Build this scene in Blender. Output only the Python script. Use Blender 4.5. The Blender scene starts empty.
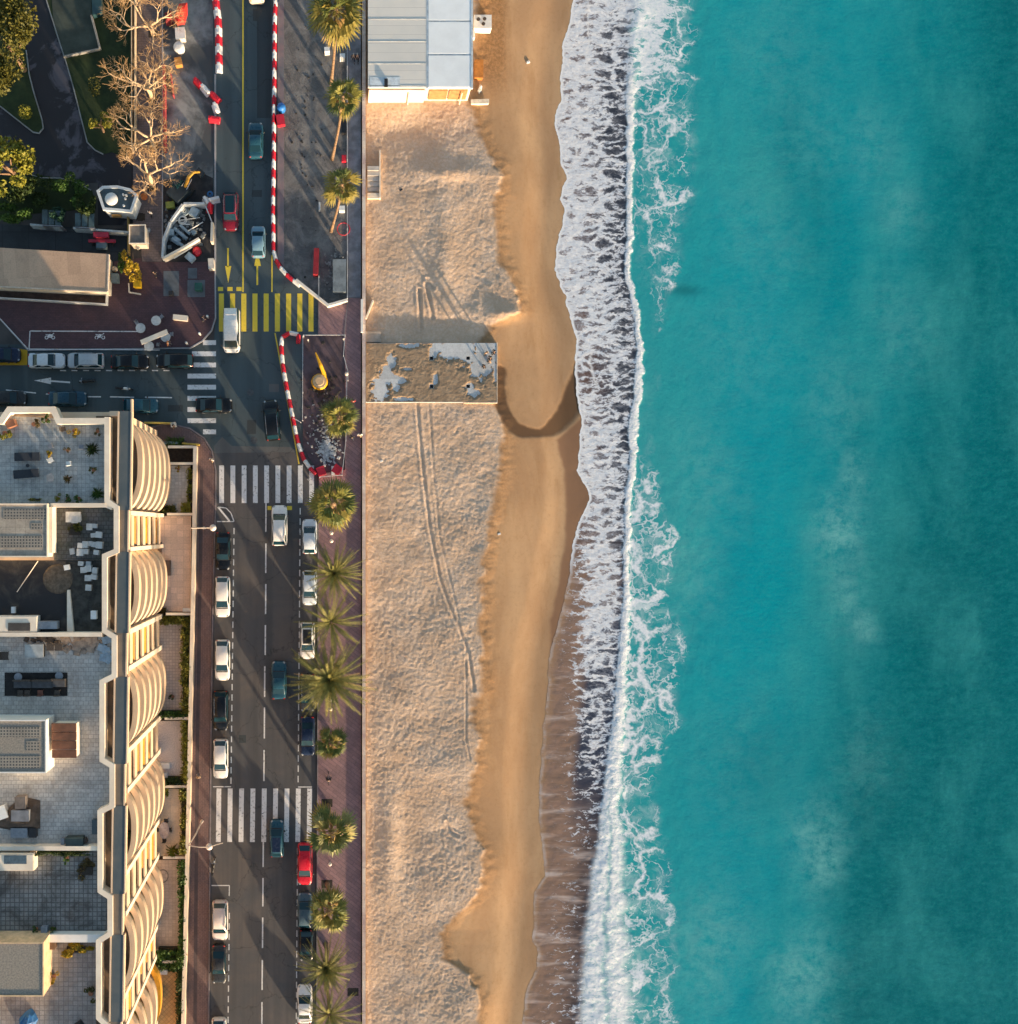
EXPO = 1.2
import bpy, bmesh, math, random
import numpy as np
from mathutils import Vector, Matrix
random.seed(7)
R = math.radians
SC = bpy.context.scene
COL = SC.collection
S, H, NX, NY = 0.12, 112.0, 342.0, 530.0           # metres per unit of the survey grid, camera height, nadir
X0, Y0 = (NX-509)*S, (512-NY)*S
def P(a, b, z=0.0):
    k = (H-z)/H
    return Vector((X0+(a-NX)*S*k, Y0-(b-NY)*S*k, z))
def G(a, b, z=0.0):                                   # plan position (ground grid) lifted straight up to z
    p = P(a, b, 0); p.z = z; return p
def lerp(a, b, t): return a+(b-a)*t
def interp(tab, v):
    return float(np.interp(v, [t[0] for t in tab], [t[1] for t in tab]))

# ------------------------------------------------------------------ mesh builder
class MB:
    def __init__(s): s.v = []; s.f = []
    def add(s, vs, fs):
        o = len(s.v); s.v += [tuple(v) for v in vs]; s.f += [tuple(i+o for i in f) for f in fs]; return s
    def prism(s, pts, z0, z1):
        n = len(pts)
        a = sum(pts[i][0]*pts[(i+1)%n][1]-pts[(i+1)%n][0]*pts[i][1] for i in range(n))
        if a < 0: pts = pts[::-1]
        vs = [(p[0], p[1], z0) for p in pts]+[(p[0], p[1], z1) for p in pts]
        fs = [tuple(range(n-1, -1, -1)), tuple(range(n, 2*n))]+[(i, (i+1)%n, n+(i+1)%n, n+i) for i in range(n)]
        return s.add(vs, fs)
    def pp(s, pts, z0, z1, zr=None):                   # prism from survey points read at height zr (default z1)
        zr = z1 if zr is None else zr
        return s.prism([P(a, b, zr).xy[:] for a, b in pts], z0, z1)
    def rect(s, a0, b0, a1, b1, z0, z1, zr=None):
        return s.pp([(a0, b0), (a1, b0), (a1, b1), (a0, b1)], z0, z1, zr)
    def sheet(s, pts, z):
        ps = [P(a, b, z) for a, b in pts]; n = len(ps)
        ar = sum(ps[i].x*ps[(i+1)%n].y-ps[(i+1)%n].x*ps[i].y for i in range(n))
        if ar < 0: ps = ps[::-1]
        return s.add(ps, [tuple(range(n))])
    def box(s, c, d, rz=0.0, top=1.0):
        x, y, z = d[0]/2, d[1]/2, d[2]/2; cr, sr = math.cos(rz), math.sin(rz)
        vs = []
        for k, zz in ((1, -z), (top, z)):
            for px, py in ((-x, -y), (x, -y), (x, y), (-x, y)):
                px *= k; py *= k
                vs.append((c[0]+px*cr-py*sr, c[1]+px*sr+py*cr, c[2]+zz))
        return s.add(vs, [(3, 2, 1, 0), (4, 5, 6, 7), (0, 1, 5, 4), (1, 2, 6, 5), (2, 3, 7, 6), (3, 0, 4, 7)])
    def tube(s, path, rad, n=6):
        path = [Vector(p) for p in path]
        if not isinstance(rad, (list, tuple)): rad = [rad]*len(path)
        rings = []; up = Vector((0, 0, 1))
        for i, p in enumerate(path):
            t = (path[min(i+1, len(path)-1)]-path[max(i-1, 0)])
            t = t.normalized() if t.length > 1e-9 else Vector((0, 0, 1))
            ref = up if abs(t.z) < .95 else Vector((1, 0, 0))
            u = t.cross(ref).normalized(); w = u.cross(t)
            rings.append([p+(u*math.cos(2*math.pi*k/n)+w*math.sin(2*math.pi*k/n))*rad[i] for k in range(n)])
        vs = [q for r in rings for q in r]; fs = []
        for i in range(len(path)-1):
            for k in range(n):
                fs.append((i*n+k, i*n+(k+1)%n, (i+1)*n+(k+1)%n, (i+1)*n+k))
        fs.append(tuple(range(n-1, -1, -1))); m = (len(path)-1)*n; fs.append(tuple(range(m, m+n)))
        return s.add(vs, fs)
    def cyl(s, c, r0, r1, h, n=14):
        return s.tube([(c[0], c[1], c[2]), (c[0], c[1], c[2]+h)], [r0, r1], n)
    def lathe(s, c, prof, n=14):
        return s.tube([(c[0], c[1], c[2]+z) for r, z in prof], [max(r, .001) for r, z in prof], n)
    def ell(s, c, r, nu=10, nv=7, rz=0.0):
        vs = []; fs = []; cr, sr = math.cos(rz), math.sin(rz)
        for j in range(nv+1):
            th = math.pi*j/nv
            for i in range(nu):
                ph = 2*math.pi*i/nu
                x, y, z = r[0]*math.sin(th)*math.cos(ph), r[1]*math.sin(th)*math.sin(ph), -r[2]*math.cos(th)
                vs.append((c[0]+x*cr-y*sr, c[1]+x*sr+y*cr, c[2]+z))
        for j in range(nv):
            for i in range(nu):
                fs.append((j*nu+i, j*nu+(i+1)%nu, (j+1)*nu+(i+1)%nu, (j+1)*nu+i))
        return s.add(vs, fs)
    def wall(s, pts, th, z0, z1, zr=None, closed=False):   # wall along a surveyed line, mitred, thickness th metres
        zr = z1 if zr is None else zr
        p = [P(a, b, zr).xy for a, b in pts]; n = len(p); L = []; Rr = []
        for i in range(n):
            d0 = (p[i]-p[i-1]) if (i > 0 or closed) else (p[1]-p[0])
            d1 = (p[(i+1)%n]-p[i]) if (i < n-1 or closed) else (p[-1]-p[-2])
            d0 = d0.normalized(); d1 = d1.normalized()
            n0 = Vector((-d0.y, d0.x)); n1 = Vector((-d1.y, d1.x)); m = (n0+n1)
            m = m.normalized() if m.length > 1e-6 else n0
            k = th/2/max(.35, m.dot(n0))
            L.append(p[i]+m*k); Rr.append(p[i]-m*k)
        vs = []
        for l, r in zip(L, Rr): vs += [(l.x, l.y, z0), (r.x, r.y, z0), (r.x, r.y, z1), (l.x, l.y, z1)]
        fs = []; m = n if closed else n-1
        for i in range(m):
            a, b = 4*i, 4*((i+1)%n)
            for k in range(4): fs.append((a+k, b+k, b+(k+1)%4, a+(k+1)%4))
        if not closed: fs += [(0, 1, 2, 3), (4*n-1, 4*n-2, 4*n-3, 4*n-4)]
        return s.add(vs, fs)
    def panel(s, q, th=.02):                            # a pane: quad with thickness along its normal
        q = [Vector(a) for a in q]; nr = (q[1]-q[0]).cross(q[3]-q[0]).normalized()*th
        vs = q+[a+nr for a in q]
        return s.add(vs, [(3, 2, 1, 0), (4, 5, 6, 7), (0, 1, 5, 4), (1, 2, 6, 5), (2, 3, 7, 6), (3, 0, 4, 7)])
    def leaves(s, c, r, n, size, fill=.35, clumps=0, flat=0.0):
        c = Vector(c); cl = []
        for _ in range(clumps):
            d = Vector((random.gauss(0, 1), random.gauss(0, 1), random.gauss(0, 1)+.3)).normalized()
            k = random.uniform(.55, .95); cl.append((Vector((d.x*r[0]*k, d.y*r[1]*k, d.z*r[2]*k)), random.uniform(.22, .42)))
        for _ in range(n):
            d = Vector((random.gauss(0, 1), random.gauss(0, 1), random.gauss(0, 1)))
            d = d.normalized()*(random.uniform(fill, 1)**.5)
            if cl:
                o, k = random.choice(cl); p = c+o+Vector((d.x*r[0], d.y*r[1], d.z*r[2]))*k
            else: p = c+Vector((d.x*r[0], d.y*r[1], d.z*r[2]))
            s.leaf(p, size*random.uniform(.6, 1.35), flat)
        return s
    def leaf(s, p, sz, flat=0.0):
        nr = Vector((random.gauss(0, 1), random.gauss(0, 1), random.gauss(0, 1)+flat)).normalized()
        t = nr.orthogonal().normalized(); t.rotate(Matrix.Rotation(random.uniform(0, 6.28), 3, nr)); w = nr.cross(t)
        a = sz*.5; b = sz*.28
        return s.add([p-t*a, p+w*b, p+t*a, p-w*b], [(0, 1, 2, 3)])
    def build(s, name, mat, parent=None, smooth=False, local=False):
        me = bpy.data.meshes.new(name); off = Vector((0, 0, 0))
        if parent is not None and not local:
            q = parent
            while q is not None: off += q.location; q = q.parent
        vs = [(v[0]-off.x, v[1]-off.y, v[2]-off.z) for v in s.v]
        me.from_pydata(vs, [], s.f); me.update()
        o = bpy.data.objects.new(name, me); COL.objects.link(o)
        if mat is not None: me.materials.append(mat)
        if smooth:
            me.polygons.foreach_set('use_smooth', [True]*len(me.polygons))
        if parent is not None: o.parent = parent
        return o
def tag(o, label, cat, group=None, kind=None):
    o['label'] = label; o['category'] = cat
    if group: o['group'] = group
    if kind: o['kind'] = kind
    return o
def thing(name, loc, label, cat, group=None, rz=0.0):
    o = bpy.data.objects.new(name, None); COL.objects.link(o); o.empty_display_size = .3
    o.location = loc; o.rotation_euler = (0, 0, rz); return tag(o, label, cat, group)
def solo(mb, name, mat, label, cat, group=None, smooth=False):     # a thing that is one mesh
    return tag(mb.build(name, mat, None, smooth), label, cat, group)
def struct(mb, name, mat, smooth=False):
    o = mb.build(name, mat, None, smooth); o['kind'] = 'structure'; return o
def copy_tree(o, parent=None):
    c = o.copy(); COL.objects.link(c)
    if parent is not None: c.parent = parent
    for ch in list(o.children): copy_tree(ch, c)
    return c
def own_mat(o, m):                                      # a copy that shares mesh data but has its own paint
    o.material_slots[0].link = 'OBJECT'; o.material_slots[0].material = m

# ------------------------------------------------------------------ node helpers
class NT:
    def __init__(s, name):
        s.m = bpy.data.materials.new(name); s.m.use_nodes = True; s.t = s.m.node_tree; s.t.nodes.clear()
        s.out = s.t.nodes.new('ShaderNodeOutputMaterial'); s.b = s.t.nodes.new('ShaderNodeBsdfPrincipled')
        s.t.links.new(s.b.outputs[0], s.out.inputs[0])
        g = s.t.nodes.new('ShaderNodeNewGeometry'); s.pos = g.outputs['Position']; s.geo = g
    def lk(s, a, inp):
        if isinstance(a, bpy.types.NodeSocket): s.t.links.new(a, inp)
        elif isinstance(a, (tuple, list)) and len(a) == 3 and inp.type == 'RGBA': inp.default_value = (*a, 1)
        else: inp.default_value = a
    def set(s, **k):
        for n, v in k.items(): s.lk(v, s.b.inputs[n.replace('_', ' ')])
    def map(s, sc=(1, 1, 1), rz=0.0, loc=(0, 0, 0), vec=None):
        n = s.t.nodes.new('ShaderNodeMapping'); s.lk(vec or s.pos, n.inputs[0])
        n.inputs['Scale'].default_value = sc; n.inputs['Rotation'].default_value = (0, 0, rz); n.inputs['Location'].default_value = loc
        return n.outputs[0]
    def noise(s, scale, detail=4, rough=.55, dist=0.0, vec=None):
        n = s.t.nodes.new('ShaderNodeTexNoise'); s.lk(vec or s.pos, n.inputs['Vector'])
        n.inputs['Scale'].default_value = scale; n.inputs['Detail'].default_value = detail
        n.inputs['Roughness'].default_value = rough; n.inputs['Distortion'].default_value = dist
        s.last = n; return n.outputs[0]
    def noisec(s, *a, **k): s.noise(*a, **k); return s.last.outputs[1]
    def voro(s, scale, feature='F1', vec=None, out=0, rnd=1.0):
        n = s.t.nodes.new('ShaderNodeTexVoronoi'); n.feature = feature; s.lk(vec or s.pos, n.inputs['Vector'])
        n.inputs['Scale'].default_value = scale; n.inputs['Randomness'].default_value = rnd; return n.outputs[out]
    def math(s, op, a, b=0.0, c=0.0, clamp=False):
        n = s.t.nodes.new('ShaderNodeMath'); n.operation = op; n.use_clamp = clamp
        for i, v in enumerate((a, b, c)): s.lk(v, n.inputs[i])
        return n.outputs[0]
    def vmath(s, op, a, b):
        n = s.t.nodes.new('ShaderNodeVectorMath'); n.operation = op; s.lk(a, n.inputs[0]); s.lk(b, n.inputs[1]); return n.outputs[0]
    def vscale(s, a, k):
        n = s.t.nodes.new('ShaderNodeVectorMath'); n.operation = 'SCALE'; s.lk(a, n.inputs[0]); s.lk(k, n.inputs[3]); return n.outputs[0]
    def mr(s, v, a, b, c=0.0, d=1.0, kind='SMOOTHSTEP'):
        n = s.t.nodes.new('ShaderNodeMapRange'); n.interpolation_type = kind; s.lk(v, n.inputs[0])
        for i, x in enumerate((a, b, c, d)): s.lk(x, n.inputs[i+1])
        return n.outputs[0]
    def mix(s, f, a, b, mode='MIX'):
        n = s.t.nodes.new('ShaderNodeMix'); n.data_type = 'RGBA'; n.blend_type = mode
        s.lk(f, n.inputs[0]); s.lk(a, n.inputs[6]); s.lk(b, n.inputs[7]); return n.outputs[2]
    def attr(s, name):
        n = s.t.nodes.new('ShaderNodeAttribute'); n.attribute_name = name; return n.outputs['Fac']
    def brick(s, c1, c2, cm, w, h, mortar=.02, vec=None, off=.5):
        n = s.t.nodes.new('ShaderNodeTexBrick'); s.lk(vec or s.pos, n.inputs['Vector'])
        for i, c in ((1, c1), (2, c2), (3, cm)): s.lk(c, n.inputs[i])
        n.inputs['Scale'].default_value = 1; n.inputs['Mortar Size'].default_value = mortar; n.inputs['Mortar Smooth'].default_value = .1
        n.inputs['Brick Width'].default_value = w; n.inputs['Row Height'].default_value = h; n.offset = off
        return n.outputs[0]
    def bump(s, h, strength=.5, dist=.05):
        n = s.t.nodes.new('ShaderNodeBump'); n.inputs['Strength'].default_value = strength; n.inputs['Distance'].default_value = dist
        s.lk(h, n.inputs['Height']); s.lk(n.outputs[0], s.b.inputs['Normal'])
    def rnd(s):
        n = s.t.nodes.new('ShaderNodeObjectInfo'); return n.outputs['Random']
def sh(c, k): return tuple(max(0, min(1, x*k)) for x in c)
MC = {}
def M(name, c, rough=.8, var=.22, scale=1.5, bump=0.0, metal=0.0, c2=None, coat=0.0):
    if name in MC: return MC[name]
    n = NT(name); f = n.mr(n.noise(scale, 6, .65), .3, .7)
    a = c2 if c2 else sh(c, 1-var); b = c if c2 else sh(c, 1+var)
    n.set(Base_Color=n.mix(f, a, b), Roughness=rough, Metallic=metal, Coat_Weight=coat)
    if bump: n.bump(n.noise(scale*9, 4), bump, .03)
    MC[name] = n.m; return n.m
def tiles(name, c, cm, w, h, mortar=.03, stain=None, rz=0.0, off=0.0, st=.35, sscale=.35):
    if name in MC: return MC[name]
    n = NT(name); col = n.brick(sh(c, 1.12), sh(c, .86), cm, w, h, mortar, n.map(rz=rz), off)
    f = n.mr(n.noise(sscale, 6, .7, .6), .38, .72)
    col = n.mix(n.math('MULTIPLY', f, st), col, stain or sh(c, .45))
    g = n.mr(n.noise(6, 3), .3, .75, .82, 1.12, 'LINEAR')
    n.set(Base_Color=n.mix(1.0, col, n.mix(g, (0, 0, 0), (1, 1, 1)), 'MULTIPLY'), Roughness=.75)
    MC[name] = n.m; return n.m
def paintmat(name, c, worn=.35, under=(.06, .06, .065)):
    if name in MC: return MC[name]
    n = NT(name); w = n.mr(n.noise(3.2, 6, .75), .52, .72); w2 = n.mr(n.noise(.35, 2), .35, .7, .25, 1.0)
    n.set(Base_Color=n.mix(n.math('MULTIPLY', n.math('MULTIPLY', w, w2), worn*2, clamp=True), c, under), Roughness=.7)
    MC[name] = n.m; return n.m
def leafmat(name, c, c2, scale=1.6):
    if name in MC: return MC[name]
    n = NT(name); f = n.mr(n.noise(scale, 3, .6), .33, .67); g = n.math('MULTIPLY', n.voro(6, out=1), 1.0)
    col = n.mix(f, c, c2); n.set(Base_Color=n.mix(n.mr(n.noise(9, 2), .35, .65, 0, .5), col, sh(c2, 1.25)), Roughness=.6)
    n.b.inputs['Specular IOR Level'].default_value = .25
    MC[name] = n.m; return n.m
def asphalt(name, c, warm, patch=.5, marks=True):
    n = NT(name)
    f = n.mr(n.noise(.16, 6, .7, .8), .35, .68); col = n.mix(n.math('MULTIPLY', f, patch), c, warm)
    lane = n.noise(1.0, 3, .5, 0, n.map((.9, .035, 1)))       # wheel tracks run along the road
    col = n.mix(n.mr(lane, .36, .66, 0, .65), col, sh(c, .62))
    col = n.mix(n.mr(n.noise(38, 2), .4, .7, 0, .35), col, sh(c, 1.7))
    spot = n.mr(n.noise(.9, 7, .75), .57, .76, 0, .65); col = n.mix(spot, col, sh(c, .5))
    cr = n.voro(.16, 'DISTANCE_TO_EDGE', n.vmath('ADD', n.pos, n.vscale(n.noisec(.7, 4), 2.2)))
    col = n.mix(n.mr(cr, .0, .012, .6, 0), col, sh(c, .35))
    n.set(Base_Color=col, Roughness=.82); n.bump(n.noise(45, 2), .25, .01)
    return n.m
# ================================================================== numpy noise
def vn(x, y, sd=0):
    xi = np.floor(x); yi = np.floor(y); fx = x-xi; fy = y-yi
    fx = fx*fx*(3-2*fx); fy = fy*fy*(3-2*fy)
    def h(a, b):
        v = np.sin(a*127.1+b*311.7+sd*74.7)*43758.5453; return v-np.floor(v)
    return (h(xi, yi)*(1-fx)+h(xi+1, yi)*fx)*(1-fy)+(h(xi, yi+1)*(1-fx)+h(xi+1, yi+1)*fx)*fy
def fbm(x, y, sd=0, o=4, g=.5):
    s = 0; a = 1; t = 0
    for i in range(o): s = s+a*vn(x*2**i, y*2**i, sd+i*17); t += a; a *= g
    return s/t
def sst(a, b, x):
    t = np.clip((x-a)/(b-a), 0, 1); return t*t*(3-2*t)
def T(tab, y): return np.interp(y, [t[0] for t in tab], [t[1] for t in tab])
def grid_mesh(name, X, Y, Z, attrs, mat):
    n, m = X.shape
    co = np.stack([X, Y, Z], -1).reshape(-1, 3).astype(np.float32)
    idx = np.arange(n*m).reshape(n, m)
    q = np.stack([idx[:-1, :-1], idx[1:, :-1], idx[1:, 1:], idx[:-1, 1:]], -1).reshape(-1, 4).astype(np.int32)
    me = bpy.data.meshes.new(name); me.vertices.add(len(co)); me.vertices.foreach_set('co', co.ravel())
    me.loops.add(q.size); me.loops.foreach_set('vertex_index', q.ravel())
    me.polygons.add(len(q)); me.polygons.foreach_set('loop_start', np.arange(0, q.size, 4, dtype=np.int32))
    me.polygons.foreach_set('use_smooth', np.ones(len(q), dtype=bool))
    me.update(calc_edges=True); me.validate()
    for k, v in attrs.items():
        at = me.attributes.new(k, 'FLOAT', 'POINT'); at.data.foreach_set('value', v.reshape(-1).astype(np.float32))
    o = bpy.data.objects.new(name, me); COL.objects.link(o); me.materials.append(mat); o['kind'] = 'structure'; return o
def Pn(a, b, z):
    k = (H-z)/H; return X0+(a-NX)*S*k, Y0-(b-NY)*S*k

SWASH = [(-300,590),(-40,577),(0,573),(25,569),(46,562),(63,563),(78,559.5),(100,561),(115,556),(130,555.5),(150,560),(165,562),(180,567),(188,562),(200,560.5),(210,566),(225,562),(250,556),(270,555),(288,561),(297,567),(302,566),(320,571),(340,577),(352,576),(375,574.5),(400,577),(420,582),(432,579.5),(450,579),(470,577.5),(482,583),(490,589),(500,589),(520,580),(545,573),(575,569),(610,562),(650,550),(694,547.6),(723,543.6),(774,540),(822,539),(855,543.6),(876,544.7),(893,534.5),(942,532.7),(948,538),(968,536),(990,527),(1024,521.7),(1100,518),(1400,520)]
BREAK = [(-300,640),(0,631),(40,629),(80,626.5),(150,626.5),(200,625.5),(270,625),(300,632),(330,636),(370,635),(400,632.5),(430,629),(460,629),(490,626.5),(520,624.5),(560,623),(600,622),(640,619.5),(680,616.5),(720,612),(760,608),(800,603),(840,598),(880,591),(920,585.5),(960,582.5),(1000,580.5),(1024,580),(1400,575)]
ROLLW = [(-300,20),(0,16),(60,12),(90,10),(130,8),(200,6),(260,6),(330,6),(380,8),(420,9),(470,7),(520,6.5),(600,7.5),(650,10),(700,12),(760,15),(800,19),(840,27),(880,35),(920,44),(960,50),(1024,54),(1400,54)]
LACEX = [(-300,700),(0,694),(50,697),(100,700),(130,696),(200,691),(250,686),(290,672),(330,662),(400,652),(450,656),(500,668),(540,678),(565,682),(600,668),(645,686),(680,681),(735,679),(760,672),(785,655),(850,671),(900,676),(950,681),(1000,681),(1400,680)]
DRY = [(-300,478),(0,478),(60,473),(110,470),(144,482),(161,496),(192,496),(220,493),(261,498),(285,512),(300,517),(312,516),(320,500),(326,487),(345,480),(400,495),(415,498),(437,503),(472,501),(513,493),(561,482),(592,479),(644,479),(675,483),(708,474),(760,478),(783,470),(803,461),(825,470),(847,483),(870,481),(898,474),(918,456),(935,440),(960,441),(975,468),(995,476),(1024,478),(1400,478)]
SWASHS = [(-300,562),(0,562),(60,556),(130,550),(270,549),(330,563),(400,570),(450,573),(500,576),(560,566),(600,558),(650,544),(720,538),(800,534),(860,534),(900,528),(1024,516),(1400,512)]
def wobble(B): return (fbm(B*.11, B*0+1, 41)-.5)*4+(fbm(B*.4, B*0+5, 43)-.5)*2.2
def XS(B): return T(SWASH, B)+wobble(B)*.7
# ================================================================== beach
def make_beach():
    na, nb = 190, 1080
    b = np.concatenate([[-4000, -1500, -400], np.linspace(-140, 1164, nb), [1400, 2500, 5000]])
    t = np.linspace(0, 1, na)[None, :]; B = b[:, None]+0*t
    xe = T(SWASH, B)+26
    A = 364+(xe-364)*t
    jit = (fbm(A*.03, B*.05, 5)-.5)*12+(fbm(A*.12, B*.2, 8)-.5)*9
    xd = T(DRY, B)+jit+(fbm(A*.15, B*.15, 31)-.5)*5
    xs = XS(B)
    X, Y = Pn(A, B, -.8)
    d = A-xd; xd0 = T([(k, np.mean([T(DRY, k+q) for q in (-30,-15,0,15,30)])) for k in range(-300, 1420, 15)], B); d0 = A-xd0
    dry = 1-sst(-4, 5, d)
    low = (fbm(X*.13, Y*.13, 1)-.5)
    base = np.where(d < 0, -.44+.04*sst(-90, 0, d), 0)
    base = np.where(d >= 0, -.40-.16*sst(-2, 16, d)-1.52*np.clip(np.maximum(d0, 0)/np.maximum(T(SWASHS, B)-xd0, 20), 0, 2.2)**1.15, base)
    amp = (dry*.8+.09*(1-sst(10, 34, d)))*(1-.5*np.exp(-(d/7)**2))
    # trampled sand: overlapping footprints
    n1 = vn(X*2.7+vn(X*.8, Y*.8, 4)*2, Y*2.7+vn(X*.7, Y*.9, 6)*2, 2); n2 = vn(X*5.2, Y*5.2, 3); n3 = fbm(X*.75, Y*.75, 12, 3)
    lump = (np.abs(n1-.5)*-1.0+.2)*.085*(.12+1.5*sst(.15, .8, fbm(X*.14, Y*.14, 91, 3)))+(n2-.5)*.06+(n3-.5)*.05
    z = base+amp*(lump+low*.5)
    z += (1-dry)*low*.12
    xm = sum(T(SWASH, B+k) for k in range(-36, 37, 6))/13
    for xx, w0, w1 in ((xm, 40, 8), (xs, 9, 1)):
        q_ = A-xx; zq = np.where(q_ < 0, -2.062-.0045*q_, -2.062-.012*q_); wq = np.where(q_ < 0, sst(w0, w1, -q_), 1.0); z = z*(1-wq)+zq*wq
    # scarp lip north of the slab, mound by the restaurant
    def mound(ca, cb, ra, rb, h):
        return h*np.exp(-(((A-ca)/ra)**2+((B-cb)/rb)**2))
    z += mound(450, 172, 34, 9, .30)+mound(400, 130, 30, 14, -.3)+mound(505, 313, 16, 7, .3)+mound(445, 250, 14, 60, .28)+mound(390, 840, 10, 45, .3)+mound(430, 328, 50, 12, -.28)
    # vehicle tracks and drag marks
    def groove(path, w, dep):
        q = np.array(path, float); best = np.full(A.shape, 1e9)
        for (x0, y0), (x1, y1) in zip(q[:-1], q[1:]):
            dx, dy = x1-x0, y1-y0; tt = np.clip(((A-x0)*dx+(B-y0)*dy)/(dx*dx+dy*dy), 0, 1)
            best = np.minimum(best, np.hypot(A-x0-dx*tt, B-y0-dy*tt))
        return -dep*np.exp(-(best/w)**2)+dep*.5*np.exp(-((best-2.2*w)/(.8*w))**2)
    G1 = groove([(417,402),(419,430),(424,480),(430,530),(440,580),(451,610),(468,650),(474,690)], 1.3, .095)
    G2 = groove([(429,402),(431,430),(433,465),(440,540),(455,600),(462,640)], 1.0, .05)
    G3 = groove([(368,178),(400,215),(440,268),(470,305)], 4, .07)
    G4 = groove([(419,290),(421,330)], 1.4, .15)+groove([(426,284),(433,318)], 1.4, .15)+groove([(427,280),(433,288)], 1.4, .12)
    G5 = groove([(466,640),(466,740),(470,760)], .9, .05)+groove([(446,822),(451,832),(458,836)], 1.2, .12)
    z += (G1+G2+G3+G4+G5)*dry
    z -= .5*((A > 366)&(A < 495.5)&(B > 343.5)&(B < 401.5))+.1*(A < 366)
    # drained channel below the slab
    def near(path):
        q = np.array(path, float); best = np.full(A.shape, 1e9)
        for (x0, y0), (x1, y1) in zip(q[:-1], q[1:]):
            dx, dy = x1-x0, y1-y0; tt = np.clip(((A-x0)*dx+(B-y0)*dy)/(dx*dx+dy*dy), 0, 1)
            best = np.minimum(best, np.hypot(A-x0-dx*tt, B-y0-dy*tt))
        return best
    ch = near([(499,372),(500,395),(503,410),(508,420),(516,428),(526,432),(538,433),(548,430),(557,423),(565,412),(572,400),(578,386),(584,370)])
    wid = np.interp(A, [495, 515, 540, 585], [7, 7, 5, 16])
    wet = 1-sst(wid*.65, wid*1.15, ch+(fbm(X*.35, Y*.35, 21, 5, .65)-.5)*8)
    wet *= (A > 494)*1.0
    z -= wet*.05
    # south tongue: damp brown sand between the channel and the swash
    damp = sst(8, 2, np.abs(A-(xs-2)))*0
    wall = (560-xs)
    edge_in = T([(-300,600),(400,600),(425,575),(440,556),(470,566),(520,567),(560,562),(600,556),(630,550),(1400,530)], B)
    damp = sst(-2.5, 2.5, A-edge_in-(fbm(B*.05, B*0, 77)-.5)*6)*(B > 400)*(B < 700)
    z -= 0
    midb = np.exp(-np.clip(d, 0, 99)/13)*(d > -2)*(1-.0*A)
    north = sst(120, 60, B)*sst(472, 480, A)*sst(515, 500, A)
    mid = np.clip(np.maximum(midb, north), 0, 1)
    X, Y = Pn(A, B, z)
    n = NT('sand')
    ad, am, aw, ap = n.attr('dry'), n.attr('mid'), n.attr('wet'), n.attr('damp')
    f = n.mr(n.noise(.22, 6, .65, .5), .32, .68); g = n.mr(n.noise(3.3, 5, .7), .3, .7)
    smooth = n.mix(n.mr(n.noise(.12, 5, .6, .4, n.map((1.6, .5, 1))), .35, .65), (.37, .23, .13), (.47, .31, .18))
    smooth = n.mix(n.mr(n.noise(.5, 5, .7, 0, n.map((1, .25, 1))), .5, .75, 0, .4), smooth, (.27, .15, .065)); smooth = n.mix(n.mr(n.noise(2.2, 6, .75), .48, .72, 0, .35), smooth, (.27, .165, .085))
    rough = n.mix(g, (.20, .115, .055), (.36, .20, .095))
    dryc = n.mix(f, (.54, .392, .285), (.68, .525, .405)); dryc = n.mix(n.mr(g, 0, 1, 0, .45), dryc, (.46, .30, .18))
    pebble = n.mr(n.noise(14, 2), .66, .74, 0, .7); dryc = n.mix(pebble, dryc, (.2, .13, .09))
    col = n.mix(n.math('MULTIPLY', am, n.mr(n.noise(1.1, 5, .7), .1, .5)), smooth, rough)
    col = n.mix(ad, col, dryc)
    col = n.mix(n.math('MULTIPLY', ap, .8), col, (.20, .105, .062))
    col = n.mix(n.math('MULTIPLY', aw, .92), col, (.105, .06, .032))
    n.set(Base_Color=col, Roughness=n.mr(n.math('ADD', aw, n.math('MULTIPLY', ap, .7)), 0, 1, .95, .45, 'LINEAR'))
    n.b.inputs['Specular IOR Level'].default_value = .2
    lump = n.math('MULTIPLY', n.noise(3.6, 3, .6), n.math('ADD', n.math('MULTIPLY', n.math('MAXIMUM', ad, n.math('MULTIPLY', am, .55)), .95), .05))
    n.bump(lump, .55, .09)
    grid_mesh('beach', X, Y, z, dict(dry=dry, mid=mid, wet=wet, damp=damp), n.m)
make_beach()
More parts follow.
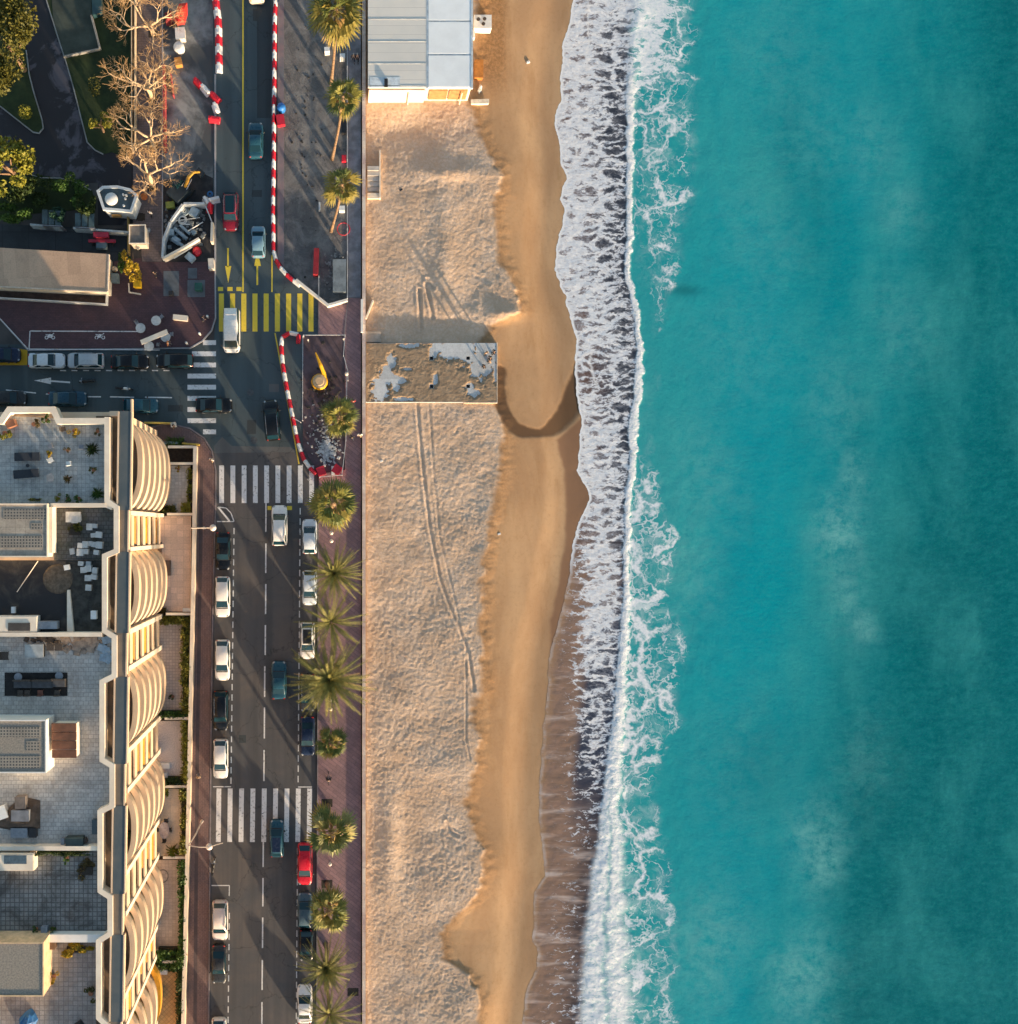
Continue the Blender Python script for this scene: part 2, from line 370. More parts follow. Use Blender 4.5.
# ================================================================== sea
SEAZ = -2.05
DENS_U = [0, .25, .5, .75, 1]
DENS = [(-300,.62,.6,.5,.48,.66),(0,.62,.6,.5,.48,.66),(60,.60,.62,.54,.40,.42),(130,.60,.64,.54,.34,.28),(200,.60,.60,.56,.42,.28),(260,.62,.64,.56,.36,.26),(330,.54,.52,.56,.44,.3),(380,.40,.30,.34,.40,.34),(430,.62,.64,.52,.42,.3),(500,.42,.62,.58,.5,.34),(560,.1,.36,.6,.56,.34),(620,.03,.14,.5,.54,.34),(680,.02,.06,.28,.48,.34),(740,.02,.05,.16,.38,.3),(800,.02,.05,.12,.2,.24),(860,.02,.05,.08,.08,.12),(920,.02,.05,.1,.1,.12),(1024,.02,.06,.12,.14,.3),(1400,.02,.06,.12,.14,.3)]
def make_sea():
    b = np.concatenate([[-5000, -1500, -400], np.linspace(-140, 1164, 700), [1400, 2500, 6000]])
    B0 = b[:, None]
    xs = XS(B0)
    xb = T(BREAK, B0)+(fbm(B0*.06, B0*0+2, 44)-.5)*5+(fbm(B0*.3, B0*0+2, 45)-.5)*2.5
    rw = T(ROLLW, B0)*np.where(B0 < 600, .45+1.1*fbm(B0*.07, B0*0+7, 46, 5, .65), 0)+(B0 >= 600)*T(ROLLW, B0)*(.72+.5*fbm(B0*.06, B0*0+7, 46, 4, .6)); xl = T(LACEX, B0)+(fbm(B0*.05, B0*0+3, 47)-.5)*24
    t1 = np.linspace(0, 1, 70)[None, :]; t2 = np.linspace(0, 1, 26)[None, 1:]; t3 = np.linspace(0, 1, 60)[None, 1:]
    a1 = xs+(xb-xs)*t1; a2 = xb+rw*t2; x3 = np.maximum(xl+30, xb+rw+30)
    a3 = xb+rw+(x3-xb-rw)*t3; a4 = x3+(1160-x3)*np.linspace(0, 1, 60)[None, 1:]
    a5 = np.array([1300, 1800, 3000, 6000.])[None, :]+0*B0
    A = np.concatenate([a1, a2, a3, a4, a5], 1); B = B0+0*A
    X, Y = Pn(A, B, SEAZ)
    u = np.clip((A-xs)/(xb-xs), 0, 1)
    dens = np.zeros_like(A)
    cols = [T([(r[0], r[i+1]) for r in DENS], B) for i in range(5)]
    for i in range(4):
        m = (u >= DENS_U[i])&(u <= DENS_U[i+1]); tt = (u-DENS_U[i])/(DENS_U[i+1]-DENS_U[i])
        dens = np.where(m, cols[i]*(1-tt)+cols[i+1]*tt, dens)
    film = dens.copy()
    dr = (A-xb)/rw
    roll = sst(-.12, .12, dr)*(1-sst(.75, 1.12, dr))
    roll *= np.where(B < 90, sst(40, 110, B), 1)
    roll *= 1-.6*sst(770, 850, B)*np.exp(-((dr-.50-(fbm(B*.05, B*0, 66)-.5)*.25)/.055)**2)
    off = A-(xb+rw)
    topw = 1-sst(60, 110, B)
    lw = np.maximum(xl-(xb+rw), 12); q = off/lw
    lace = sst(-.02, .03, q)*(1-sst(.72, 1.08, q))
    amp = T([(-300,.8),(0,.8),(120,.75),(230,.68),(290,.45),(340,.28),(430,.32),(480,.55),(540,.8),(660,.85),(740,.7),(780,.62),(850,.7),(1024,.7),(1400,.7)], B)
    near = np.exp(-np.clip(off, 0, 999)/9)*T([(-300,.3),(60,.3),(140,0),(460,0),(540,.12),(640,.4),(720,.5),(780,.35),(900,.2),(1400,.2)], B)
    gap = T([(-300,.0),(100,.0),(150,.32),(300,.5),(420,.4),(520,.1),(600,0),(1400,0)], B)*np.exp(-np.clip(off/14, 0, 9)**2)
    lace = np.clip(lace*amp+near-gap, 0, 1)*(off > -2)
    dens = np.where(off > 0, topw*.75*(1-sst(0, 40, off)), dens)
    edge = np.clip((A-xs)*S, 0, 60)
    shallow = 1-sst(-.25, .05, dr)
    inner = sst(1, 0, (A-xs)/(xb-xs))
    out = np.clip((A-(xb+rw))/390, 0, 1.5)
    # shape: the breaker is a real ridge, swell beyond it
    ridge = np.exp(-((A-xb-rw*.45)/np.maximum(rw*.55, 2.5))**2)*T([(-300,.25),(0,.25),(120,.16),(420,.16),(640,.25),(800,.4),(1024,.45),(1400,.45)], B)*.36
    z = SEAZ+ridge+ridge*(fbm(X*1.6, Y*1.6, 51)-.5)*.9
    face = sst(0, 40, off)
    z += face*((fbm(X*.12, Y*.05, 52)-.5)*.16+(fbm(X*.8, Y*.6, 53)-.5)*.05)
    z = np.where(A <= xb, SEAZ+(z-SEAZ)*sst(0, .5, u)+(fbm(X*1.3, Y*2.2, 54)-.5)*.05*sst(0, .15, u), z)
    # bed colour change south of y=520: bare wet sand under a thin sheet of water
    south = sst(500, 600, B)
    f2 = np.full(A.shape, 99.)
    for path in ([(589,-140),(588,20),(590,46),(586,58),(588,74),(586,86)], [(561,56),(568,49),(577,47),(586,46)], [(556,108),(566,105),(576,109),(585,108)], [(580,120),(578,140),(574,160),(566,178)], [(560,211),(567,214),(576,210),(584,213),(592,222)], [(562,294),(572,292),(580,297)], [(576,345),(592,352),(590,366),(596,384),(590,400)], [(579,470),(590,478),(592,490)], [(586,398),(582,424),(586,450)]):
        q = np.array(path, float)
        for (x0, y0), (x1, y1) in zip(q[:-1], q[1:]):
            dx, dy = x1-x0, y1-y0; tt = np.clip(((A-x0)*dx+(B-y0)*dy)/(dx*dx+dy*dy), 0, 1); f2 = np.minimum(f2, np.hypot(A-x0-dx*tt+(fbm(B*.3, B*0, 64)-.5)*5, B-y0-dy*tt))
    front = np.exp(-(f2/1.5)**2)
    milk = np.zeros_like(A)
    for cx, cy, rx, ry, k in ((842,535,22,34,1),(852,480,16,30,.7),(860,622,12,16,.8),(818,850,24,45,.85),(806,985,30,50,.9),(712,950,34,60,.7),(690,570,30,60,.45),(700,470,40,60,.4),(740,360,60,60,.3),(900,210,18,28,.5),(870,150,22,40,.4),(805,130,40,70,.3),(760,240,40,60,.3),(640,400,14,60,.35),(735,760,40,80,.3),(845,590,18,40,.6),(835,400,26,50,.4),(900,330,30,50,.3),(780,60,40,60,.3),(860,760,30,50,.3)):
        w_ = (fbm(A*.03, B*.03, 81)-.5)*1.3; milk = np.maximum(milk, k*np.exp(-(((A-cx)/rx+w_)**2+((B-cy)/ry+w_*.7)**2)*.8))
    smudge = .75*np.exp(-(((A-684)/16)**2+((B-290)/6)**2))+.35*np.exp(-(((A-760)/60)**2+((B-770)/60)**2))
    blue = sst(560, 640, B)*sst(860, 760, B)*sst(.42, .62, u)
    X, Y = Pn(A, B, z)
    n = NT('sea_water')
    at = {k: n.attr(k) for k in ('dens', 'lace', 'roll', 'edge', 'u', 'out', 'south', 'offs', 'front', 'milk', 'smudge', 'blue')}
    N1 = n.noisec(.35, 3, .55); N1o = n.vmath('SUBTRACT', N1, (.5, .5, .5))
    # ---- open water colour
    c1 = n.noise(.075, 6, .66, .15, n.map((1.0, .45, 1)))
    c2 = n.noise(.03, 4, .55, .1, n.map((1.0, .30, 1), loc=(3, 11, 0)))
    c3 = n.noise(1.1, 4, .7, 0, n.map((.7, 1.2, 1)))
    mixv = n.math('ADD', at['out'], n.math('MULTIPLY', n.math('SUBTRACT', c2, .5), 1.25))
    mixv = n.math('ADD', mixv, n.math('MULTIPLY', at['south'], .10))
    deep = n.mix(n.mr(mixv, .28, 1.0), (.003, .31, .37), (.001, .138, .156))
    deep = n.mix(n.mr(c1, .45, .72, 0, .5), deep, (.06, .375, .37))
    deep = n.mix(n.mr(c1, .44, .26, 0, .38), deep, (.001, .17, .205))
    deep = n.mix(n.mr(c3, .35, .7, 0, .22), deep, (.03, .32, .34))
    deep = n.mix(n.mr(at['out'], .0, .3, .7, 0), deep, (.035, .335, .355))
    grain = n.noise(2.6, 4, .8); deep = n.mix(n.mr(grain, .46, .72, 0, .15), deep, (.05, .37, .37)); deep = n.mix(n.mr(grain, .5, .28, 0, .15), deep, (.0, .15, .17))
    mk = n.math('MULTIPLY', at['milk'], n.mr(n.noise(.5, 6, .72), .28, .66)); deep = n.mix(n.math('MULTIPLY', mk, .8, clamp=True), deep, (.17, .47, .46)); deep = n.mix(at['smudge'], deep, (.01, .16, .19))
    # ---- bed seen through thin water inside the breaker
    bednoise = n.noise(.5, 5, .6, .3, n.map((.35, 1.5, 1)))
    bedN = n.mix(n.mr(at['u'], .1, .75), (.135, .085, .072), (.042, .050, .070))
    bedS = n.mix(n.mr(at['u'], .45, .95), (.255, .168, .125), (.085, .066, .066)); bedS = n.mix(n.mr(at['u'], .0, .16), (.36, .225, .13), bedS)
    stk = n.noise(1.0, 4, .6, .25, n.map((.13, .62, 1))); stk2 = n.noise(1.0, 4, .65, .1, n.map((.25, 4.5, 1)))
    bedS = n.mix(n.mr(bednoise, .4, .7, 0, .4), bedS, (.34, .23, .19)); bedS = n.mix(n.mr(stk, .50, .74, 0, .8), bedS, (.60, .50, .46)); bedS = n.mix(n.mr(stk2, .56, .8, 0, .28), bedS, (.55, .46, .43)); bedS = n.mix(n.mr(stk2, .45, .25, 0, .4), bedS, (.12, .085, .075))
    bedS = n.mix(at['blue'], bedS, (.045, .055, .085)); bed = n.mix(at['south'], bedN, bedS)
    inside = n.mr(at['offs'], -.25, .9)
    water = n.mix(inside, bed, deep)
    # ---- lacy foam in the wash
    warp = n.vmath('ADD', n.pos, n.vscale(N1o, 1.6))
    warp2 = n.vmath('ADD', warp, n.vscale(n.vmath('SUBTRACT', n.noisec(1.7, 3, .6), (.5, .5, .5)), .7))
    v1 = n.voro(1.0, 'DISTANCE_TO_EDGE', n.map((.36, .95, 1), vec=warp2)); v2 = n.voro(1.0, 'DISTANCE_TO_EDGE', n.map((1.5, 3.6, 1), vec=warp2))
    s1 = n.noise(1.0, 6, .7, .7, n.map((.42, 1.25, 1), vec=warp)); s2 = n.noise(1.0, 4, .65, .5, n.map((1.3, 4.2, 1), vec=warp))
    val = n.math('ADD', n.math('MULTIPLY', n.math('SUBTRACT', s1, .5), 1.9), n.math('MULTIPLY', n.math('SUBTRACT', s2, .5), 1.25))
    val = n.math('ADD', val, n.mr(v1, 0, .30, .46, -.32)); val = n.math('ADD', val, n.mr(v2, 0, .25, .16, -.12))
    val = n.math('ADD', val, n.math('MULTIPLY', n.math('SUBTRACT', n.math('MULTIPLY', at['dens'], 1.0), .5), 1.75))
    wash = n.mr(val, -.16, .12); wash = n.math('MULTIPLY', wash, n.mr(at['dens'], .02, .12))
    thin = n.math('MULTIPLY', n.mr(val, -.75, .25), n.mr(at['dens'], .1, .6, 0, .60)); wash = n.math('MAXIMUM', n.math('MULTIPLY', wash, n.mr(s2, .3, .6, .72, 1.0, 'LINEAR')), thin); wash = n.math('MAXIMUM', wash, n.math('MULTIPLY', at['front'], .85))
    rim = n.mr(at['edge'], .16, .52, 1, 0); rim = n.math('MULTIPLY', rim, n.math('SUBTRACT', 1.0, n.math('MULTIPLY', n.mr(at['south'], .55, 1.0), n.mr(n.noise(.5, 4, .7),   .35, .6, 1.0, .72)))) 
    # ---- lace drifting outside
    wl = n.vmath('ADD', n.pos, n.vscale(n.vmath('SUBTRACT', n.noisec(.22, 4, .6), (.5, .5, .5)), 7.0))
    wl = n.vmath('ADD', wl, n.vscale(n.vmath('SUBTRACT', n.noisec(1.3, 3, .6), (.5, .5, .5)), 1.1))
    L1 = n.voro(.19, 'DISTANCE_TO_EDGE', wl); L2 = n.voro(.5, 'DISTANCE_TO_EDGE', wl)
    pat = n.noise(.33, 5, .65, .5); th = n.math('ADD', n.math('MULTIPLY', at['lace'], .115), n.math('MULTIPLY', n.math('SUBTRACT', pat, .52), .34))
    l1 = n.mr(n.math('SUBTRACT', th, L1), -.015, .10)
    l2 = n.mr(n.math('SUBTRACT', n.math('MULTIPLY', th, .95), n.math('ADD', L2, .015)), -.02, .08)
    lace_ = n.math('MULTIPLY', n.math('MAXIMUM', l1, n.math('MULTIPLY', l2, .7)), n.mr(at['lace'], .05, .3))
    haze = n.math('MULTIPLY', n.mr(n.noise(.45, 6, .7, .6), .42, .72), n.math('MULTIPLY', at['lace'], .42))
    # ---- breaker
    holes = n.mr(n.noise(1.9, 5, .72, .6, n.map((.8, 1.5, 1))), .36, .52); rollf = n.math('MULTIPLY', at['roll'], n.mr(holes, 0, 1, .55, 1.0, 'LINEAR'))
    foam = n.math('MAXIMUM', n.math('MAXIMUM', wash, rim), n.math('MAXIMUM', n.math('MAXIMUM', lace_, haze), rollf))
    foam = n.math('MULTIPLY', foam, .96)
    fc = n.mix(n.mr(n.noise(3.5, 4, .6), .35, .7), (.74, .78, .84), (.90, .91, .93))
    core = n.mr(val, -.02, .42); fc = n.mix(n.math('MULTIPLY', n.math('SUBTRACT', 1.0, core), n.math('SUBTRACT', 1.0, inside)), fc, (.57, .59, .65))
    fc = n.mix(n.math('MAXIMUM', rollf, n.math('MAXIMUM', n.math('MULTIPLY', rim, n.math('SUBTRACT', 1.0, at['south'])), at['front'])), fc, (.86, .87, .89))
    n.set(Base_Color=n.mix(foam, water, fc), Roughness=n.mr(foam, 0, .6, .16, .9, 'LINEAR'))
    n.b.inputs['IOR'].default_value = 1.33; n.b.inputs['Specular IOR Level'].default_value = .22
    hb = n.math('MULTIPLY', n.noise(1.9, 4, .7), n.math('ADD', n.math('MULTIPLY', at['roll'], .9), .42))
    n.bump(hb, .5, .14)
    offs = (A-xb)*S
    grid_mesh('sea', X, Y, z, dict(dens=dens, lace=lace, roll=roll, edge=edge, u=u, out=out, south=south+0*A, offs=offs, front=front, milk=milk, smudge=smudge, blue=blue), n.m)
make_sea()
# ================================================================== ground and roads
A_N = asphalt('asphalt_shade_blue', (.056, .084, .097), (.072, .088, .096), .5)  # bluish shade and skylight on the north road mixed into its colour
A_S = asphalt('asphalt_worn', (.074, .076, .082), (.130, .108, .094), .75)
A_SIDE = asphalt('asphalt_side', (.054, .079, .090), (.072, .090, .096), .6)
A_OLD = asphalt('asphalt_old', (.062, .066, .070), (.085, .085, .085), .6)
MAROON = tiles('maroon_paving', (.105, .052, .060), (.065, .036, .042), .42, .21, .02, (.04, .03, .04), 0, .5, .45, .5)
MAROON2 = tiles('brown_paving', (.205, .125, .115), (.12, .075, .07), .42, .21, .02, (.09, .07, .075), R(90), .5, .6, .5)
PROM = tiles('promenade_paving', (.30, .178, .182), (.19, .115, .125), 1.6, .42, .03, (.13, .085, .10), R(38), .5, .6, .25)
GREYPATH = M('grey_path', (.20, .20, .225), .85, .3, .8)
DIRT = NT('site_dirt'); _f = DIRT.mr(DIRT.noise(.35, 8, .75, .8), .35, .7)
_c = DIRT.mix(_f, (.10, .097, .097), (.235, .225, .215)); _c = DIRT.mix(DIRT.mr(DIRT.noise(5, 4, .8), .55, .75, 0, .5), _c, (.30, .29, .28))
_c = DIRT.mix(DIRT.mr(DIRT.noise(1.4, 5, .7), .58, .72, 0, .6), _c, (.030, .024, .020)); DIRT.set(Base_Color=_c, Roughness=.95); DIRT.bump(DIRT.noise(4, 6, .75), .8, .12); DIRT = DIRT.m
KERB = M('kerb_stone', (.33, .32, .33), .8, .18, 1.0); KERBD = M('kerb_dark', (.20, .17, .18), .8, .25, 1.0)
CREAM = M('cream_render', (.72, .64, .54), .8, .08, .7, c2=(.60, .51, .42)); WHITE = M('white_render', (.80, .78, .74), .75, .08, .6, c2=(.68, .66, .62))
GROUND = M('ground_earth', (.075, .07, .068), .95, .3, .2)
g = MB(); g.sheet([(-5000, -5000), (361, -5000), (361, 6000), (-5000, 6000)], -.06); struct(g, 'ground', GROUND)
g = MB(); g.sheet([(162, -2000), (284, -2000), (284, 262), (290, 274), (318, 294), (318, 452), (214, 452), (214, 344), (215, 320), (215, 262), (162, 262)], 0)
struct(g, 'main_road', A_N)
g = MB(); g.sheet([(214, 452), (318, 452), (317, 500), (314.5, 1100), (312, 3000), (203, 3000), (208.5, 1100), (211, 760), (213, 600), (216, 490)], 0); struct(g, 'main_road', A_S)
g = MB(); g.sheet([(-2000, 349), (202, 344), (214, 344), (214, 452), (205, 440), (190, 428), (170, 423), (150, 440), (-2000, 440)], 0); struct(g, 'side_street', A_SIDE)
# resurfaced trench across the junction and patches
PT = asphalt('asphalt_patch', (.105, .11, .112), (.12, .115, .11), .5)
g = MB(); g.pp([(214, 446), (222, 437), (232, 446), (290, 447), (298, 452), (214, 453)], -.01, .004); g.rect(269, 384, 279, 392, -.01, .004); struct(g, 'road_patch', PT)
PT2 = asphalt('asphalt_dark_patch', (.036, .046, .052), (.045, .05, .052), .5)
g = MB(); g.rect(239, 735, 246, 743, -.01, .004); g.rect(247, 420, 256, 434, -.01, .004); g.rect(168, 405, 183, 411.5, -.01, .004); g.rect(253, 9, 264, 21, -.01, .004); g.rect(252, 190, 262, 197, -.01, .004)
g.rect(257, 0, 271, 118, -.01, .003); struct(g, 'road_patch', PT2)
# dusty lay-by north west
n = NT('dusty_asphalt'); f = n.mr(n.noise(.16, 7, .62, .4), .46, .66); c = n.mix(f, (.075, .082, .088), (.30, .31, .31)); c = n.mix(n.mr(n.noise(.6, 6, .7), .4, .7, 0, .5), c, (.06, .07, .075)); n.set(Base_Color=c, Roughness=.9)
g = MB(); g.sheet([(163, -60), (213, -60), (213, 178), (200, 172), (163, 182)], .004); struct(g, 'dusty_road_surface', n.m)
n = NT('dark_site_surface'); n.set(Base_Color=n.mix(n.mr(n.noise(.5, 6, .7), .35, .7), (.018, .020, .024), (.055, .05, .05)), Roughness=.9)
g = MB(); g.sheet([(162, 182), (200, 172), (213, 178), (214.5, 262), (162, 262)], .004); struct(g, 'site_surface', n.m)
# pavements (0.13 m high) with kerbs
Zp = .13
g = MB(); g.pp([(-900, 240), (0, 297), (106, 303), (108, 262), (141, 258), (142, 262), (215, 262), (215, 318), (211, 330), (202, 340), (190, 347), (28, 349), (0, 318), (-900, 318)], -.05, Zp); struct(g, 'plaza_pavement', MAROON)
BROWNP = tiles('strip_paving', (.165, .13, .13), (.10, .08, .08), .6, .3, .02, (.07, .06, .065), 0, .5, .5, .4)
g = MB(); g.pp([(133, -900), (162, -900), (162, 261.6), (142, 261.6), (140, 230), (133, 225)], -.05, Zp); struct(g, 'tree_strip_pavement', BROWNP)
g = MB(); g.pp([(150, 446), (152, 427), (170, 424.5), (189, 429.5), (203, 439), (211, 452), (214.5, 470), (214.5, 500), (211.7, 600), (209.6, 760), (207, 1100), (180, 1100), (185, 900), (190, 700), (193.5, 446)], -.05, Zp); struct(g, 'left_pavement', MAROON2)
g = MB(); g.pp([(200, 470), (203.5, 470), (201.5, 600), (199, 760), (196, 1100), (192.5, 1100), (195.5, 760), (198, 600)], .1, Zp+.004); struct(g, 'pavement_band', M('dark_band', (.075, .055, .06), .8, .2, 1.0))
g = MB(); g.pp([(318, 296), (328, 305), (347, 298), (361, 298), (361, 1200), (315.6, 1200), (318, 520), (319, 474), (345, 470), (345, 335), (318, 335)], -.05, Zp); struct(g, 'promenade', PROM)
g = MB(); g.pp([(347, -900), (361, -900), (361, 297.6), (347, 297.6)], -.05, Zp); struct(g, 'grey_path', GREYPATH)
g = MB(); g.pp([(284, -900), (347, -900), (347, 297.6), (328, 304.6), (284, 268)], -.05, .03); struct(g, 'building_site_ground', DIRT)
g = MB(); g.pp([(303, 335), (345, 335), (345, 470), (319, 473), (303, 448)], -.05, .05); struct(g, 'site_floor', M('site_maroon', (.10, .068, .078), .9, .35, .6, .3))
PINK = M('pink_kerb', (.23, .17, .18), .85, .35, .5, c2=(.13, .14, .16))
g = MB(); g.pp([(277.5, -900), (284, -900), (284, 268), (277.5, 258)], -.05, .12); struct(g, 'site_kerb', PINK)
g = MB()
g.wall([(215, 262), (215.5, 318), (211.5, 330.5), (202, 341), (190, 348), (28, 350), (0, 319)], .16, -.05, .15); struct(g, 'kerb', KERB)
g = MB(); g.wall([(152, 426.5), (170, 423.5), (190, 428.5), (204, 438), (212, 451), (215.6, 470), (215.6, 500), (212.8, 600), (210.6, 760), (208, 1100)], .16, -.05, .15); struct(g, 'kerb', KERBD)
g = MB(); g.wall([(318.4, 520), (316.2, 1200)], .14, -.05, .15); struct(g, 'kerb', KERBD)
g = MB(); g.wall([(162.4, -60), (162.4, 258)], .14, -.05, .15); struct(g, 'kerb', KERB)
g = MB(); g.wall([(348, -60), (348, 300), (344, 336)], .12, .0, .17); struct(g, 'kerb', KERBD)
g = MB(); g.wall([(215.2, 74), (215.2, 262)], .2, -.05, .10); struct(g, 'kerb', KERB)
g = MB(); g.wall([(319, 300), (319, 334)], .1, 0, .145); struct(g, 'kerb', KERBD)
# ------------------------------------------------------------------ painted markings
WP = paintmat('white_road_paint', (.72, .72, .72), 1.1); YP = paintmat('yellow_road_paint', (.72, .54, .05), .35); WP2 = paintmat('worn_white_paint', (.66, .66, .66), .7)
def mark(mb, mat, name='road_marking'): return struct(mb, name, mat)
def strip(g, x0, y0, x1, y1, w=1.2, z=.007):
    p, q = P(x0, y0, z), P(x1, y1, z); d = (q-p).normalized(); nn = Vector((-d.y, d.x, 0))*w*S/2
    return g.add([p-nn, q-nn, q+nn, p+nn], [(0, 1, 2, 3)])
def qd(g, x0, y0, x1, y1, z=.007): return g.sheet([(x0, y0), (x1, y0), (x1, y1), (x0, y1)], z)
g = MB()
for i in range(9):
    x = 221.4+11.2*i; qd(g, x-2.5, 293.5, x+2.5, 331.5)
for x in (220.5, 230, 239): qd(g, x-2.6, 287, x+2.6, 291)
mark(g, YP, 'yellow_crosswalk')
g = MB()
for i in range(9):
    x = 221.6+11.25*i; qd(g, x-2.4, 465.5, x+2.4, 503)
mark(g, WP, 'white_crosswalk')
g = MB()
for i in range(9):
    x = 218.6+11.35*i; strip(g, x+.3, 788.5, x-.3, 842, 4.8)
mark(g, WP, 'white_crosswalk')
g = MB()
for i in range(9):
    y = 342.6+11.15*i; qd(g, (203 if i in (0, 8) else (192 if i == 1 else 187.5)), y-2.4, 216, y+2.4)
mark(g, WP, 'white_crosswalk')
g = MB(); strip(g, 243, -140, 243, 292, 1.5); strip(g, 272, 255, 272, 292, 1.3); strip(g, 275, 333, 299, 464, 1.3)
qd(g, 267.5, 506, 271.5, 510); qd(g, 287, 506, 292, 510); mark(g, YP)
g = MB(); strip(g, 228, 248, 228, 267, 1.7); g.sheet([(225, 266), (231.3, 266), (228.2, 283)], .007)
strip(g, 257.3, 266, 257.3, 285, 1.7); g.sheet([(254, 266), (261, 266), (257.4, 251)], .008); mark(g, YP, 'road_arrow')
g = MB(); qd(g, 0, 0, .1, .1)
for y0, y1, x in ((503, 532, 266), (543.5, 573, 265.9), (584, 614, 265.8), (625, 655, 265.4), (666, 697, 264.8), (707.5, 738.5, 264.5), (750, 781, 264.1), (842, 867, 263.3), (878, 906.5, 263), (917.5, 948, 262.7), (960, 990, 262.3), (1002, 1033, 262), (1044, 1075, 261.6)):
    strip(g, x, y0, x-.2, y1, 1.35)
mark(g, WP, 'lane_line')
g = MB()
y = 528.0
while y < 1100:
    x = lerp(234, 228, (y-528)/496)
    if not 787 < y < 905 : strip(g, x, y, x, y+6.2, 1.1)
    y += 10.4
y = 508.0
while y < 1100:
    x = lerp(300.2, 296.2, (y-508)/516)
    if not 783 < y < 842: strip(g, x, y, x, y+6.5, 1.0)
    y += 10.3
strip(g, 213, 786.7, 231, 786.7, 1); strip(g, 298, 787, 312, 787, 1); strip(g, 211.5, 885.5, 229.5, 885.5, 1); strip(g, 229.4, 885.5, 229.2, 896, 1)
mark(g, WP2, 'parking_line')
g = MB(); strip(g, 217, 521.5, 234, 521.5, 1); strip(g, 218, 507, 229.5, 521, 1.8); strip(g, 218, 507, 226, 508, 1); strip(g, 226, 508, 231, 513, 1); strip(g, 231, 513, 234, 521.5, 1); mark(g, WP)
g = MB(); g.sheet([(34, 380.5), (51, 377.5), (51, 384.2)], .007); strip(g, 51, 381, 70, 382.4, 1.6); mark(g, WP, 'road_arrow')
g = MB()
for x0, y0, x1, y1 in ((6, 390, 36, 393), (46, 394, 60, 395), (82, 396.6, 101, 396.8), (110, 396.8, 134, 397.3), (145, 397.2, 172, 397.6)): strip(g, x0, y0, x1, y1, 1.2)
mark(g, WP, 'lane_line')
g = MB()
for i in range(10): strip(g, 60+11.5*i, 370.5, 66+11.5*i, 370.6, 1)
mark(g, WP2, 'parking_line')
g = MB(); strip(g, -60, 364.6, 27, 364.6, 1.2); g.sheet([(15, 348), (27.4, 350), (27.4, 364), (15, 364)], .006); g.sheet([(-60, 359), (14.8, 359), (14.8, 364), (-60, 364)], .006); mark(g, paintmat('yellow_bay_paint', (.55, .33, .01), .3), 'yellow_bus_bay')
# two-wheeler bay on the plaza
g = MB(); z = Zp+.004
strip(g, 30, 331, 138, 331.5, 1, z); strip(g, 30, 331, 29, 349, 1, z); strip(g, 29, 349, 160, 350, .9, z+.02)
strip(g, 0, 318.5, 28, 349, .8, z+.02)
mark(g, WP, 'parking_line')
g = MB()
for cx in (50, 100):                                   # motorcycle emblems
    for dx in (-3.4, 3.2):
        g.add([P(cx+dx+r*math.cos(t), 337.5+r*math.sin(t), z) for t in [k*math.pi/7 for k in range(14)] for r in (1.1, 1.9)], [(2*k, 2*k+1, (2*k+3) % 28, (2*k+2) % 28) for k in range(14)])
    g.sheet([(cx-3, 336.5), (cx-1, 334), (cx+2, 334.4), (cx+3.2, 336.4), (cx+1, 337.8), (cx-2, 337.6)], z+.002); strip(g, cx+2, 335, cx+4, 333, .8, z+.002); strip(g, cx-4.4, 334.4, cx-1, 335, .7, z+.003)
mark(g, WP, 'parking_emblem')
SLATE = M('slate_hatch', (.11, .125, .14), .7, .25, 1.0)
g = MB(); g.rect(163.5, 271, 179, 296, .1, Zp+.006); g.rect(188, 268, 197, 278.5, .1, Zp+.006); g.rect(187.5, 280, 205, 297, .1, Zp+.006); struct(g, 'pavement_slab', SLATE)
for i, (x, y, w) in enumerate(((250.5, 392.5, 'north'), (254, 440.5, 'south'))):
    mh = MB(); mh.cyl(P(x, y, -.02), .42, .42, .028, 18); solo(mh, 'manhole_cover', M('iron_grey', (.09, .095, .1), .55, .3, 3, .3, .6),
        ['round iron manhole cover in the square grey patch at the junction', 'round iron manhole cover just above the pale trench across the junction'][i], 'manhole cover', 'manhole covers in the junction')
# ------------------------------------------------------------------ sun, sky, camera
EL, KX = R(6.8), .65
sv = Vector((KX, -1.0, 0)).normalized()*math.cos(EL)+Vector((0, 0, math.sin(EL)))
sun = bpy.data.lights.new('sun', 'SUN'); sun.energy = 4.6; sun.angle = R(1.2); sun.color = (1.0, .755, .50)
so = bpy.data.objects.new('sun', sun); COL.objects.link(so); so.rotation_euler = sv.to_track_quat('Z', 'Y').to_euler()
w = bpy.data.worlds.new('World'); SC.world = w; w.use_nodes = True; t = w.node_tree; t.nodes.clear()
sk = t.nodes.new('ShaderNodeTexSky'); sk.sky_type = 'NISHITA'; sk.sun_disc = False; sk.sun_elevation = EL; sk.sun_rotation = math.atan2(sv.x, sv.y)
bg = t.nodes.new('ShaderNodeBackground'); bg.inputs[1].default_value = .15; wo = t.nodes.new('ShaderNodeOutputWorld')
t.links.new(sk.outputs[0], bg.inputs[0]); t.links.new(bg.outputs[0], wo.inputs[0])
cd = bpy.data.cameras.new('camera'); cd.sensor_width = 36; cd.sensor_fit = 'AUTO'; cd.lens = 36*H/(1024*S)
cd.shift_x = (509-NX)/1024; cd.shift_y = (NY-512)/1024; cd.clip_end = 3000; cd.clip_start = 1
co = bpy.data.objects.new('camera', cd); COL.objects.link(co); co.location = (X0, Y0, H); SC.camera = co
SC.view_settings.view_transform = 'Standard'; SC.view_settings.look = 'None'; SC.view_settings.exposure = EXPO; SC.view_settings.gamma = 1
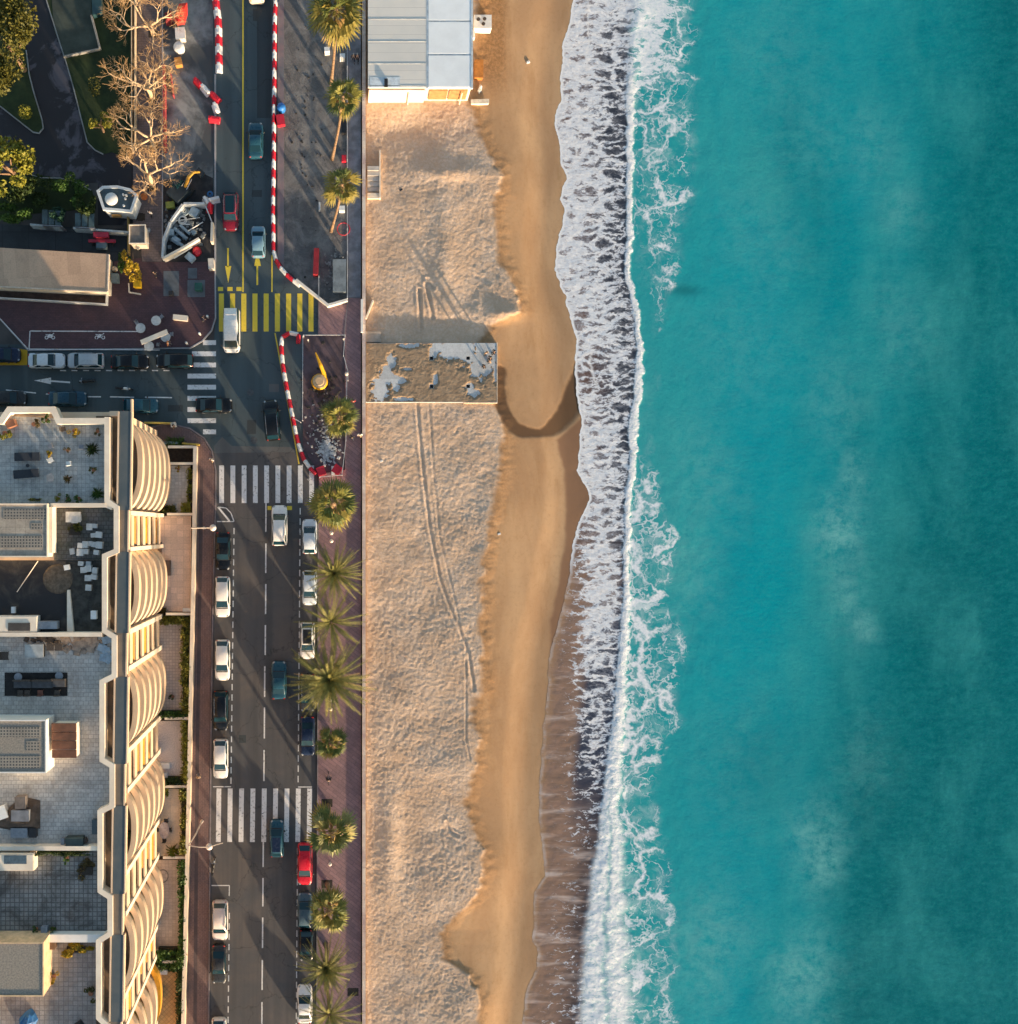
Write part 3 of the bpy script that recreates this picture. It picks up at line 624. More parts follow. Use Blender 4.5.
SC.cycles.use_denoising = True; SC.cycles.max_bounces = 4; SC.cycles.use_adaptive_sampling = True; SC.cycles.adaptive_threshold = .03
# ================================================================== vehicles
GLASS = NT('car_glass'); GLASS.set(Base_Color=(.007, .030, .045), Roughness=.12); GLASS.b.inputs['Specular IOR Level'].default_value = .35; GLASS = GLASS.m
RUB = M('tyre_rubber', (.02, .02, .02), .85, .2, 5); RIM = M('alloy_rim', (.45, .45, .47), .35, .1, 5, 0, .8)
LENS = M('headlight_lens', (.34, .36, .38), .15, .05, 5); REDL = M('tail_lens', (.42, .02, .015), .2, .1, 5); BLK = M('black_plastic', (.018, .018, .02), .55, .2, 3)
CHROME = M('chrome_trim', (.6, .6, .62), .2, .1, 4, 0, .9)
def paint(name, c, rough=.28):
    if name in MC: return MC[name]
    n = NT(name); d = n.mr(n.noise(2.5, 5, .7), .4, .75, 0, .22)
    n.set(Base_Color=n.mix(d, c, sh(c, .75)), Roughness=n.mr(n.noise(3, 3), .3, .7, rough-.05, rough+.12), Metallic=.05, Coat_Weight=.25, Coat_Roughness=.1); n.b.inputs['Specular IOR Level'].default_value = .3
    MC[name] = n.m; return n.m
KINDS = {  # length, half width, belt, roof height, windscreen base / roof front / roof rear / rear base (fraction from the nose)
    'hatch': (4.15, .89, .95, 1.48, .24, .42, .86, .975), 'sedan': (4.55, .91, .93, 1.43, .27, .43, .70, .86), 'suv': (4.5, .94, 1.03, 1.66, .24, .38, .88, .975),
    'mini': (3.75, .85, .93, 1.47, .23, .40, .84, .97), 'van': (5.2, 1.0, 1.12, 1.98, .10, .24, .965, .99)}
def car_proto(kind):
    L, w, belt, rh, fa, fb, fc, fd = KINDS[kind]
    root = thing('parked_car', (0, 0, 0), '-', 'car')
    X = lambda t: L/2-t*L
    hood = belt-.04 if kind != 'van' else belt-.02
    st = [(0, .50, .50), (.008, .66, .60), (.022, .79, .68), (.045, .885, .74), (.085, .95, .81), (.15, .985, hood-.04), (fa, 1, hood), (fa+.05, 1, belt), (.5, 1, belt+.01), (fd-.04, .985, belt+.02)]
    if kind == 'sedan': st += [(.93, .965, belt+.01), (.965, .91, belt-.04), (.985, .82, .84), (.996, .70, .74), (1, .56, .62)]
    else: st += [(.965, .95, belt-.03), (.985, .87, .88), (.996, .76, .78), (1, .62, .66)]
    b = MB(); vs = []; n = 0
    for t, k, zt in st:
        ww = w*k; half = [(ww*.86, .2), (ww, .36), (ww*1.0, zt*.66), (ww*.975, zt-.09), (ww*.90, zt-.02), (ww*.55, zt+.015), (0, zt+.03)]
        ring = [(X(t), y, z) for y, z in half]+[(X(t), -y, z) for y, z in half[-2::-1]]
        vs += ring; n = len(ring)
    fs = [(i*n+k, i*n+k+1, (i+1)*n+k+1, (i+1)*n+k) for i in range(len(st)-1) for k in range(n-1)]
    fs += [(i*n+n-1, i*n, (i+1)*n, (i+1)*n+n-1) for i in range(len(st)-1)]
    fs += [tuple(range(n-1, -1, -1)), tuple(range((len(st)-1)*n, len(st)*n))]
    b.add(vs, [f[::-1] for f in fs])
    # cabin shell
    A_, B_, C_, D_ = X(fa), X(fb), X(fc), X(fd)
    def cs(x, wb, wt, zb, zt): return [(x, wb, zb), (x, wt, zt-.05), (x, wt*.8, zt), (x, 0, zt+.02), (x, -wt*.8, zt), (x, -wt, zt-.05), (x, -wb, zb)]
    wb, wt = w*.93, w*.77
    secs = [[(A_, w*.93, belt-.03), (A_, w*.86, belt-.01), (A_, w*.66, belt+.01), (A_, 0, belt+.02), (A_, -w*.66, belt+.01), (A_, -w*.86, belt-.01), (A_, -w*.93, belt-.03)],
            cs(B_, wb, wt, belt-.03, rh), cs((B_+C_)/2, wb, wt*1.02, belt-.03, rh+.03), cs(C_, wb, wt*.97, belt-.03, rh-.02),
            [(D_, w*.9, belt-.03), (D_, w*.82, belt), (D_, w*.64, belt+.02), (D_, 0, belt+.03), (D_, -w*.64, belt+.02), (D_, -w*.82, belt), (D_, -w*.9, belt-.03)]]
    cv = [p for s_ in secs for p in s_]
    b.add(cv, [(i*7+k, (i+1)*7+k, (i+1)*7+k+1, i*7+k+1) for i in range(4) for k in range(6)])
    body = b.build('body', None, root, True); body.data.materials.append(BLK)
    mod = None
    def V3(a, b_, t): return tuple(lerp(p, q, t) for p, q in zip(a, b_))
    def pane(a, b_, c, d, off):                       # a,b bottom edge, c,d top edge above b,a
        q = [V3(a, d, .06), V3(b_, c, .06), V3(b_, c, .93), V3(a, d, .93)]
        g = MB(); g.panel(q, off); return g
    f = pane((A_, -w*.80, belt+.0), (A_, w*.80, belt+.0), (B_, w*.70, rh-.005), (B_, -w*.70, rh-.005), .028); f.build('windshield', GLASS, root)
    f = pane((D_, w*.74, belt+.02), (D_, -w*.74, belt+.02), (C_, -w*.66, rh-.03), (C_, w*.66, rh-.03), .028); f.build('rear_window', GLASS, root)
    for s in (1, -1):
        a = (lerp(A_, B_, .35), s*(wb+.005), belt+.03); b_ = (lerp(D_, C_, .3), s*(wb+.005), belt+.03); c = (lerp(C_, D_, .02), s*(wt+.01), rh-.07); d = (lerp(B_, A_, .02), s*(wt+.01), rh-.07)
        q = [a, b_, c, d]; q = q if s < 0 else [b_, a, d, c]
        g = MB(); g.panel(q, .02); g.build('side_window', GLASS, root)
        g = MB(); g.ell((lerp(A_, B_, .30), s*(w+.11), belt+.05), (.09, .13, .08), 8, 5); g.build('mirror', BLK, root, True)
        g = MB(); g.ell((L/2-.20, s*w*.68, .70), (.19, .12, .07), 10, 6, -s*.6); g.build('headlight', LENS, root, True)
        g = MB(); g.ell((-L/2+.11, s*w*.70, .83), (.09, .13, .09), 10, 6); g.build('tail_light', REDL, root, True)
        for xx in (.305, -.30):
            g = MB(); g.tube([(xx*L, s*(w-.22), .32), (xx*L, s*(w-.02), .32)], .32, 16); wh = g.build('wheel', RUB, root)
            g = MB(); g.tube([(xx*L, s*(w-.04), .32), (xx*L, s*(w-.005), .32)], .2, 12); g.build('rim', RIM, wh)
    g = MB(); g.box((L/2-.015, 0, .42), (.06, w*1.1, .14)); g.build('grille', BLK, root)
    g = MB(); g.box((A_+.05, 0, belt-.005), (.12, w*1.5, .05)); g.build('scuttle', BLK, root)
    if kind == 'suv':
        for s in (1, -1):
            g = MB(); g.tube([(B_-.15, s*wt*.92, rh+.05), (C_+.1, s*wt*.92, rh+.03)], .03, 6); g.build('roof_rail', CHROME, root)
    if kind == 'van':
        for k in range(4):
            g = MB(); g.box((lerp(B_, C_, .2+.2*k), 0, rh+.02), (.05, w*1.3, .05)); g.build('roof_bar', M('white_bar', (.7, .7, .7), .5), root)
    return root
PROT = {}
def car(x, y, ang, kind, pm, label, top=None, moving=False, group='cars parked along the kerb', ln=1.0, cat='car'):
    p = P(x, y, .9); p.z = .004
    if kind not in PROT: PROT[kind] = car_proto(kind); o = PROT[kind]
    else: o = copy_tree(PROT[kind])
    o.name = 'white_van' if kind == 'van' else ('moving_car' if moving else 'parked_car')
    if kind == 'van': o.name = 'delivery_van'
    o.location = p; o.rotation_euler = (0, 0, R(ang)); o.scale = (ln, 1, 1) if ln != 1.0 else (1, 1, 1)
    o['label'] = label; o['category'] = cat; o['group'] = group
    body = [c for c in o.children if c.name.startswith('body')][0]; own_mat(body, pm)
    if top:
        L, w, belt, rh, fa, fb, fc, fd = KINDS[kind]
        g = MB(); x0, x1 = L/2-(fb+.02)*L, L/2-(fc-.03)*L
        g.box(((x0+x1)/2, 0, rh+.045), (abs(x1-x0), w*1.12, .03), 0, .97); g.build('roof_panel', top, o, False, True)
    return o
UP, DN, RT, LT = 90, -90, 0, 180
WHT = paint('paint_white', (.78, .77, .75)); WHB = paint('paint_cool_white', (.60, .67, .74)); BLKP = paint('paint_black', (.006, .007, .009), .16); NAVY = paint('paint_navy', (.012, .022, .055), .2)
TEAL = paint('paint_teal', (.018, .075, .115)); DRED = paint('paint_dark_red', (.16, .008, .022)); RED = paint('paint_red', (.55, .012, .03)); SILV = paint('paint_silver', (.40, .45, .50)); LBLU = paint('paint_light_blue', (.15, .27, .36)); GRBL = paint('paint_grey_blue', (.06, .10, .13)); CRM = paint('paint_cream', (.70, .62, .50)); DGRY = paint('paint_dark_grey', (.03, .033, .037)); DBLU = paint('paint_deep_blue', (.015, .06, .10))
DGL = GLASS
GM = 'cars driving on the main road'
car(256.5, -17.5, UP, 'suv', CRM, 'cream car cut off by the top edge, driving up beside the yellow line', moving=True, group=GM)
car(255.4, 139.5, UP, 'sedan', TEAL, 'teal car in the right lane just below the blue drum', moving=True, group=GM, ln=.94)
car(230.3, 211, DN, 'suv', DRED, 'dark red car with black glass roof driving down the left lane', top=DGL, moving=True, group=GM)
car(258, 241, UP, 'mini', LBLU, 'small light blue car on the yellow up arrow', moving=True, group=GM)
car(231.4, 330.5, DN, 'van', WHT, 'white van rolling over the yellow crosswalk', moving=True, group=GM, cat='van')
car(213.5, 405, RT, 'sedan', BLKP, 'black car crossing the horizontal zebra stripes out of the side street', moving=True, group=GM, ln=.96)
car(271.5, 420, 95, 'suv', BLKP, 'black car with slight tilt beside the slanting red and white barriers', moving=True, group=GM, ln=1.08)
car(279.3, 525.5, UP, 'suv', WHT, 'white car waiting on the yellow stop bars below the middle zebra crossing', moving=True, group=GM, ln=1.08)
car(278.8, 680.5, UP, 'sedan', TEAL, 'teal saloon driving up the right lane beside the largest feathery palm', moving=True, group=GM)
car(276.6, 839, UP, 'mini', LBLU if False else TEAL, 'teal hatchback leaving the lowest zebra crossing', top=NAVY, moving=True, group=GM, ln=1.18)
K1 = 'cars parked on the sea side of the main road'; K2 = 'cars parked on the building side of the main road'; K3 = 'cars parked in the side street'
car(309.5, 536.5, UP, 'hatch', WHB, 'pale blue white car parked directly below the palm on the middle crossing', group=K1)
car(309.5, 588, DN, 'hatch', WHB, 'pale blue white car parked half under the feathery palm fronds', group=K1)
car(307.3, 641, DN, 'hatch', WHT, 'white car with black roof parked beside the sparse feathery palm', top=BLK, group=K1, ln=1.06)
car(307.5, 693, DN, 'suv', DGRY, 'dark grey car with roof rails parked under the largest palm', group=K1)
car(307.3, 736.5, DN, 'sedan', NAVY, 'dark navy car parked beside the small round palm', group=K1, ln=1.04)
car(304.7, 865, DN, 'hatch', RED, 'bright red car parked just below the lowest zebra crossing', group=K1, ln=1.2)
car(304.7, 911, UP, 'hatch', GRBL, 'grey blue car parked right behind the bright red one', group=K1)
car(306, 946, DN, 'mini', BLKP, 'small black car between the grey blue car and the white one near the bottom', group=K1)
car(304.5, 1005, UP, 'sedan', WHT, 'white car parked by the lowest sparse palm at the bottom edge', group=K1)
car(222.8, 551, DN, 'sedan', BLKP, 'black car parked first below the street lamp on the building side', group=K2)
car(222.3, 597, DN, 'hatch', WHT, 'white car parked directly below the first black one on the building side', group=K2, ln=1.17)
car(222.2, 660.5, DN, 'hatch', WHT, 'white car parked alone between two gaps, beside the hedged tile garden', group=K2, ln=1.17)
car(220.6, 711, DN, 'suv', BLKP, 'black car with pale reflections parked between two white cars on the building side', group=K2, ln=1.06)
car(220.3, 759.5, DN, 'hatch', WHT, 'white car with roof bars parked right above the lowest zebra crossing', group=K2, ln=1.13)
car(219.8, 921.5, DN, 'suv', paint('paint_pearl', (.66, .58, .55)), 'pearl white car parked below the painted bay end and above a black one', group=K2, ln=1.05)
car(218.7, 965, DN, 'sedan', DGRY, 'black car parked lowest but one on the building side', group=K2, ln=1.02)
car(218.6, 1037, DN, 'hatch', WHT, 'white car cut by the bottom edge on the building side', group=K2)
car(2, 354.5, RT, 'hatch', NAVY, 'dark car standing in the yellow bus bay at the left edge', group=K3)
car(46, 360.3, RT, 'sedan', WHB, 'white car parked right next to the yellow bus bay', group=K3, ln=.96)
car(85, 360.3, LT, 'suv', SILV, 'silver estate car with roof rails parked between the white and the black car', group=K3, ln=.97)
car(129.5, 361.5, RT, 'sedan', BLKP, 'black saloon parked third from the yellow bay in the side street', group=K3)
car(174.3, 360.5, LT, 'hatch', BLKP, 'black hatchback parked at the zebra crossing end of the side street', group=K3, ln=1.08)
car(140.5, 405.5, RT, 'hatch', TEAL, 'blue car tucked against the north end of the apartment building', group=K3, ln=1.0)
car(67, 398.5, RT, 'sedan', DBLU, 'dark blue car in the shade at the foot of the building', group=K3)
car(8, 398, RT, 'hatch', DGRY, 'dark grey car in the shade at the left end of the building', group=K3)
# ------------------------------------------------------------------ two-wheelers
def scooter_proto():
    o = thing('motorcycle', (0, 0, 0), '-', 'motorbike')
    for xx in (.66, -.62):
        g = MB(); g.tube([(xx, -.06, .3), (xx, .06, .3)], .30, 16); wh = g.build('wheel', RUB, o); g = MB(); g.tube([(xx, -.065, .3), (xx, .065, .3)], .17, 10); g.build('rim', RIM, wh)
    g = MB(); g.ell((.12, 0, .72), (.42, .17, .2)); g.box((0, 0, .45), (.8, .24, .3)); g.build('body', BLK, o, True)
    g = MB(); g.ell((-.42, 0, .82), (.44, .16, .09)); g.build('seat', M('seat_vinyl', (.015, .015, .017), .6), o, True)
    g = MB(); g.tube([(.66, 0, .3), (.45, 0, 1.0)], .05, 8); g.build('fork', CHROME, o)
    g = MB(); g.tube([(.36, -.38, 1.05), (.46, -.2, 1.06), (.46, .2, 1.06), (.36, .38, 1.05)], .025, 6); g.build('handlebar', CHROME, o)
    g = MB(); g.ell((.62, 0, .88), (.12, .13, .13)); g.build('headlight', LENS, o, True)
    g = MB(); g.box((-.95, 0, .78), (.3, .32, .26), 0, .85); g.build('top_box', BLK, o)
    return o
mp = scooter_proto()
for i, (x, y, a, m, l) in enumerate(((86, 381, 184, BLK, 'black motorbike beside the white arrow in the side street'), (124.5, 388.5, -4, WHT, 'motorbike with white front parked on the dashed line of the side street'), (213.5, 866, 80, BLK, 'dark scooter parked at the kerb below the lowest zebra crossing'), (186, 360 if False else 1090, 0, BLK, ''))):
    if not l: continue
    o = mp if i == 0 else copy_tree(mp); p = P(x, y, .7); p.z = .004; o.location = p; o.rotation_euler = (0, 0, R(a)); o['label'] = l; o['group'] = 'motorbikes at the kerb'
    if m is not BLK:
        for c in o.children:
            if c.name.startswith('body'): own_mat(c, m)
# ------------------------------------------------------------------ people
def skin_body(vs, es, rad, name):
    me = bpy.data.meshes.new('tmp'); me.from_pydata(vs, es, []); o = bpy.data.objects.new('tmp', me); COL.objects.link(o)
    o.modifiers.new('s', 'SKIN'); o.modifiers.new('d', 'SUBSURF').levels = 1
    for i, v in enumerate(me.skin_vertices[0].data): v.radius = rad[i] if isinstance(rad[i], tuple) else (rad[i], rad[i])
    me.skin_vertices[0].data[0].use_root = True
    dg = bpy.context.evaluated_depsgraph_get(); m2 = bpy.data.meshes.new_from_object(o.evaluated_get(dg)); m2.name = name
    bpy.data.objects.remove(o); m2.polygons.foreach_set('use_smooth', [True]*len(m2.polygons)); return m2
SKIN = M('skin', (.52, .33, .24), .6, .05, 4); HAIRS = [M('hair_dark', (.03, .02, .015), .7), M('hair_brown', (.10, .055, .03), .7), M('hair_grey', (.4, .37, .34), .7)]
def person_proto(pose):
    o = thing('person', (0, 0, 0), '-', 'person')
    st = .26 if pose == 'walk' else .0
    if pose == 'ride':
        hip, chest, neck, head = (-.25, .95), (-.02, 1.32), (.06, 1.48), (.12, 1.66); kn = [(.18, .70), (.12, .82)]; ft = [(.0, .30), (.05, .52)]; el = (.14, 1.12); ha = (.40, 1.06)
    else:
        hip, chest, neck, head = (0, .92), (0, 1.30), (.0, 1.50), (.03, 1.64); kn = [(st*.7, .50), (-st*.3, .50)]; ft = [(st, .08), (-st, .10)]; el = (-.02, 1.10); ha = (.10, .88)
    V = [(hip[0], 0, hip[1]), ((hip[0]+chest[0])/2, 0, (hip[1]+chest[1])/2), (chest[0], 0, chest[1]), (neck[0], 0, neck[1]), (head[0], 0, head[1]), (head[0]+.01, 0, head[1]+.09)]
    rad = [(.14, .11), (.13, .10), (.16, .11), .055, (.085, .098), (.07, .08)]; E = [(0, 1), (1, 2), (2, 3), (3, 4), (4, 5)]
    def chain(a, pts, rr):
        for p, r in zip(pts, rr): V.append(p); rad.append(r); E.append((a, len(V)-1)); a = len(V)-1
    for i, s in enumerate((1, -1)):
        chain(2, [(chest[0], s*.19, chest[1]+.08), (el[0], s*.27, el[1]), (ha[0], s*(.25 if pose != 'ride' else .3), ha[1]), (ha[0]+.06, s*(.245 if pose != 'ride' else .3), ha[1]-.06)], [.062, .047, .034, (.042, .02)])
        chain(0, [(hip[0]+.01, s*.10, hip[1]-.08), (kn[i][0], s*.11, kn[i][1]), (ft[i][0], s*.11, ft[i][1]), (ft[i][0]+.16, s*.12, ft[i][1]-.04)], [.095, .062, .045, .04])
    me = skin_body(V, E, rad, 'body'); bo = bpy.data.objects.new('body', me); COL.objects.link(bo); me.materials.append(SKIN); bo.parent = o
    # fingers, nose and eyes belong to the same continuous body mesh
    g = MB()
    for s in (1, -1):
        yy = s*(.245 if pose != 'ride' else .3)
        for k, ln in enumerate((.07, .08, .075, .06)):
            a = Vector((ha[0]+.09, yy+(k-1.5)*.021, ha[1]-.085)); g.tube([a, a+Vector((ln*.6, 0, -.02)), a+Vector((ln*.75, 0, -.055))], [.010, .009, .007], 5)
        g.tube([(ha[0]+.05, yy-s*.035, ha[1]-.06), (ha[0]+.10, yy-s*.055, ha[1]-.10)], [.012, .009], 5)
    g.ell((head[0]+.10, 0, head[1]+.015), (.02, .014, .022), 6, 4)
    bm = bmesh.new(); bm.from_mesh(me); t = bpy.data.meshes.new('t'); t.from_pydata(g.v, [], g.f); bm.from_mesh(t); bm.to_mesh(me); bm.free(); me.polygons.foreach_set('use_smooth', [True]*len(me.polygons))
    g = MB()
    for s in (1, -1): g.ell((head[0]+.088, s*.033, head[1]+.035), (.011, .014, .01), 6, 4)
    g.build('eyes', M('eye_dark', (.02, .02, .02), .3), o, True, True)
    g = MB(); g.ell((head[0]-.018, 0, head[1]+.075), (.112, .10, .095)); g.build('hair', HAIRS[0], o, True, True)
    # clothes: jacket and trousers follow the body
    JV = [V[0], V[1], V[2], (neck[0], 0, neck[1]-.05)]; JR = [(.165, .13), (.155, .125), (.185, .135), .075]; JE = [(0, 1), (1, 2), (2, 3)]
    TV = [(hip[0], 0, hip[1]+.02)]; TR = [(.155, .125)]; TE = []
    for i, s in enumerate((1, -1)):
        a = 2
        for p, r in (((chest[0], s*.19, chest[1]+.08), .08), ((el[0], s*.27, el[1]), .064), ((lerp(el[0], ha[0], .85), s*(.252 if pose != 'ride' else .295), lerp(el[1], ha[1], .85)), .05)):
            JV.append(p); JR.append(r); JE.append((a, len(JV)-1)); a = len(JV)-1
        a = 0
        for p, r in (((hip[0]+.01, s*.10, hip[1]-.08), .112), ((kn[i][0], s*.11, kn[i][1]), .08), ((ft[i][0], s*.11, ft[i][1]+.07), .065)):
            TV.append(p); TR.append(r); TE.append((a, len(TV)-1)); a = len(TV)-1
    for nm, a_, b_, c_, m in (('jacket', JV, JE, JR, BLK), ('trousers', TV, TE, TR, BLK)):
        me = skin_body(a_, b_, c_, nm); q = bpy.data.objects.new(nm, me); COL.objects.link(q); me.materials.append(m); q.parent = o
    for i, s in enumerate((1, -1)):
        g = MB(); g.ell((ft[i][0]+.07, s*.115, ft[i][1]-.02), (.14, .055, .055)); g.build('shoe', M('shoe_leather', (.04, .035, .03), .6), o, True, True)
    return o
PP = {}
CL = {k: M('cloth_'+k, c, .85, .15, 6) for k, c in dict(black=(.015, .015, .018), navy=(.02, .03, .06), white=(.75, .73, .70), red=(.35, .03, .03), grey=(.16, .16, .17), tan=(.40, .28, .17), blue=(.05, .10, .22), orange=(.55, .18, .05)).items()}
def person(x, y, z, a, pose, jac, tro, hair, label, group='people on foot'):
    o = copy_tree(PP[pose]) if pose in PP else PP.setdefault(pose, person_proto(pose))
    p = P(x, y, z+1.3); p.z = z; o.location = p; o.rotation_euler = (0, 0, R(a)); o['label'] = label; o['group'] = group
    for c in o.children:
        if c.name.startswith('jacket'): own_mat(c, CL[jac])
        if c.name.startswith('trousers'): own_mat(c, CL[tro])
        if c.name.startswith('hair'): own_mat(c, HAIRS[hair])
    return o
JZ = -.05
person(494.5, 351.5, JZ, 200, 'stand', 'black', 'black', 0, 'person in dark clothes at the upper right corner of the concrete slab')
person(490.6, 357.5, JZ, 215, 'stand', 'black', 'navy', 0, 'person in dark clothes second from the corner of the concrete slab')
person(489.6, 360.8, JZ, 30, 'stand', 'tan', 'navy', 1, 'person in tan jacket between the dark figures on the concrete slab')
person(486.2, 352.6, JZ, 300, 'stand', 'tan', 'grey', 1, 'person in tan clothes standing apart above the others on the concrete slab')
person(484.2, 366, JZ, 40, 'stand', 'black', 'black', 0, 'person in dark clothes farthest from the corner on the concrete slab')
person(353.5, 55.5, .13, -90, 'walk', 'black', 'navy', 2, 'left one of two grey-haired people walking on the path by the beach restaurant', 'couple on the path')
person(357.3, 55.5, .13, -90, 'walk', 'navy', 'black', 2, 'right one of two grey-haired people walking on the path by the beach restaurant', 'couple on the path')
person(353.3, 401, .13, 90, 'walk', 'red', 'black', 0, 'person in dark red jacket on the promenade beside the palm in the enclosure')
person(352.2, 437.5, .13, 90, 'walk', 'black', 'navy', 0, 'person in black walking on the promenade, left of another near the wall')
person(360, 434.5, .13, -90, 'walk', 'white', 'tan', 1, 'person in white top on the promenade right next to the sea wall')
person(149.5, 212, .13, 60, 'walk', 'white', 'black', 0, 'person in white jacket walking past the many-sided kiosk')
person(153.5, 272.5, .13, 80, 'walk', 'black', 'black', 0, 'person in black standing on the maroon plaza left of the slate patches')
person(202.5, 317.5, .13, 30, 'walk', 'navy', 'black', 0, 'person in dark clothes at the rounded plaza corner by the yellow crossing')
person(198, 777.5, .13, 90, 'walk', 'tan', 'grey', 1, 'person in tan on the left pavement level with the lowest zebra crossing')
person(211.3, 459.5, .13, 240, 'walk', 'white', 'tan', 1, 'person in white at the pavement corner left of the middle zebra crossing')
person(167.5, 343, .13, 0, 'walk', 'orange', 'grey', 1, 'person in orange beside the round tables on the plaza')
person(173.5, 425.8, .13, 200, 'walk', 'black', 'black', 0, 'person in black by the north entrance of the apartment garden')
# cyclist on the promenade
def bicycle(x, y, z, a, label):
    p = P(x, y, z+.6); p.z = z; o = thing('bicycle', p, label, 'bicycle', None, R(a)); loc = dict(local=True)
    for xx in (.52, -.52):
        g = MB(); g.add([(xx+r*math.cos(t), dy, .34+r*math.sin(t)) for t in [k*math.pi/12 for k in range(24)] for r, dy in ((.34, -.018), (.34, .018), (.30, .018), (.30, -.018))],
            [(4*k+j, 4*((k+1) % 24)+j, 4*((k+1) % 24)+(j+1) % 4, 4*k+(j+1) % 4) for k in range(24) for j in range(4)]); g.build('wheel', RUB, o, False, True)
    g = MB()
    for a_, b_ in (((-.52, .34), (-.1, .30)), ((-.1, .30), (.38, .78)), ((-.52, .34), (-.2, .80)), ((-.2, .80), (.36, .84)), ((-.1, .30), (-.22, .92)), ((.36, .95), (.52, .34))): g.tube([(a_[0], 0, a_[1]), (b_[0], 0, b_[1])], .022, 6)
    g.build('frame', M('bike_frame', (.25, .25, .27), .35, .1, 4, 0, .6), o, False, True)
    g = MB(); g.tube([(.30, -.30, 1.0), (.38, 0, 1.0), (.30, .30, 1.0)], .016, 6); g.build('handlebar', CHROME, o, False, True)
    g = MB(); g.ell((-.24, 0, .95), (.14, .08, .04)); g.build('saddle', BLK, o, True, True)
    return o
bicycle(328.6, 779, .13, 90, 'bicycle ridden along the maroon promenade')
person(328.6, 780, .13, 90, 'ride', 'black', 'navy', 0, 'person in black riding a bicycle along the promenade')
bicycle(183, 436.5, .13, 10, 'bicycle left at the north entrance of the apartment garden') if False else None
# ================================================================== palms
BARK = M('palm_bark', (.23, .145, .085), .95, .35, 4, .6); PLANE = M('plane_bark', (.62, .45, .28), .9, .3, 2.5, .3)
FAN = [leafmat('fan_leaf', (.085, .105, .022), (.225, .205, .045)), leafmat('fan_leaf_dark', (.05, .075, .022), (.12, .14, .035)), leafmat('fan_leaf_yellow', (.13, .12, .026), (.24, .19, .042)), leafmat('feather_leaf', (.12, .125, .035), (.24, .215, .06))]
DRYL = leafmat('dry_palm_leaf', (.26, .165, .06), (.38, .26, .10))
def fan_crown(mb, c, r, n, e0, e1, fold=.12):
    mb.tones = []
    for i in range(n):
        t0 = (i+.5)/n; az = i*2.39996+random.uniform(-.3, .3); el = lerp(e0, e1, t0**1.25)+random.uniform(-.15, .15); fs = len(mb.f)
        d = Vector((math.cos(az)*math.cos(el), math.sin(az)*math.cos(el), math.sin(el))); side = Vector((-math.sin(az), math.cos(az), 0)); roll = random.uniform(-.5, .5); up = d.cross(side); side = (side*math.cos(roll)+up*math.sin(roll)).normalized(); up = d.cross(side)
        rr = r*random.uniform(.80, 1.12); pl = rr*lerp(.46, .24, t0); q = Vector(c)+d*pl-Vector((0, 0, .08*pl)); mb.tube([c, q], [.035, .02], 4)
        k = 11; lf = rr*lerp(.62, .60, t0); spread = random.uniform(1.45, 1.85)
        for j in range(k):
            a = (j-(k-1)/2)*(spread/(k-1)); dd = d*math.cos(a)+side*math.sin(a); L = lf*(.66+.34*math.cos(a))*random.uniform(.85, 1.08); drp = Vector((0, 0, -1))*L*random.uniform(.12, .4)
            zig = up*(L*.045*(1 if j % 2 else -1)); m = q+dd*L*.55-Vector((0, 0, .03))+zig; t = q+dd*L+drp; wv = (side*math.cos(a)-d*math.sin(a))*(L*.060)
            mb.add([q, m-wv, m+wv, t], [(0, 1, 2), (1, 3, 2)])
        mb.tones.append((fs, len(mb.f), random.choice((0, 0, 1, 1, 2)) if t0 > .25 else random.choice((0, 2, 2))))
def tone(o, mb, mats):
    for m in mats[1:]: o.data.materials.append(m)
    for a, b, k in mb.tones:
        for p in o.data.polygons[a:b]: p.material_index = k
def feather_crown(mb, c, r, n, e0, e1, leaflets=24, droop=.75):
    for i in range(n):
        az = i*2.39996+random.uniform(-.25, .25); el = lerp(e0, e1, (i+.5)/n)+random.uniform(-.1, .1); L = r*random.uniform(.86, 1.12)*(1.05 if el < 1 else .8)
        h = Vector((math.cos(az), math.sin(az), 0)); side = Vector((-math.sin(az), math.cos(az), 0)); pts = []
        for k in range(9):
            t = k/8; pts.append(Vector(c)+h*(L*t*math.cos(el)+L*.12*t*t)+Vector((0, 0, L*(t*math.sin(el)-droop*t*t*math.cos(el)*.62))))
        mb.tube(pts, [.045*(1-.08*k) for k in range(9)], 4)
        for k in range(leaflets):
            t = .12+.88*k/(leaflets-1); f = t*8; i0 = min(7, int(f)); p = pts[i0].lerp(pts[i0+1], f-i0); tan = (pts[i0+1]-pts[i0]).normalized()
            ll = r*.135*(1.0-.55*abs(t-.45)/.55)*random.uniform(.85, 1.15)
            for s in (1, -1):
                dr = (side*s*.62+tan*.75+Vector((0, 0, .14-.26*random.random()))).normalized(); e = p+dr*ll; wv = tan*ll*.12
                mb.add([p-wv, p+wv, e], [(0, 1, 2)])
GP = 'palms along the promenade'
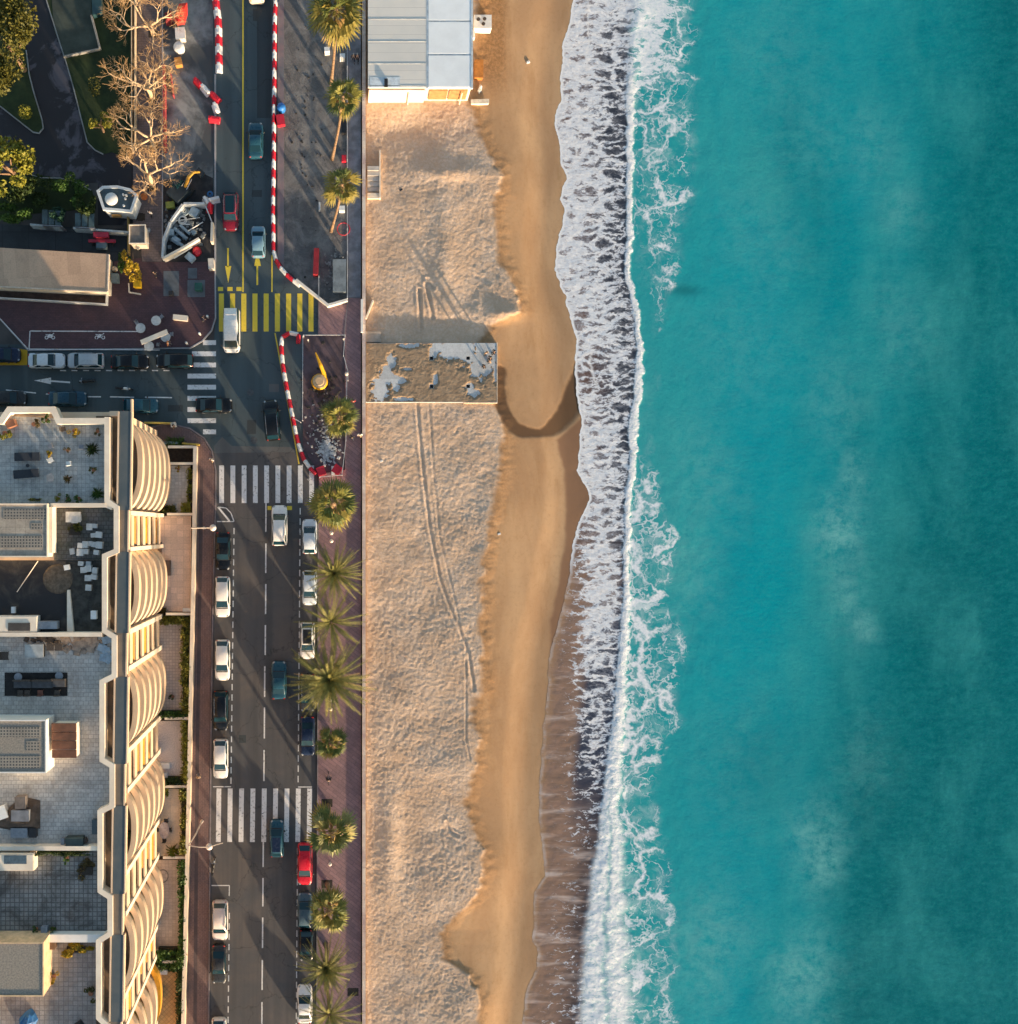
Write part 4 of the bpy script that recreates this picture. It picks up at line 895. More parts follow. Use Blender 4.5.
def palm(base, crown, z, r, kind, label, mat, n=46, skirt=True, trunk_r=.2, e=(-.55, 1.35), lf=24):
    b = P(*base, .05); c = P(*crown, z); o = thing('palm_tree', b, label, 'palm tree', GP)
    path = [b.lerp(c, t)+Vector((.12*math.sin(t*3.1), .10*math.sin(t*4.0+1), 0))*(1 if t < 1 else 0) for t in [k/12 for k in range(13)]]; path[-1] = c
    g = MB(); g.tube(path, [trunk_r*lerp(1.35, .85, min(1, t/3)) for t in range(13)], 9); g.ell((c.x, c.y, c.z-.25), (trunk_r*1.7, trunk_r*1.7, .55), 9, 6); g.build('trunk', BARK, o, True)
    R_ = r*S*(H-z)/H; g = MB()
    if kind == 'fan':
        fan_crown(g, c, R_, n, *e); tone(g.build('crown', mat, o), g, [mat, FAN[1], FAN[2]])
        if skirt:
            g = MB(); fan_crown(g, c-Vector((0, 0, .3)), R_*.86, 12, -1.05, -.5, .1); g.build('dry_leaf_skirt', DRYL, o)
    else:
        feather_crown(g, c, R_, n, e[0], e[1], lf); g.build('crown', mat, o)
        if skirt:
            g = MB(); feather_crown(g, c-Vector((0, 0, .3)), R_*.8, 7, -.7, -.35, lf); g.build('dry_leaf_skirt', DRYL, o)
    return o
palm((331, 85), (336, 10), 16.5, 35, 'fan', 'tallest fan palm at the top edge with long bare trunk and yellow hanging leaves', FAN[2], 34, True, .19)
palm((332, 160), (343, 97), 15, 22, 'fan', 'fan palm with long bare trunk beside the lower end of the beach restaurant', FAN[0], 23, True, .18)
palm((331, 232), (342, 185), 11.5, 23, 'fan', 'fan palm with long bare trunk lowest of the three on the building site', FAN[2], 23, True, .18)
palm((337, 423), (339, 416), 5.5, 22, 'fan', 'short fan palm inside the fenced site enclosure with the yellow machine', FAN[0], 23, True, .25)
palm((332, 507), (333, 503), 7, 29, 'fan', 'fan palm overhanging the middle zebra crossing', FAN[0], 23, True, .25)
palm((333, 570), (334, 573), 6, 28, 'feather', 'dense feathery palm over the second pale parked car', FAN[3], 76, False, .28, (-.25, 1.3), 26)
palm((333, 618), (331, 622), 6, 31, 'feather', 'sparse feathery palm beside the car with the black roof', FAN[3], 44, False, .24, (-.15, 1.2), 24)
palm((330, 672), (329, 680), 6.5, 38, 'feather', 'largest feathery date palm with wide spreading fronds', FAN[3], 76, True, .34, (-.25, 1.35), 30)
palm((331, 735), (331, 744), 6, 18.5, 'fan', 'small round dark fan palm beside the navy parked car', FAN[1], 27, True, .25, (-.5, 1.4))
palm((328, 806), (332, 833), 10, 30, 'fan', 'pale fan palm at the right end of the lowest zebra crossing', leafmat('fan_leaf_pale', (.11, .125, .045), (.26, .25, .095)), 23, True, .22, (-.5, 1.35))
palm((327, 884), (329, 911), 8.5, 25, 'fan', 'fan palm with dark tree pit above it, beside the grey blue parked car', FAN[0], 23, True, .22)
palm((326, 945), (326, 968), 6.5, 26, 'feather', 'bushy feathery palm below the small black parked car', FAN[3], 76, False, .26, (-.2, 1.35), 26)
palm((326, 985), (329, 1014), 7, 29, 'feather', 'sparse feathery palm at the bottom edge over the white parked car', FAN[3], 44, False, .24, (-.1, 1.1), 24)
PIT = M('tree_pit_soil', (.035, .028, .022), .95, .3, 3)
g = MB()
for x, y in ((327, 803), (327, 884), (353, 992)): g.rect(x-5.5, y-4, x+5.5, y+4, .1, Zp+.006)
struct(g, 'tree_pit', PIT)
# ------------------------------------------------------------------ bare plane trees
def plane_tree(x, y, hgt, label, tx, ty, sd):
    rnd = random.Random(sd); b = P(x, y, Zp); o = thing('bare_tree', b, label, 'tree', 'bare plane trees along the strip'); top = P(tx, ty, 3.2)
    tr = MB(); lim = MB(); twg = MB()
    tr.tube([b, b.lerp(top, .5)+Vector((.1, .05, .1)), top], [.30, .25, .22], 9); tr.build('trunk', PLANE, o, True)
    def grow(p, d, L, r, lev):
        q = p; pts = [p]
        for k in range(3):
            d = (d+Vector((rnd.gauss(0, .16), rnd.gauss(0, .16), rnd.gauss(.04, .10)))).normalized(); q = q+d*L/3; pts.append(q)
        (lim if lev < 3 else twg).tube(pts, [r, r*.9, r*.8, r*.66], 6 if lev < 2 else 4)
        if lev == 2: lim.ell(q, (r*1.1, r*1.1, r*1.1), 6, 4)
        if lev >= 4: return
        kids = (3, 3, 6, 3)[lev] if lev < 4 else 0
        for i in range(kids):
            ang = i*2*math.pi/kids+rnd.uniform(-.5, .5); sp = (.75, .8, .95, .55)[lev]*rnd.uniform(.7, 1.2); u = d.orthogonal().normalized(); u.rotate(Matrix.Rotation(ang, 3, d))
            nd = (d*math.cos(sp)+u*math.sin(sp)); nd.z = nd.z*.75+.12
            grow(q if i else pts[2], nd.normalized(), L*(.72, .62, .78, .8)[lev]*rnd.uniform(.8, 1.15), max(.013, r*(.6, .55, .28, .6)[lev]), lev+1)
    n = rnd.choice((4, 5)); a0 = rnd.uniform(0, 6.28)
    for i in range(n):
        a = a0+i*2*math.pi/n+rnd.uniform(-.35, .35); grow(top-Vector((0, 0, .1)), Vector((math.cos(a)*.9, math.sin(a)*.9, .62)).normalized(), rnd.uniform(1.7, 2.4), .15, 0)
    lim.build('limb', PLANE, o, True); twg.build('twigs', leafmat('plane_twig', (.36, .22, .10), (.50, .32, .16)), o)
for x, y, l, tx, ty, sd in ((153, 34, 'bare plane tree at the top edge beside the red canopy stalls', 149, 26, 3), (151.5, 98, 'bare plane tree beside the lawn, second from the top edge', 147, 88, 11), (153.5, 146, 'bare plane tree third from the top edge with wide pale limbs', 150, 138, 23), (152, 186, 'bare plane tree nearest to the many-sided kiosk', 148, 174, 31), (158, -12, 'bare plane tree cut by the top edge', 157, -20, 47)):
    plane_tree(x, y, 8, l, tx, ty, sd)
g = MB()
for x, y in ((152.5, 98), (153.5, 146.5), (152, 188), (153, 34), (140.5, 217)): g.rect(x-4.5, y-3.5, x+4.5, y+3.5, .1, Zp+.006)
struct(g, 'tree_pit', PIT)
# ------------------------------------------------------------------ leafy trees, shrubs, hedges
LV = {'dark': leafmat('leaf_dark', (.018, .035, .010), (.045, .07, .016)), 'olive': leafmat('leaf_olive', (.032, .042, .010), (.10, .09, .014)), 'green': leafmat('leaf_green', (.025, .060, .012), (.06, .115, .02)), 'gold': leafmat('leaf_gold', (.24, .16, .015), (.40, .27, .02)), 'yell': leafmat('leaf_yellow_green', (.10, .12, .015), (.22, .20, .025)), 'hedge': leafmat('leaf_hedge', (.05, .065, .010), (.17, .155, .02), 2.2), 'brown': leafmat('leaf_brown', (.07, .05, .02), (.15, .11, .04)), 'bluegreen': leafmat('leaf_bluegreen', (.015, .045, .028), (.035, .085, .05))}
def leafy(x, y, z0, hgt, rx, ry, rz, mat, label, n, size, cat='tree', name='leafy_tree', clumps=14, group=None, trunk=True):
    c = P(x, y, hgt); b = Vector((c.x, c.y, z0)); o = thing(name, b, label, cat, group)
    if trunk:
        g = MB(); g.tube([b, b.lerp(c, .6)+Vector((.1, .1, 0)), c], [.22*rx/2.5+.03, .15*rx/2.5+.02, .06], 7)
        for k in range(5):
            a = k*1.26; g.tube([b.lerp(c, .55), c+Vector((math.cos(a)*rx*.6, math.sin(a)*ry*.6, rz*.15*(k % 2)))], [.09*rx/2.5+.01, .02], 5)
        g.build('trunk', BARK, o)
    g = MB(); g.leaves(c, (rx, ry, rz), n, size, .3, clumps); g.build('crown' if trunk else 'foliage', mat, o); return o
leafy(5, 42, 0, 6.5, 3.3, 5.2, 3.0, LV['olive'], 'large round evergreen tree at the upper left edge', 6500, .42, clumps=26)
leafy(4, 165, 0, 6, 3.6, 3.2, 2.6, LV['yell'], 'leafy tree at the left edge below the pale forked path', 2600, .5, clumps=18)
leafy(25, 112, 0, 1.1, .8, .85, .9, LV['yell'], 'small round yellow green bush on the triangular lawn', 500, .22, 'shrub', 'shrub', 0, None, False)
leafy(94, 86, 0, 1.0, .8, 1.4, .8, LV['olive'], 'sparse olive shrub in the middle of the long lawn', 160, .25, 'shrub', 'shrub', 0, None, False)
leafy(99, 124, 0, 2.2, 1.5, 1.5, 1.5, LV['yell'], 'bushy shrub at the foot of the bare trees on the lawn', 700, .3, 'shrub', 'shrub', 6)
leafy(131.5, 264, 0, 2.2, 1.15, 2.1, 1.7, LV['gold'], 'golden yellow shrub between the small kiosk and the yellow bin', 1500, .25, 'shrub', 'shrub', 7)
leafy(123, 258, 0, 1.5, .8, 1.9, 1.2, LV['green'], 'dark green shrub left of the golden one', 600, .25, 'shrub', 'shrub', 5)
for i, (x, y, rx, ry, m, l) in enumerate(((12, 195, 2.4, 1.4, 'dark', 'dark shrub mass at the left edge under the leafy tree'), (40, 190, 2.6, 2.0, 'dark', 'dark shrub mass in the middle of the shaded garden'), (70, 192, 2.2, 2.0, 'green', 'green shrub mass at the right of the shaded garden'), (12, 213, 2.2, 1.2, 'green', 'low green shrub above the slab patio at the left edge'), (87, 205, 1.2, 1.6, 'dark', 'dark shrub right beside the many-sided kiosk'), (58, 215, 1.0, 1.0, 'bluegreen', 'small blue green shrub between the glass panels'))):
    leafy(x, y, 0, 1.6, rx, ry, 1.4, LV[m], l, 1500, .32, 'shrub', 'shrub', 9, 'shrubs in the shaded garden', False)
def hedge(x0, y0, x1, y1, z0, h, label, mat=None, dens=60, size=.26, path=None):
    c = P((x0+x1)/2, (y0+y1)/2, z0+h); p0, p1 = P(x0, y0, z0+h*.7), P(x1, y1, z0+h*.7); w_, d_ = abs(p1.x-p0.x), abs(p1.y-p0.y)
    o = thing('hedge', (c.x, c.y, z0), label, 'hedge', 'garden hedges'); n = int(dens*1.8*w_*d_)+60; g = MB(); base = MB()
    for i in range(n):
        px, py = random.uniform(p0.x, p1.x), random.uniform(p1.y, p0.y); e = vn(np.array(px*1.1), np.array(py*1.1), 60); zz = z0+h*(.35+.75*float(e))*random.uniform(.55, 1)
        if float(e) < .22 and random.random() < .7: continue
        g.leaf(Vector((px+random.gauss(0, .08), py+random.gauss(0, .08), zz)), size*random.uniform(.6, 1.4), .6)
    base.box((c.x, c.y, z0+h*.18), (w_*.8, d_*.94, h*.36)); base.build('stems', M('hedge_stems', (.03, .028, .016), .95, .4, 4), o); g.build('foliage', mat or LV['hedge'], o); return o
# ================================================================== apartment building
TZ, CZ, DZ = 18.3, 19.1, 18.0
BL = thing('apartment_building', G(60, 700, 0), 'long cream apartment building with curved stacked balconies and tiled roof terraces beside the main road', 'apartment building')
BCREAM = M('building_cream', (.76, .57, .40), .8, .08, .5, c2=(.66, .48, .33)); BWHITE = M('parapet_white', (.86, .76, .62), .75, .08, .5, c2=(.74, .62, .49)); TAN = M('balcony_floor', (.42, .29, .20), .8, .15, 1.2)
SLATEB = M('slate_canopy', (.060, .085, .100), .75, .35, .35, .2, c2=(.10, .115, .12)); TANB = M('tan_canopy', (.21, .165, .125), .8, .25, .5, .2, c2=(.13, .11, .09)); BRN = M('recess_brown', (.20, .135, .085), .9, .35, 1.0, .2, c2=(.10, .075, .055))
AWN = M('yellow_awning', (.62, .29, .015), .8, .12, 2); AWN2 = M('orange_awning', (.56, .25, .05), .8, .12, 2); TURF = M('green_turf', (.06, .11, .02), .95, .3, 4, .5)
WIN = NT('window_glass'); WIN.set(Base_Color=(.03, .04, .045), Roughness=.1); WIN = WIN.m
def xf(b): return 158-(b-430)*.0118                    # facade line in plan
def gp(pts): return [G(a, b).xy[:] for a, b in pts]
FLOORS = [2.5+2.77*i for i in range(6)]
g = MB(); g.prism(gp([(-140, 431), (xf(431), 431), (xf(1120), 1120), (-140, 1120)]), 0, DZ); g.build('wall', BCREAM, BL)
BAYS = [(438, 513.5), (548.5, 613), (649, 713.5), (752, 815.5), (855, 919), (952.5, 1016), (1054, 1118)]
FINS = [515.5, 546, 615.5, 646.5, 716, 749, 818, 852.5, 921.5, 949.5, 1019, 1051]
def dshape(b0, b1, bulge, inset=0.0):
    pts = []; n = 22; c = (b0+b1)/2; hh = (b1-b0)/2-inset
    for k in range(n+1):
        s_ = -math.cos(math.pi*k/n); b = c+s_*hh; e = bulge*(max(0, 1-abs(s_)**2.6))**.62
        pts.append((xf(b)+2.0*(inset == 0)+e-inset, b))
    return pts
rng = random.Random(5); RATT = M('dark_rattan', (.07, .055, .045), .8, .4, 9, .4)
for bi, (b0, b1) in enumerate(BAYS):
    bulge = 12.8 if bi else 14.5
    for fi, z in enumerate(FLOORS):
        bg_ = bulge if fi < 5 else bulge-.5
        o = dshape(b0, b1, bg_); q = [(xf(b1), b1), (xf(b0), b0)]
        g = MB(); g.prism(gp(o+q), z-.22, z)
        fl = TAN
        if (bi, fi) == (4, 4): fl = TURF
        if (bi, fi) == (5, 3): fl = M('green_tan', (.30, .24, .05), .9)
        bal = g.build('balcony', fl, BL)
        inn = dshape(b0, b1, bg_-.3, 2.1); ring = MB(); n = len(o); ps = [G(*p) for p in o]; pi = [G(*p) for p in inn]
        vs = []
        for a, b in zip(ps, pi): vs += [(a.x, a.y, z-.25), (a.x, a.y, z+.92), (b.x, b.y, z+.92), (b.x, b.y, z-.02)]
        ring.add(vs, [(4*i+k, 4*i+4+k, 4*i+4+(k+1) % 4, 4*i+(k+1) % 4) for i in range(n-1) for k in range(4)]+[(0, 1, 2, 3), (4*n-1, 4*n-2, 4*n-3, 4*n-4)])
        ring.build('parapet', AWN if (bi, fi) == (5, 0) else BCREAM, bal)
        if rng.random() < .5:         # glass wind screens and blinds folded on the floors
            m = MB(); yy = lerp(b0, b1, rng.uniform(.3, .7)); c = G(xf(yy)+bg_-4.6, yy, z); m.box((c.x, c.y, z+.4), (.45, rng.uniform(.5, 2.4), .75)); m.build('planter', rng.choice([LV['olive'], TAN, RATT, WIN, AWN2]), bal)
        w_ = MB(); c0, c1 = G(xf(b0), b0+8), G(xf(b1), b1-8); c = (c0+c1)/2; w_.box((c.x+.02, c.y, z+1.1), (.12, abs(c0.y-c1.y), 2.0)); w_.build('window', WIN, BL)
for i in range(0, 12, 2):
    f0, f1 = FINS[i], FINS[i+1]
    for fb in (f0, f1):
        a = xf(fb); g = MB(); th = 1.75 if i == 0 else 2.2
        g.prism(gp([(a-.5, fb-th), (a+8, fb-th), (a+8, fb+th), (a-.5, fb+th)]), .5, 18.0); g.build('partition_wall', BWHITE, BL)
    for fi, z in enumerate(FLOORS):
        a = xf((f0+f1)/2); y0, y1 = f0+2.3, f1-2.3
        g = MB(); g.prism(gp([(a-.3, y0), (a+5.6, y0), (a+5.6, y1), (a-.3, y1)]), z-.2, z); b = g.build('balcony', TAN, BL)
        g = MB(); g.prism(gp([(a+5.6, y0), (a+7.2, y0), (a+7.2, y1), (a+5.6, y1)]), z-.25, z+.95); g.build('parapet', BCREAM, b)
        if rng.random() < .55:
            ye = y1-(1.5 if rng.random() < .6 else 11); q = [G(a+.3, y0+1.5, z+2.35), G(a+6.6, y0+1.5, z+1.35), G(a+6.6, ye, z+1.35), G(a+.3, ye, z+2.35)]
            g = MB(); g.panel([q[3], q[2], q[1], q[0]], .04); g.build('awning', AWN if rng.random() < .55 else AWN2, b)
        g = MB(); c = G(a, (f0+f1)/2); g.box((c.x+.02, c.y, z+1.1), (.12, (y1-y0)*S*.8, 2.0)); g.build('window', WIN, BL)
# roof edge: canopy slabs, recess, white parapet
def ce(b): return 131-(b-412)*.0147
segs = [(411, 510, 0), (510, 552, 1), (552, 633, 0), (633, 677, 1), (677, 764, 0), (764, 806, 1), (806, 894, 0), (894, 935, 1), (935, 1022, 0), (1022, 1066, 1), (1066, 1160, 0)]
for b0, b1, k in segs:
    o_ = -1.8 if k else 0; dz = .015 if k else 0
    g = MB(); g.pp([(ce(b0)-12+o_, b0), (ce(b0)+o_, b0), (ce(b1)+o_, b1), (ce(b1)-12+o_, b1)], CZ-.35-dz, CZ-dz); cs_ = g.build('canopy_slab', TANB if k else SLATEB, BL)
    g = MB(); g.wall([(ce(b0)+.7+o_, b0+.3), (ce(b1)+.7+o_, b1-.3)], .14, CZ-.5, CZ+.06); g.wall([(ce(b0)-12.6+o_, b0+.3), (ce(b1)-12.6+o_, b1-.3)], .14, CZ-.5, CZ+.08); g.build('fascia', BCREAM, cs_)
g = MB(); g.wall([(131.6, 399), (131.6, 412)], .16, CZ-.4, CZ+.1); g.build('roof_beam', BCREAM, BL)
g = MB(); g.rect(109.5, 411, 118, 416, CZ-.5, CZ-.2); g.build('roof_beam', BCREAM, BL)
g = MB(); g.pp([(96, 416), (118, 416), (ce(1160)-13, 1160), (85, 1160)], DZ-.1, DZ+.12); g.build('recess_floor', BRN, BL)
PAR = [(107, 417), (107, 501), (116.3, 507.5), (116.3, 551), (104.5, 556), (104.5, 631), (114.2, 637), (114.2, 676), (102, 682), (102, 760), (112, 766), (112, 806), (100, 812), (100, 891), (110, 897.5), (110, 934), (98.5, 941.5), (98.5, 1018), (107, 1026), (107, 1064), (96, 1072), (96, 1160)]
g = MB(); g.wall(PAR, .52, DZ-.1, 19.35); g.build('roof_parapet', BWHITE, BL)
g = MB(); g.wall([(-140, 421), (1, 421), (9, 409.5), (53, 409.5), (58.5, 421), (104.4, 421)], .6, DZ-.1, 19.35); g.build('roof_parapet', BWHITE, BL)
# terrace floors
T1 = tiles('terrace_blue_tile', (.47, .475, .455), (.29, .295, .285), .42, .42, .022, (.17, .18, .18), 0, 0, .6, 1.1); T2 = tiles('terrace_pale_tile', (.55, .52, .48), (.31, .295, .275), .50, .42, .025, (.27, .245, .225), 0, .5, .7, .5)
T3 = tiles('terrace_grey_tile', (.26, .265, .26), (.12, .12, .12), .46, .46, .05, (.045, .04, .035), 0, 0, .85, .45); T4 = tiles('terrace_warm_tile', (.32, .295, .28), (.19, .18, .175), .48, .48, .035, (.12, .10, .09), 0, 0, .6, .5)
CONC = tiles('roof_concrete', (.42, .365, .30), (.29, .255, .215), .95, .95, .02, (.15, .13, .11), 0, 0, .55, .6); GRAV = M('roof_gravel', (.34, .30, .25), .95, .4, 6, .5, c2=(.19, .175, .155))
MEMB = NT('roof_membrane'); MEMB.set(Base_Color=MEMB.mix(MEMB.mr(MEMB.noise(.35, 6, .65, .5), .45, .72), (.014, .013, .014), (.085, .07, .055)), Roughness=.6); MEMB = MEMB.m
SLAB = tiles('court_slabs', (.13, .13, .13), (.06, .06, .06), .5, .42, .04, (.05, .055, .03), 0, .5, .9, .5)
def floor_(poly, m, z=TZ, z0=DZ-.05): g = MB(); g.pp(poly, z0, z); return g.build('terrace_floor', m, BL)
floor_([(-140, 410), (104.5, 420), (104.5, 503), (-140, 503)], T1); floor_([(54, 507.5), (114, 507.5), (114, 551), (102, 556), (102, 560), (54, 560)], SLAB, TZ-.12)
floor_([(-140, 560.3), (66, 560.3), (66, 632), (-140, 632)], MEMB, TZ-.15); floor_([(66.3, 560.3), (102, 560.3), (102, 632), (66.3, 632)], M('dark_gravel', (.05, .048, .042), .95, .5, 1.2, .5), TZ-.13)
floor_([(-140, 637), (111.8, 637), (111.8, 676), (99.6, 682), (99.6, 760), (109.6, 766), (109.6, 806), (97.6, 812), (97.6, 847), (-140, 847)], T2)
floor_([(-140, 850), (97.6, 850), (97.6, 892), (107.5, 898), (107.5, 934), (-140, 934)], T3); floor_([(-140, 942), (96, 942), (96, 1160), (-140, 1160)], T4)
# dividing walls and raised blocks
for pts in ([(50, 505.2), (105.5, 505.2), (112, 508)], [(-140, 634.6), (101.8, 634.6)], [(-140, 848.5), (97.4, 848.5)]):
    g = MB(); g.wall(pts, .42, DZ, 19.2); g.build('terrace_wall', BWHITE, BL)
g = MB(); g.pp([(-140, 934.6), (104, 934.6), (96.2, 942.4), (-140, 942.4)], DZ, 19.15); g.build('terrace_wall', WHITE, BL)
def block(x0, y0, x1, y1, z, name, top, side=None, rim=True):
    g = MB(); g.rect(x0, y0, x1, y1, DZ, z-.06, z); b = g.build(name, side or BWHITE, BL)
    g = MB(); g.rect(x0+.6, y0+.6, x1-.6, y1-.6, z-.1, z); g.build('roof', top, b)
    if rim: g = MB(); g.wall([(x0+.5, y0+.5), (x1-.5, y0+.5), (x1-.5, y1-.5), (x0+.5, y1-.5)], .12, z-.1, z+.08, None, True); g.build('coping', side or BWHITE, b)
    return b
block(-140, 503.5, 47.5, 557, 19.9, 'roof_block', CONC, None, True)
g = MB(); g.rect(48.2, 507, 52.2, 553, DZ, 19.6); g.build('terrace_wall', BWHITE, BL)
def dots(x0, y0, x1, y1, z, st, name='roof_light', m=None, r=.62):    # pierced glass-block panels
    m = m or tiles('glass_block', (.06, .068, .07), (.30, .27, .23), .30, .30, .07, (.10, .09, .08), 0, 0, .4)
    g = MB(); g.rect(x0, y0, x1, y1, z-.02, z+.035, z); return g.build(name, m, BL)
dots(3, 509, 46, 519, 19.9, 2.6); dots(31, 523, 42, 530, 19.9, 2.4); dots(-2, 536, 42, 548, 19.9, 2.9)
block(-140, 720, 46, 773, 21.0, 'stair_block', GRAV, WHITE); dots(-4, 727, 40, 737, 21.0, 2.8); dots(26, 741, 39, 751, 21.0, 2.8); dots(-4, 756, 40, 768, 21.0, 2.8)
block(-140, 942.6, 43.5, 996.5, 21.0, 'stair_block', GRAV, M('sunlit_side', (.68, .48, .29), .8))  # orange sunlight put into this block's wall colour
block(-140, 854.5, 33.6, 871, 19.6, 'skylight_block', BWHITE, None, False)
g = MB(); g.rect(4, 855.5, 26.5, 864, 19.5, 19.66); g.build('skylight', M('skylight_blue', (.08, .12, .15), .3, .3, 4), BL)
block(-3, 616, 37, 632, 19.2, 'chimney_block', BWHITE, M('pale_duct', (.62, .60, .54), .8), False)
g = MB(); g.rect(8, 623, 30, 631, 19.1, 19.26); g.build('vent_grille', M('dark_vent', (.06, .055, .05), .8), BL)
g = MB(); g.rect(38, 621.5, 57, 629, DZ, 19.0); g.build('duct', M('blue_duct', (.24, .26, .29), .6), BL)
SH = M('shed_brown', (.145, .062, .036), .8, .3, 1.5, .3)
g = MB()
for k in range(4): g.rect(51.5, 723.5+8.9*k, 76, 731.6+8.9*k, 20.0-.05*(k % 2), 20.25-.06*k, 20.2)
lean = g.build('shed_roof', SH, BL); g = MB(); g.rect(52.5, 724.5, 75, 758, DZ, 20.0, 20.2); g.build('shed_wall', BWHITE, lean)
g = MB(); g.pp([(67, 590), (69.5, 590), (73.5, 632), (67, 632)], DZ, TZ+.25); g.build('terrace_wall', BWHITE, BL)
g = MB(); g.tube([P(38, 561, 18.4), P(17, 592, 18.4)], .045, 5); g.build('pipe', BWHITE, BL)
# ------------------------------------------------------------------ things on the roof terraces
def pot_plant(x, y, r, mat, label, z=TZ, ph=.26, spiky=False, dens=260, cat='potted plant', pm=None):
    b = P(x, y, z+.5); b.z = z; o = thing('potted_plant', b, label, cat, 'plants on the roof terraces')
    g = MB(); pr = min(.24, r*.36); g.lathe((b.x, b.y, z), [(pr*.7, 0), (pr, ph), (pr*1.08, ph), (pr*1.05, ph+.05), (pr*.9, ph+.05)], 12); g.build('pot', pm or M('terracotta', (.30, .13, .07), .85, .2, 4), o)
    g = MB()
    if spiky:
        for k in range(34):
            a = k*2.4; el = random.uniform(.1, 1.2); d = Vector((math.cos(a)*math.cos(el), math.sin(a)*math.cos(el), math.sin(el)))*r*random.uniform(.85, 1.15); w = Vector((-d.y, d.x, 0)).normalized()*r*.06; c = Vector((b.x, b.y, z+ph))
            g.add([c-w, c+w, c+d*.6+w, c+d-Vector((0, 0, r*.25)), c+d*.6-w], [(0, 1, 2, 3, 4)])
    else: g.leaves((b.x, b.y, z+ph+r*.35), (r, r, r*.6), dens, max(.09, r*.28), .3, 5)
    g.build('foliage', mat, o); return o
B_ = LV
for x, y, r, m, l, sp in ((4, 433, .75, 'yell', 'yellow green potted bush at the left end of the blue tiled terrace', 0), (33, 424, .6, 'brown', 'brown leaved potted plant near the top of the blue tiled terrace', 0), (46.5, 420.5, .55, 'green', 'green potted plant in the top corner of the blue tiled terrace', 0), (74, 430.5, .62, 'gold', 'golden potted bush on the blue tiled terrace', 0),
    (92, 450, .95, 'dark', 'large spiky dark green potted palm on the blue tiled terrace', 1), (67, 450, .42, 'brown', 'small brownish green potted plant in the middle of the blue tiled terrace', 0), (48, 453.5, .5, 'gold', 'yellow potted flower beside the white chair', 0), (67, 479, .6, 'brown', 'spiky brownish potted plant above the row of green pots', 1), (93, 470, .5, 'olive', 'olive potted bush near the parapet of the blue tiled terrace', 0), (97, 494, .85, 'green', 'large green potted palm in the lower corner of the blue tiled terrace', 1),
    (57, 498.5, .5, 'yell', 'green pot plant, first of three along the lower edge of the blue terrace', 0), (67, 498.5, .5, 'green', 'green pot plant, middle of three along the lower edge of the blue terrace', 0), (78, 498.5, .55, 'green', 'green pot plant, last of three along the lower edge of the blue terrace', 0), (97, 431, .45, 'brown', 'dry potted plant in the upper right corner of the blue terrace', 0), (66, 858.5, .55, 'green', 'round green potted bush below the long roof hedge', 0),
    (35.5, 930, .42, 'green', 'small green pot plant, left of the group of three on the white divider wall', 0), (52, 930, .42, 'green', 'small green pot plant, right of the group of three on the white divider wall', 0), (53, 978, .6, 'gold', 'yellow potted bush beside the orange lit block', 0), (90, 994.5, .75, 'olive', 'olive potted bush with pale pot near the lower parapet', 0), (40, 683 + 187, .3, 'brown', '', 0)):
    if l: pot_plant(x, y, r, B_[m], l, spiky=bool(sp))
def bed(x0, y0, x1, y1, mat, label, n, h=.7, s=.25):
    c = P((x0+x1)/2, (y0+y1)/2, TZ); o = thing('shrub', c, label, 'shrub', 'plants on the roof terraces'); p0, p1 = P(x0, y0, TZ), P(x1, y1, TZ)
    g = MB(); g.leaves((c.x, c.y, TZ+h*.5), (abs(p1.x-p0.x)/2, abs(p1.y-p0.y)/2, h*.6), n, s, .2, 9); g.build('foliage', mat, o)
    g = MB(); g.box((c.x, c.y, TZ+.12), (abs(p1.x-p0.x)*.6, abs(p1.y-p0.y)*.4, .24)); g.build('planter', M('planter_dark', (.03, .025, .02), .9, .2, 4), o)
bed(61, 941.5, 93, 956, LV['gold'], 'wide yellow shrub under the white divider wall', 1500, .8); bed(66, 521, 84, 541, LV['olive'], 'patch of olive weeds between the stacked slabs', 420, .3, .22); bed(-30, 849.8, 98, 853.6, LV['dark'], 'long trimmed dark green hedge along the roof wall', 3600, .9, .2)
bed(27, 498, 44, 501, LV['yell'], 'low yellow green trough along the lower edge of the blue terrace', 220, .3, .16); bed(76, 860, 97, 880, LV['brown'], 'brown withered shrub spreading below the long roof hedge', 700, .25, .2)
CH = M('cushion_charcoal', (.022, .028, .038), .85, .2, 4, .3); ALU = M('grey_metal', (.30, .31, .33), .4, .15, 3, 0, .6); WPL = M('white_plastic', (.72, .72, .70), .5, .08, 3); RATT = M('dark_rattan', (.07, .055, .045), .8, .4, 9, .4)
def lounger(x, y, a, label):
    b = P(x, y, TZ); o = thing('sun_lounger', b, label, 'sun lounger', 'sun loungers on the roof', R(a)); kw = dict(local=True)
    g = MB(); g.box((0, 0, .26), (2.5, .86, .07)); g.build('frame', ALU, o, **kw)
    g = MB(); g.box((-.35, 0, .36), (1.75, .84, .13)); g.build('cushion', CH, o, **kw); g = MB(); g.box((.95, 0, .46), (.75, .84, .12)); g.build('backrest', CH, o, **kw)
    for sx in (-1.1, 1.1):
        for sy in (-.36, .36): g = MB(); g.box((sx, sy, .12), (.07, .07, .24)); g.build('leg', ALU, o, **kw)
lounger(28, 457, 1, 'black sun lounger on the blue tiled terrace, upper of the two'); lounger(27, 474, 4, 'black sun lounger on the blue tiled terrace, lower of the two')
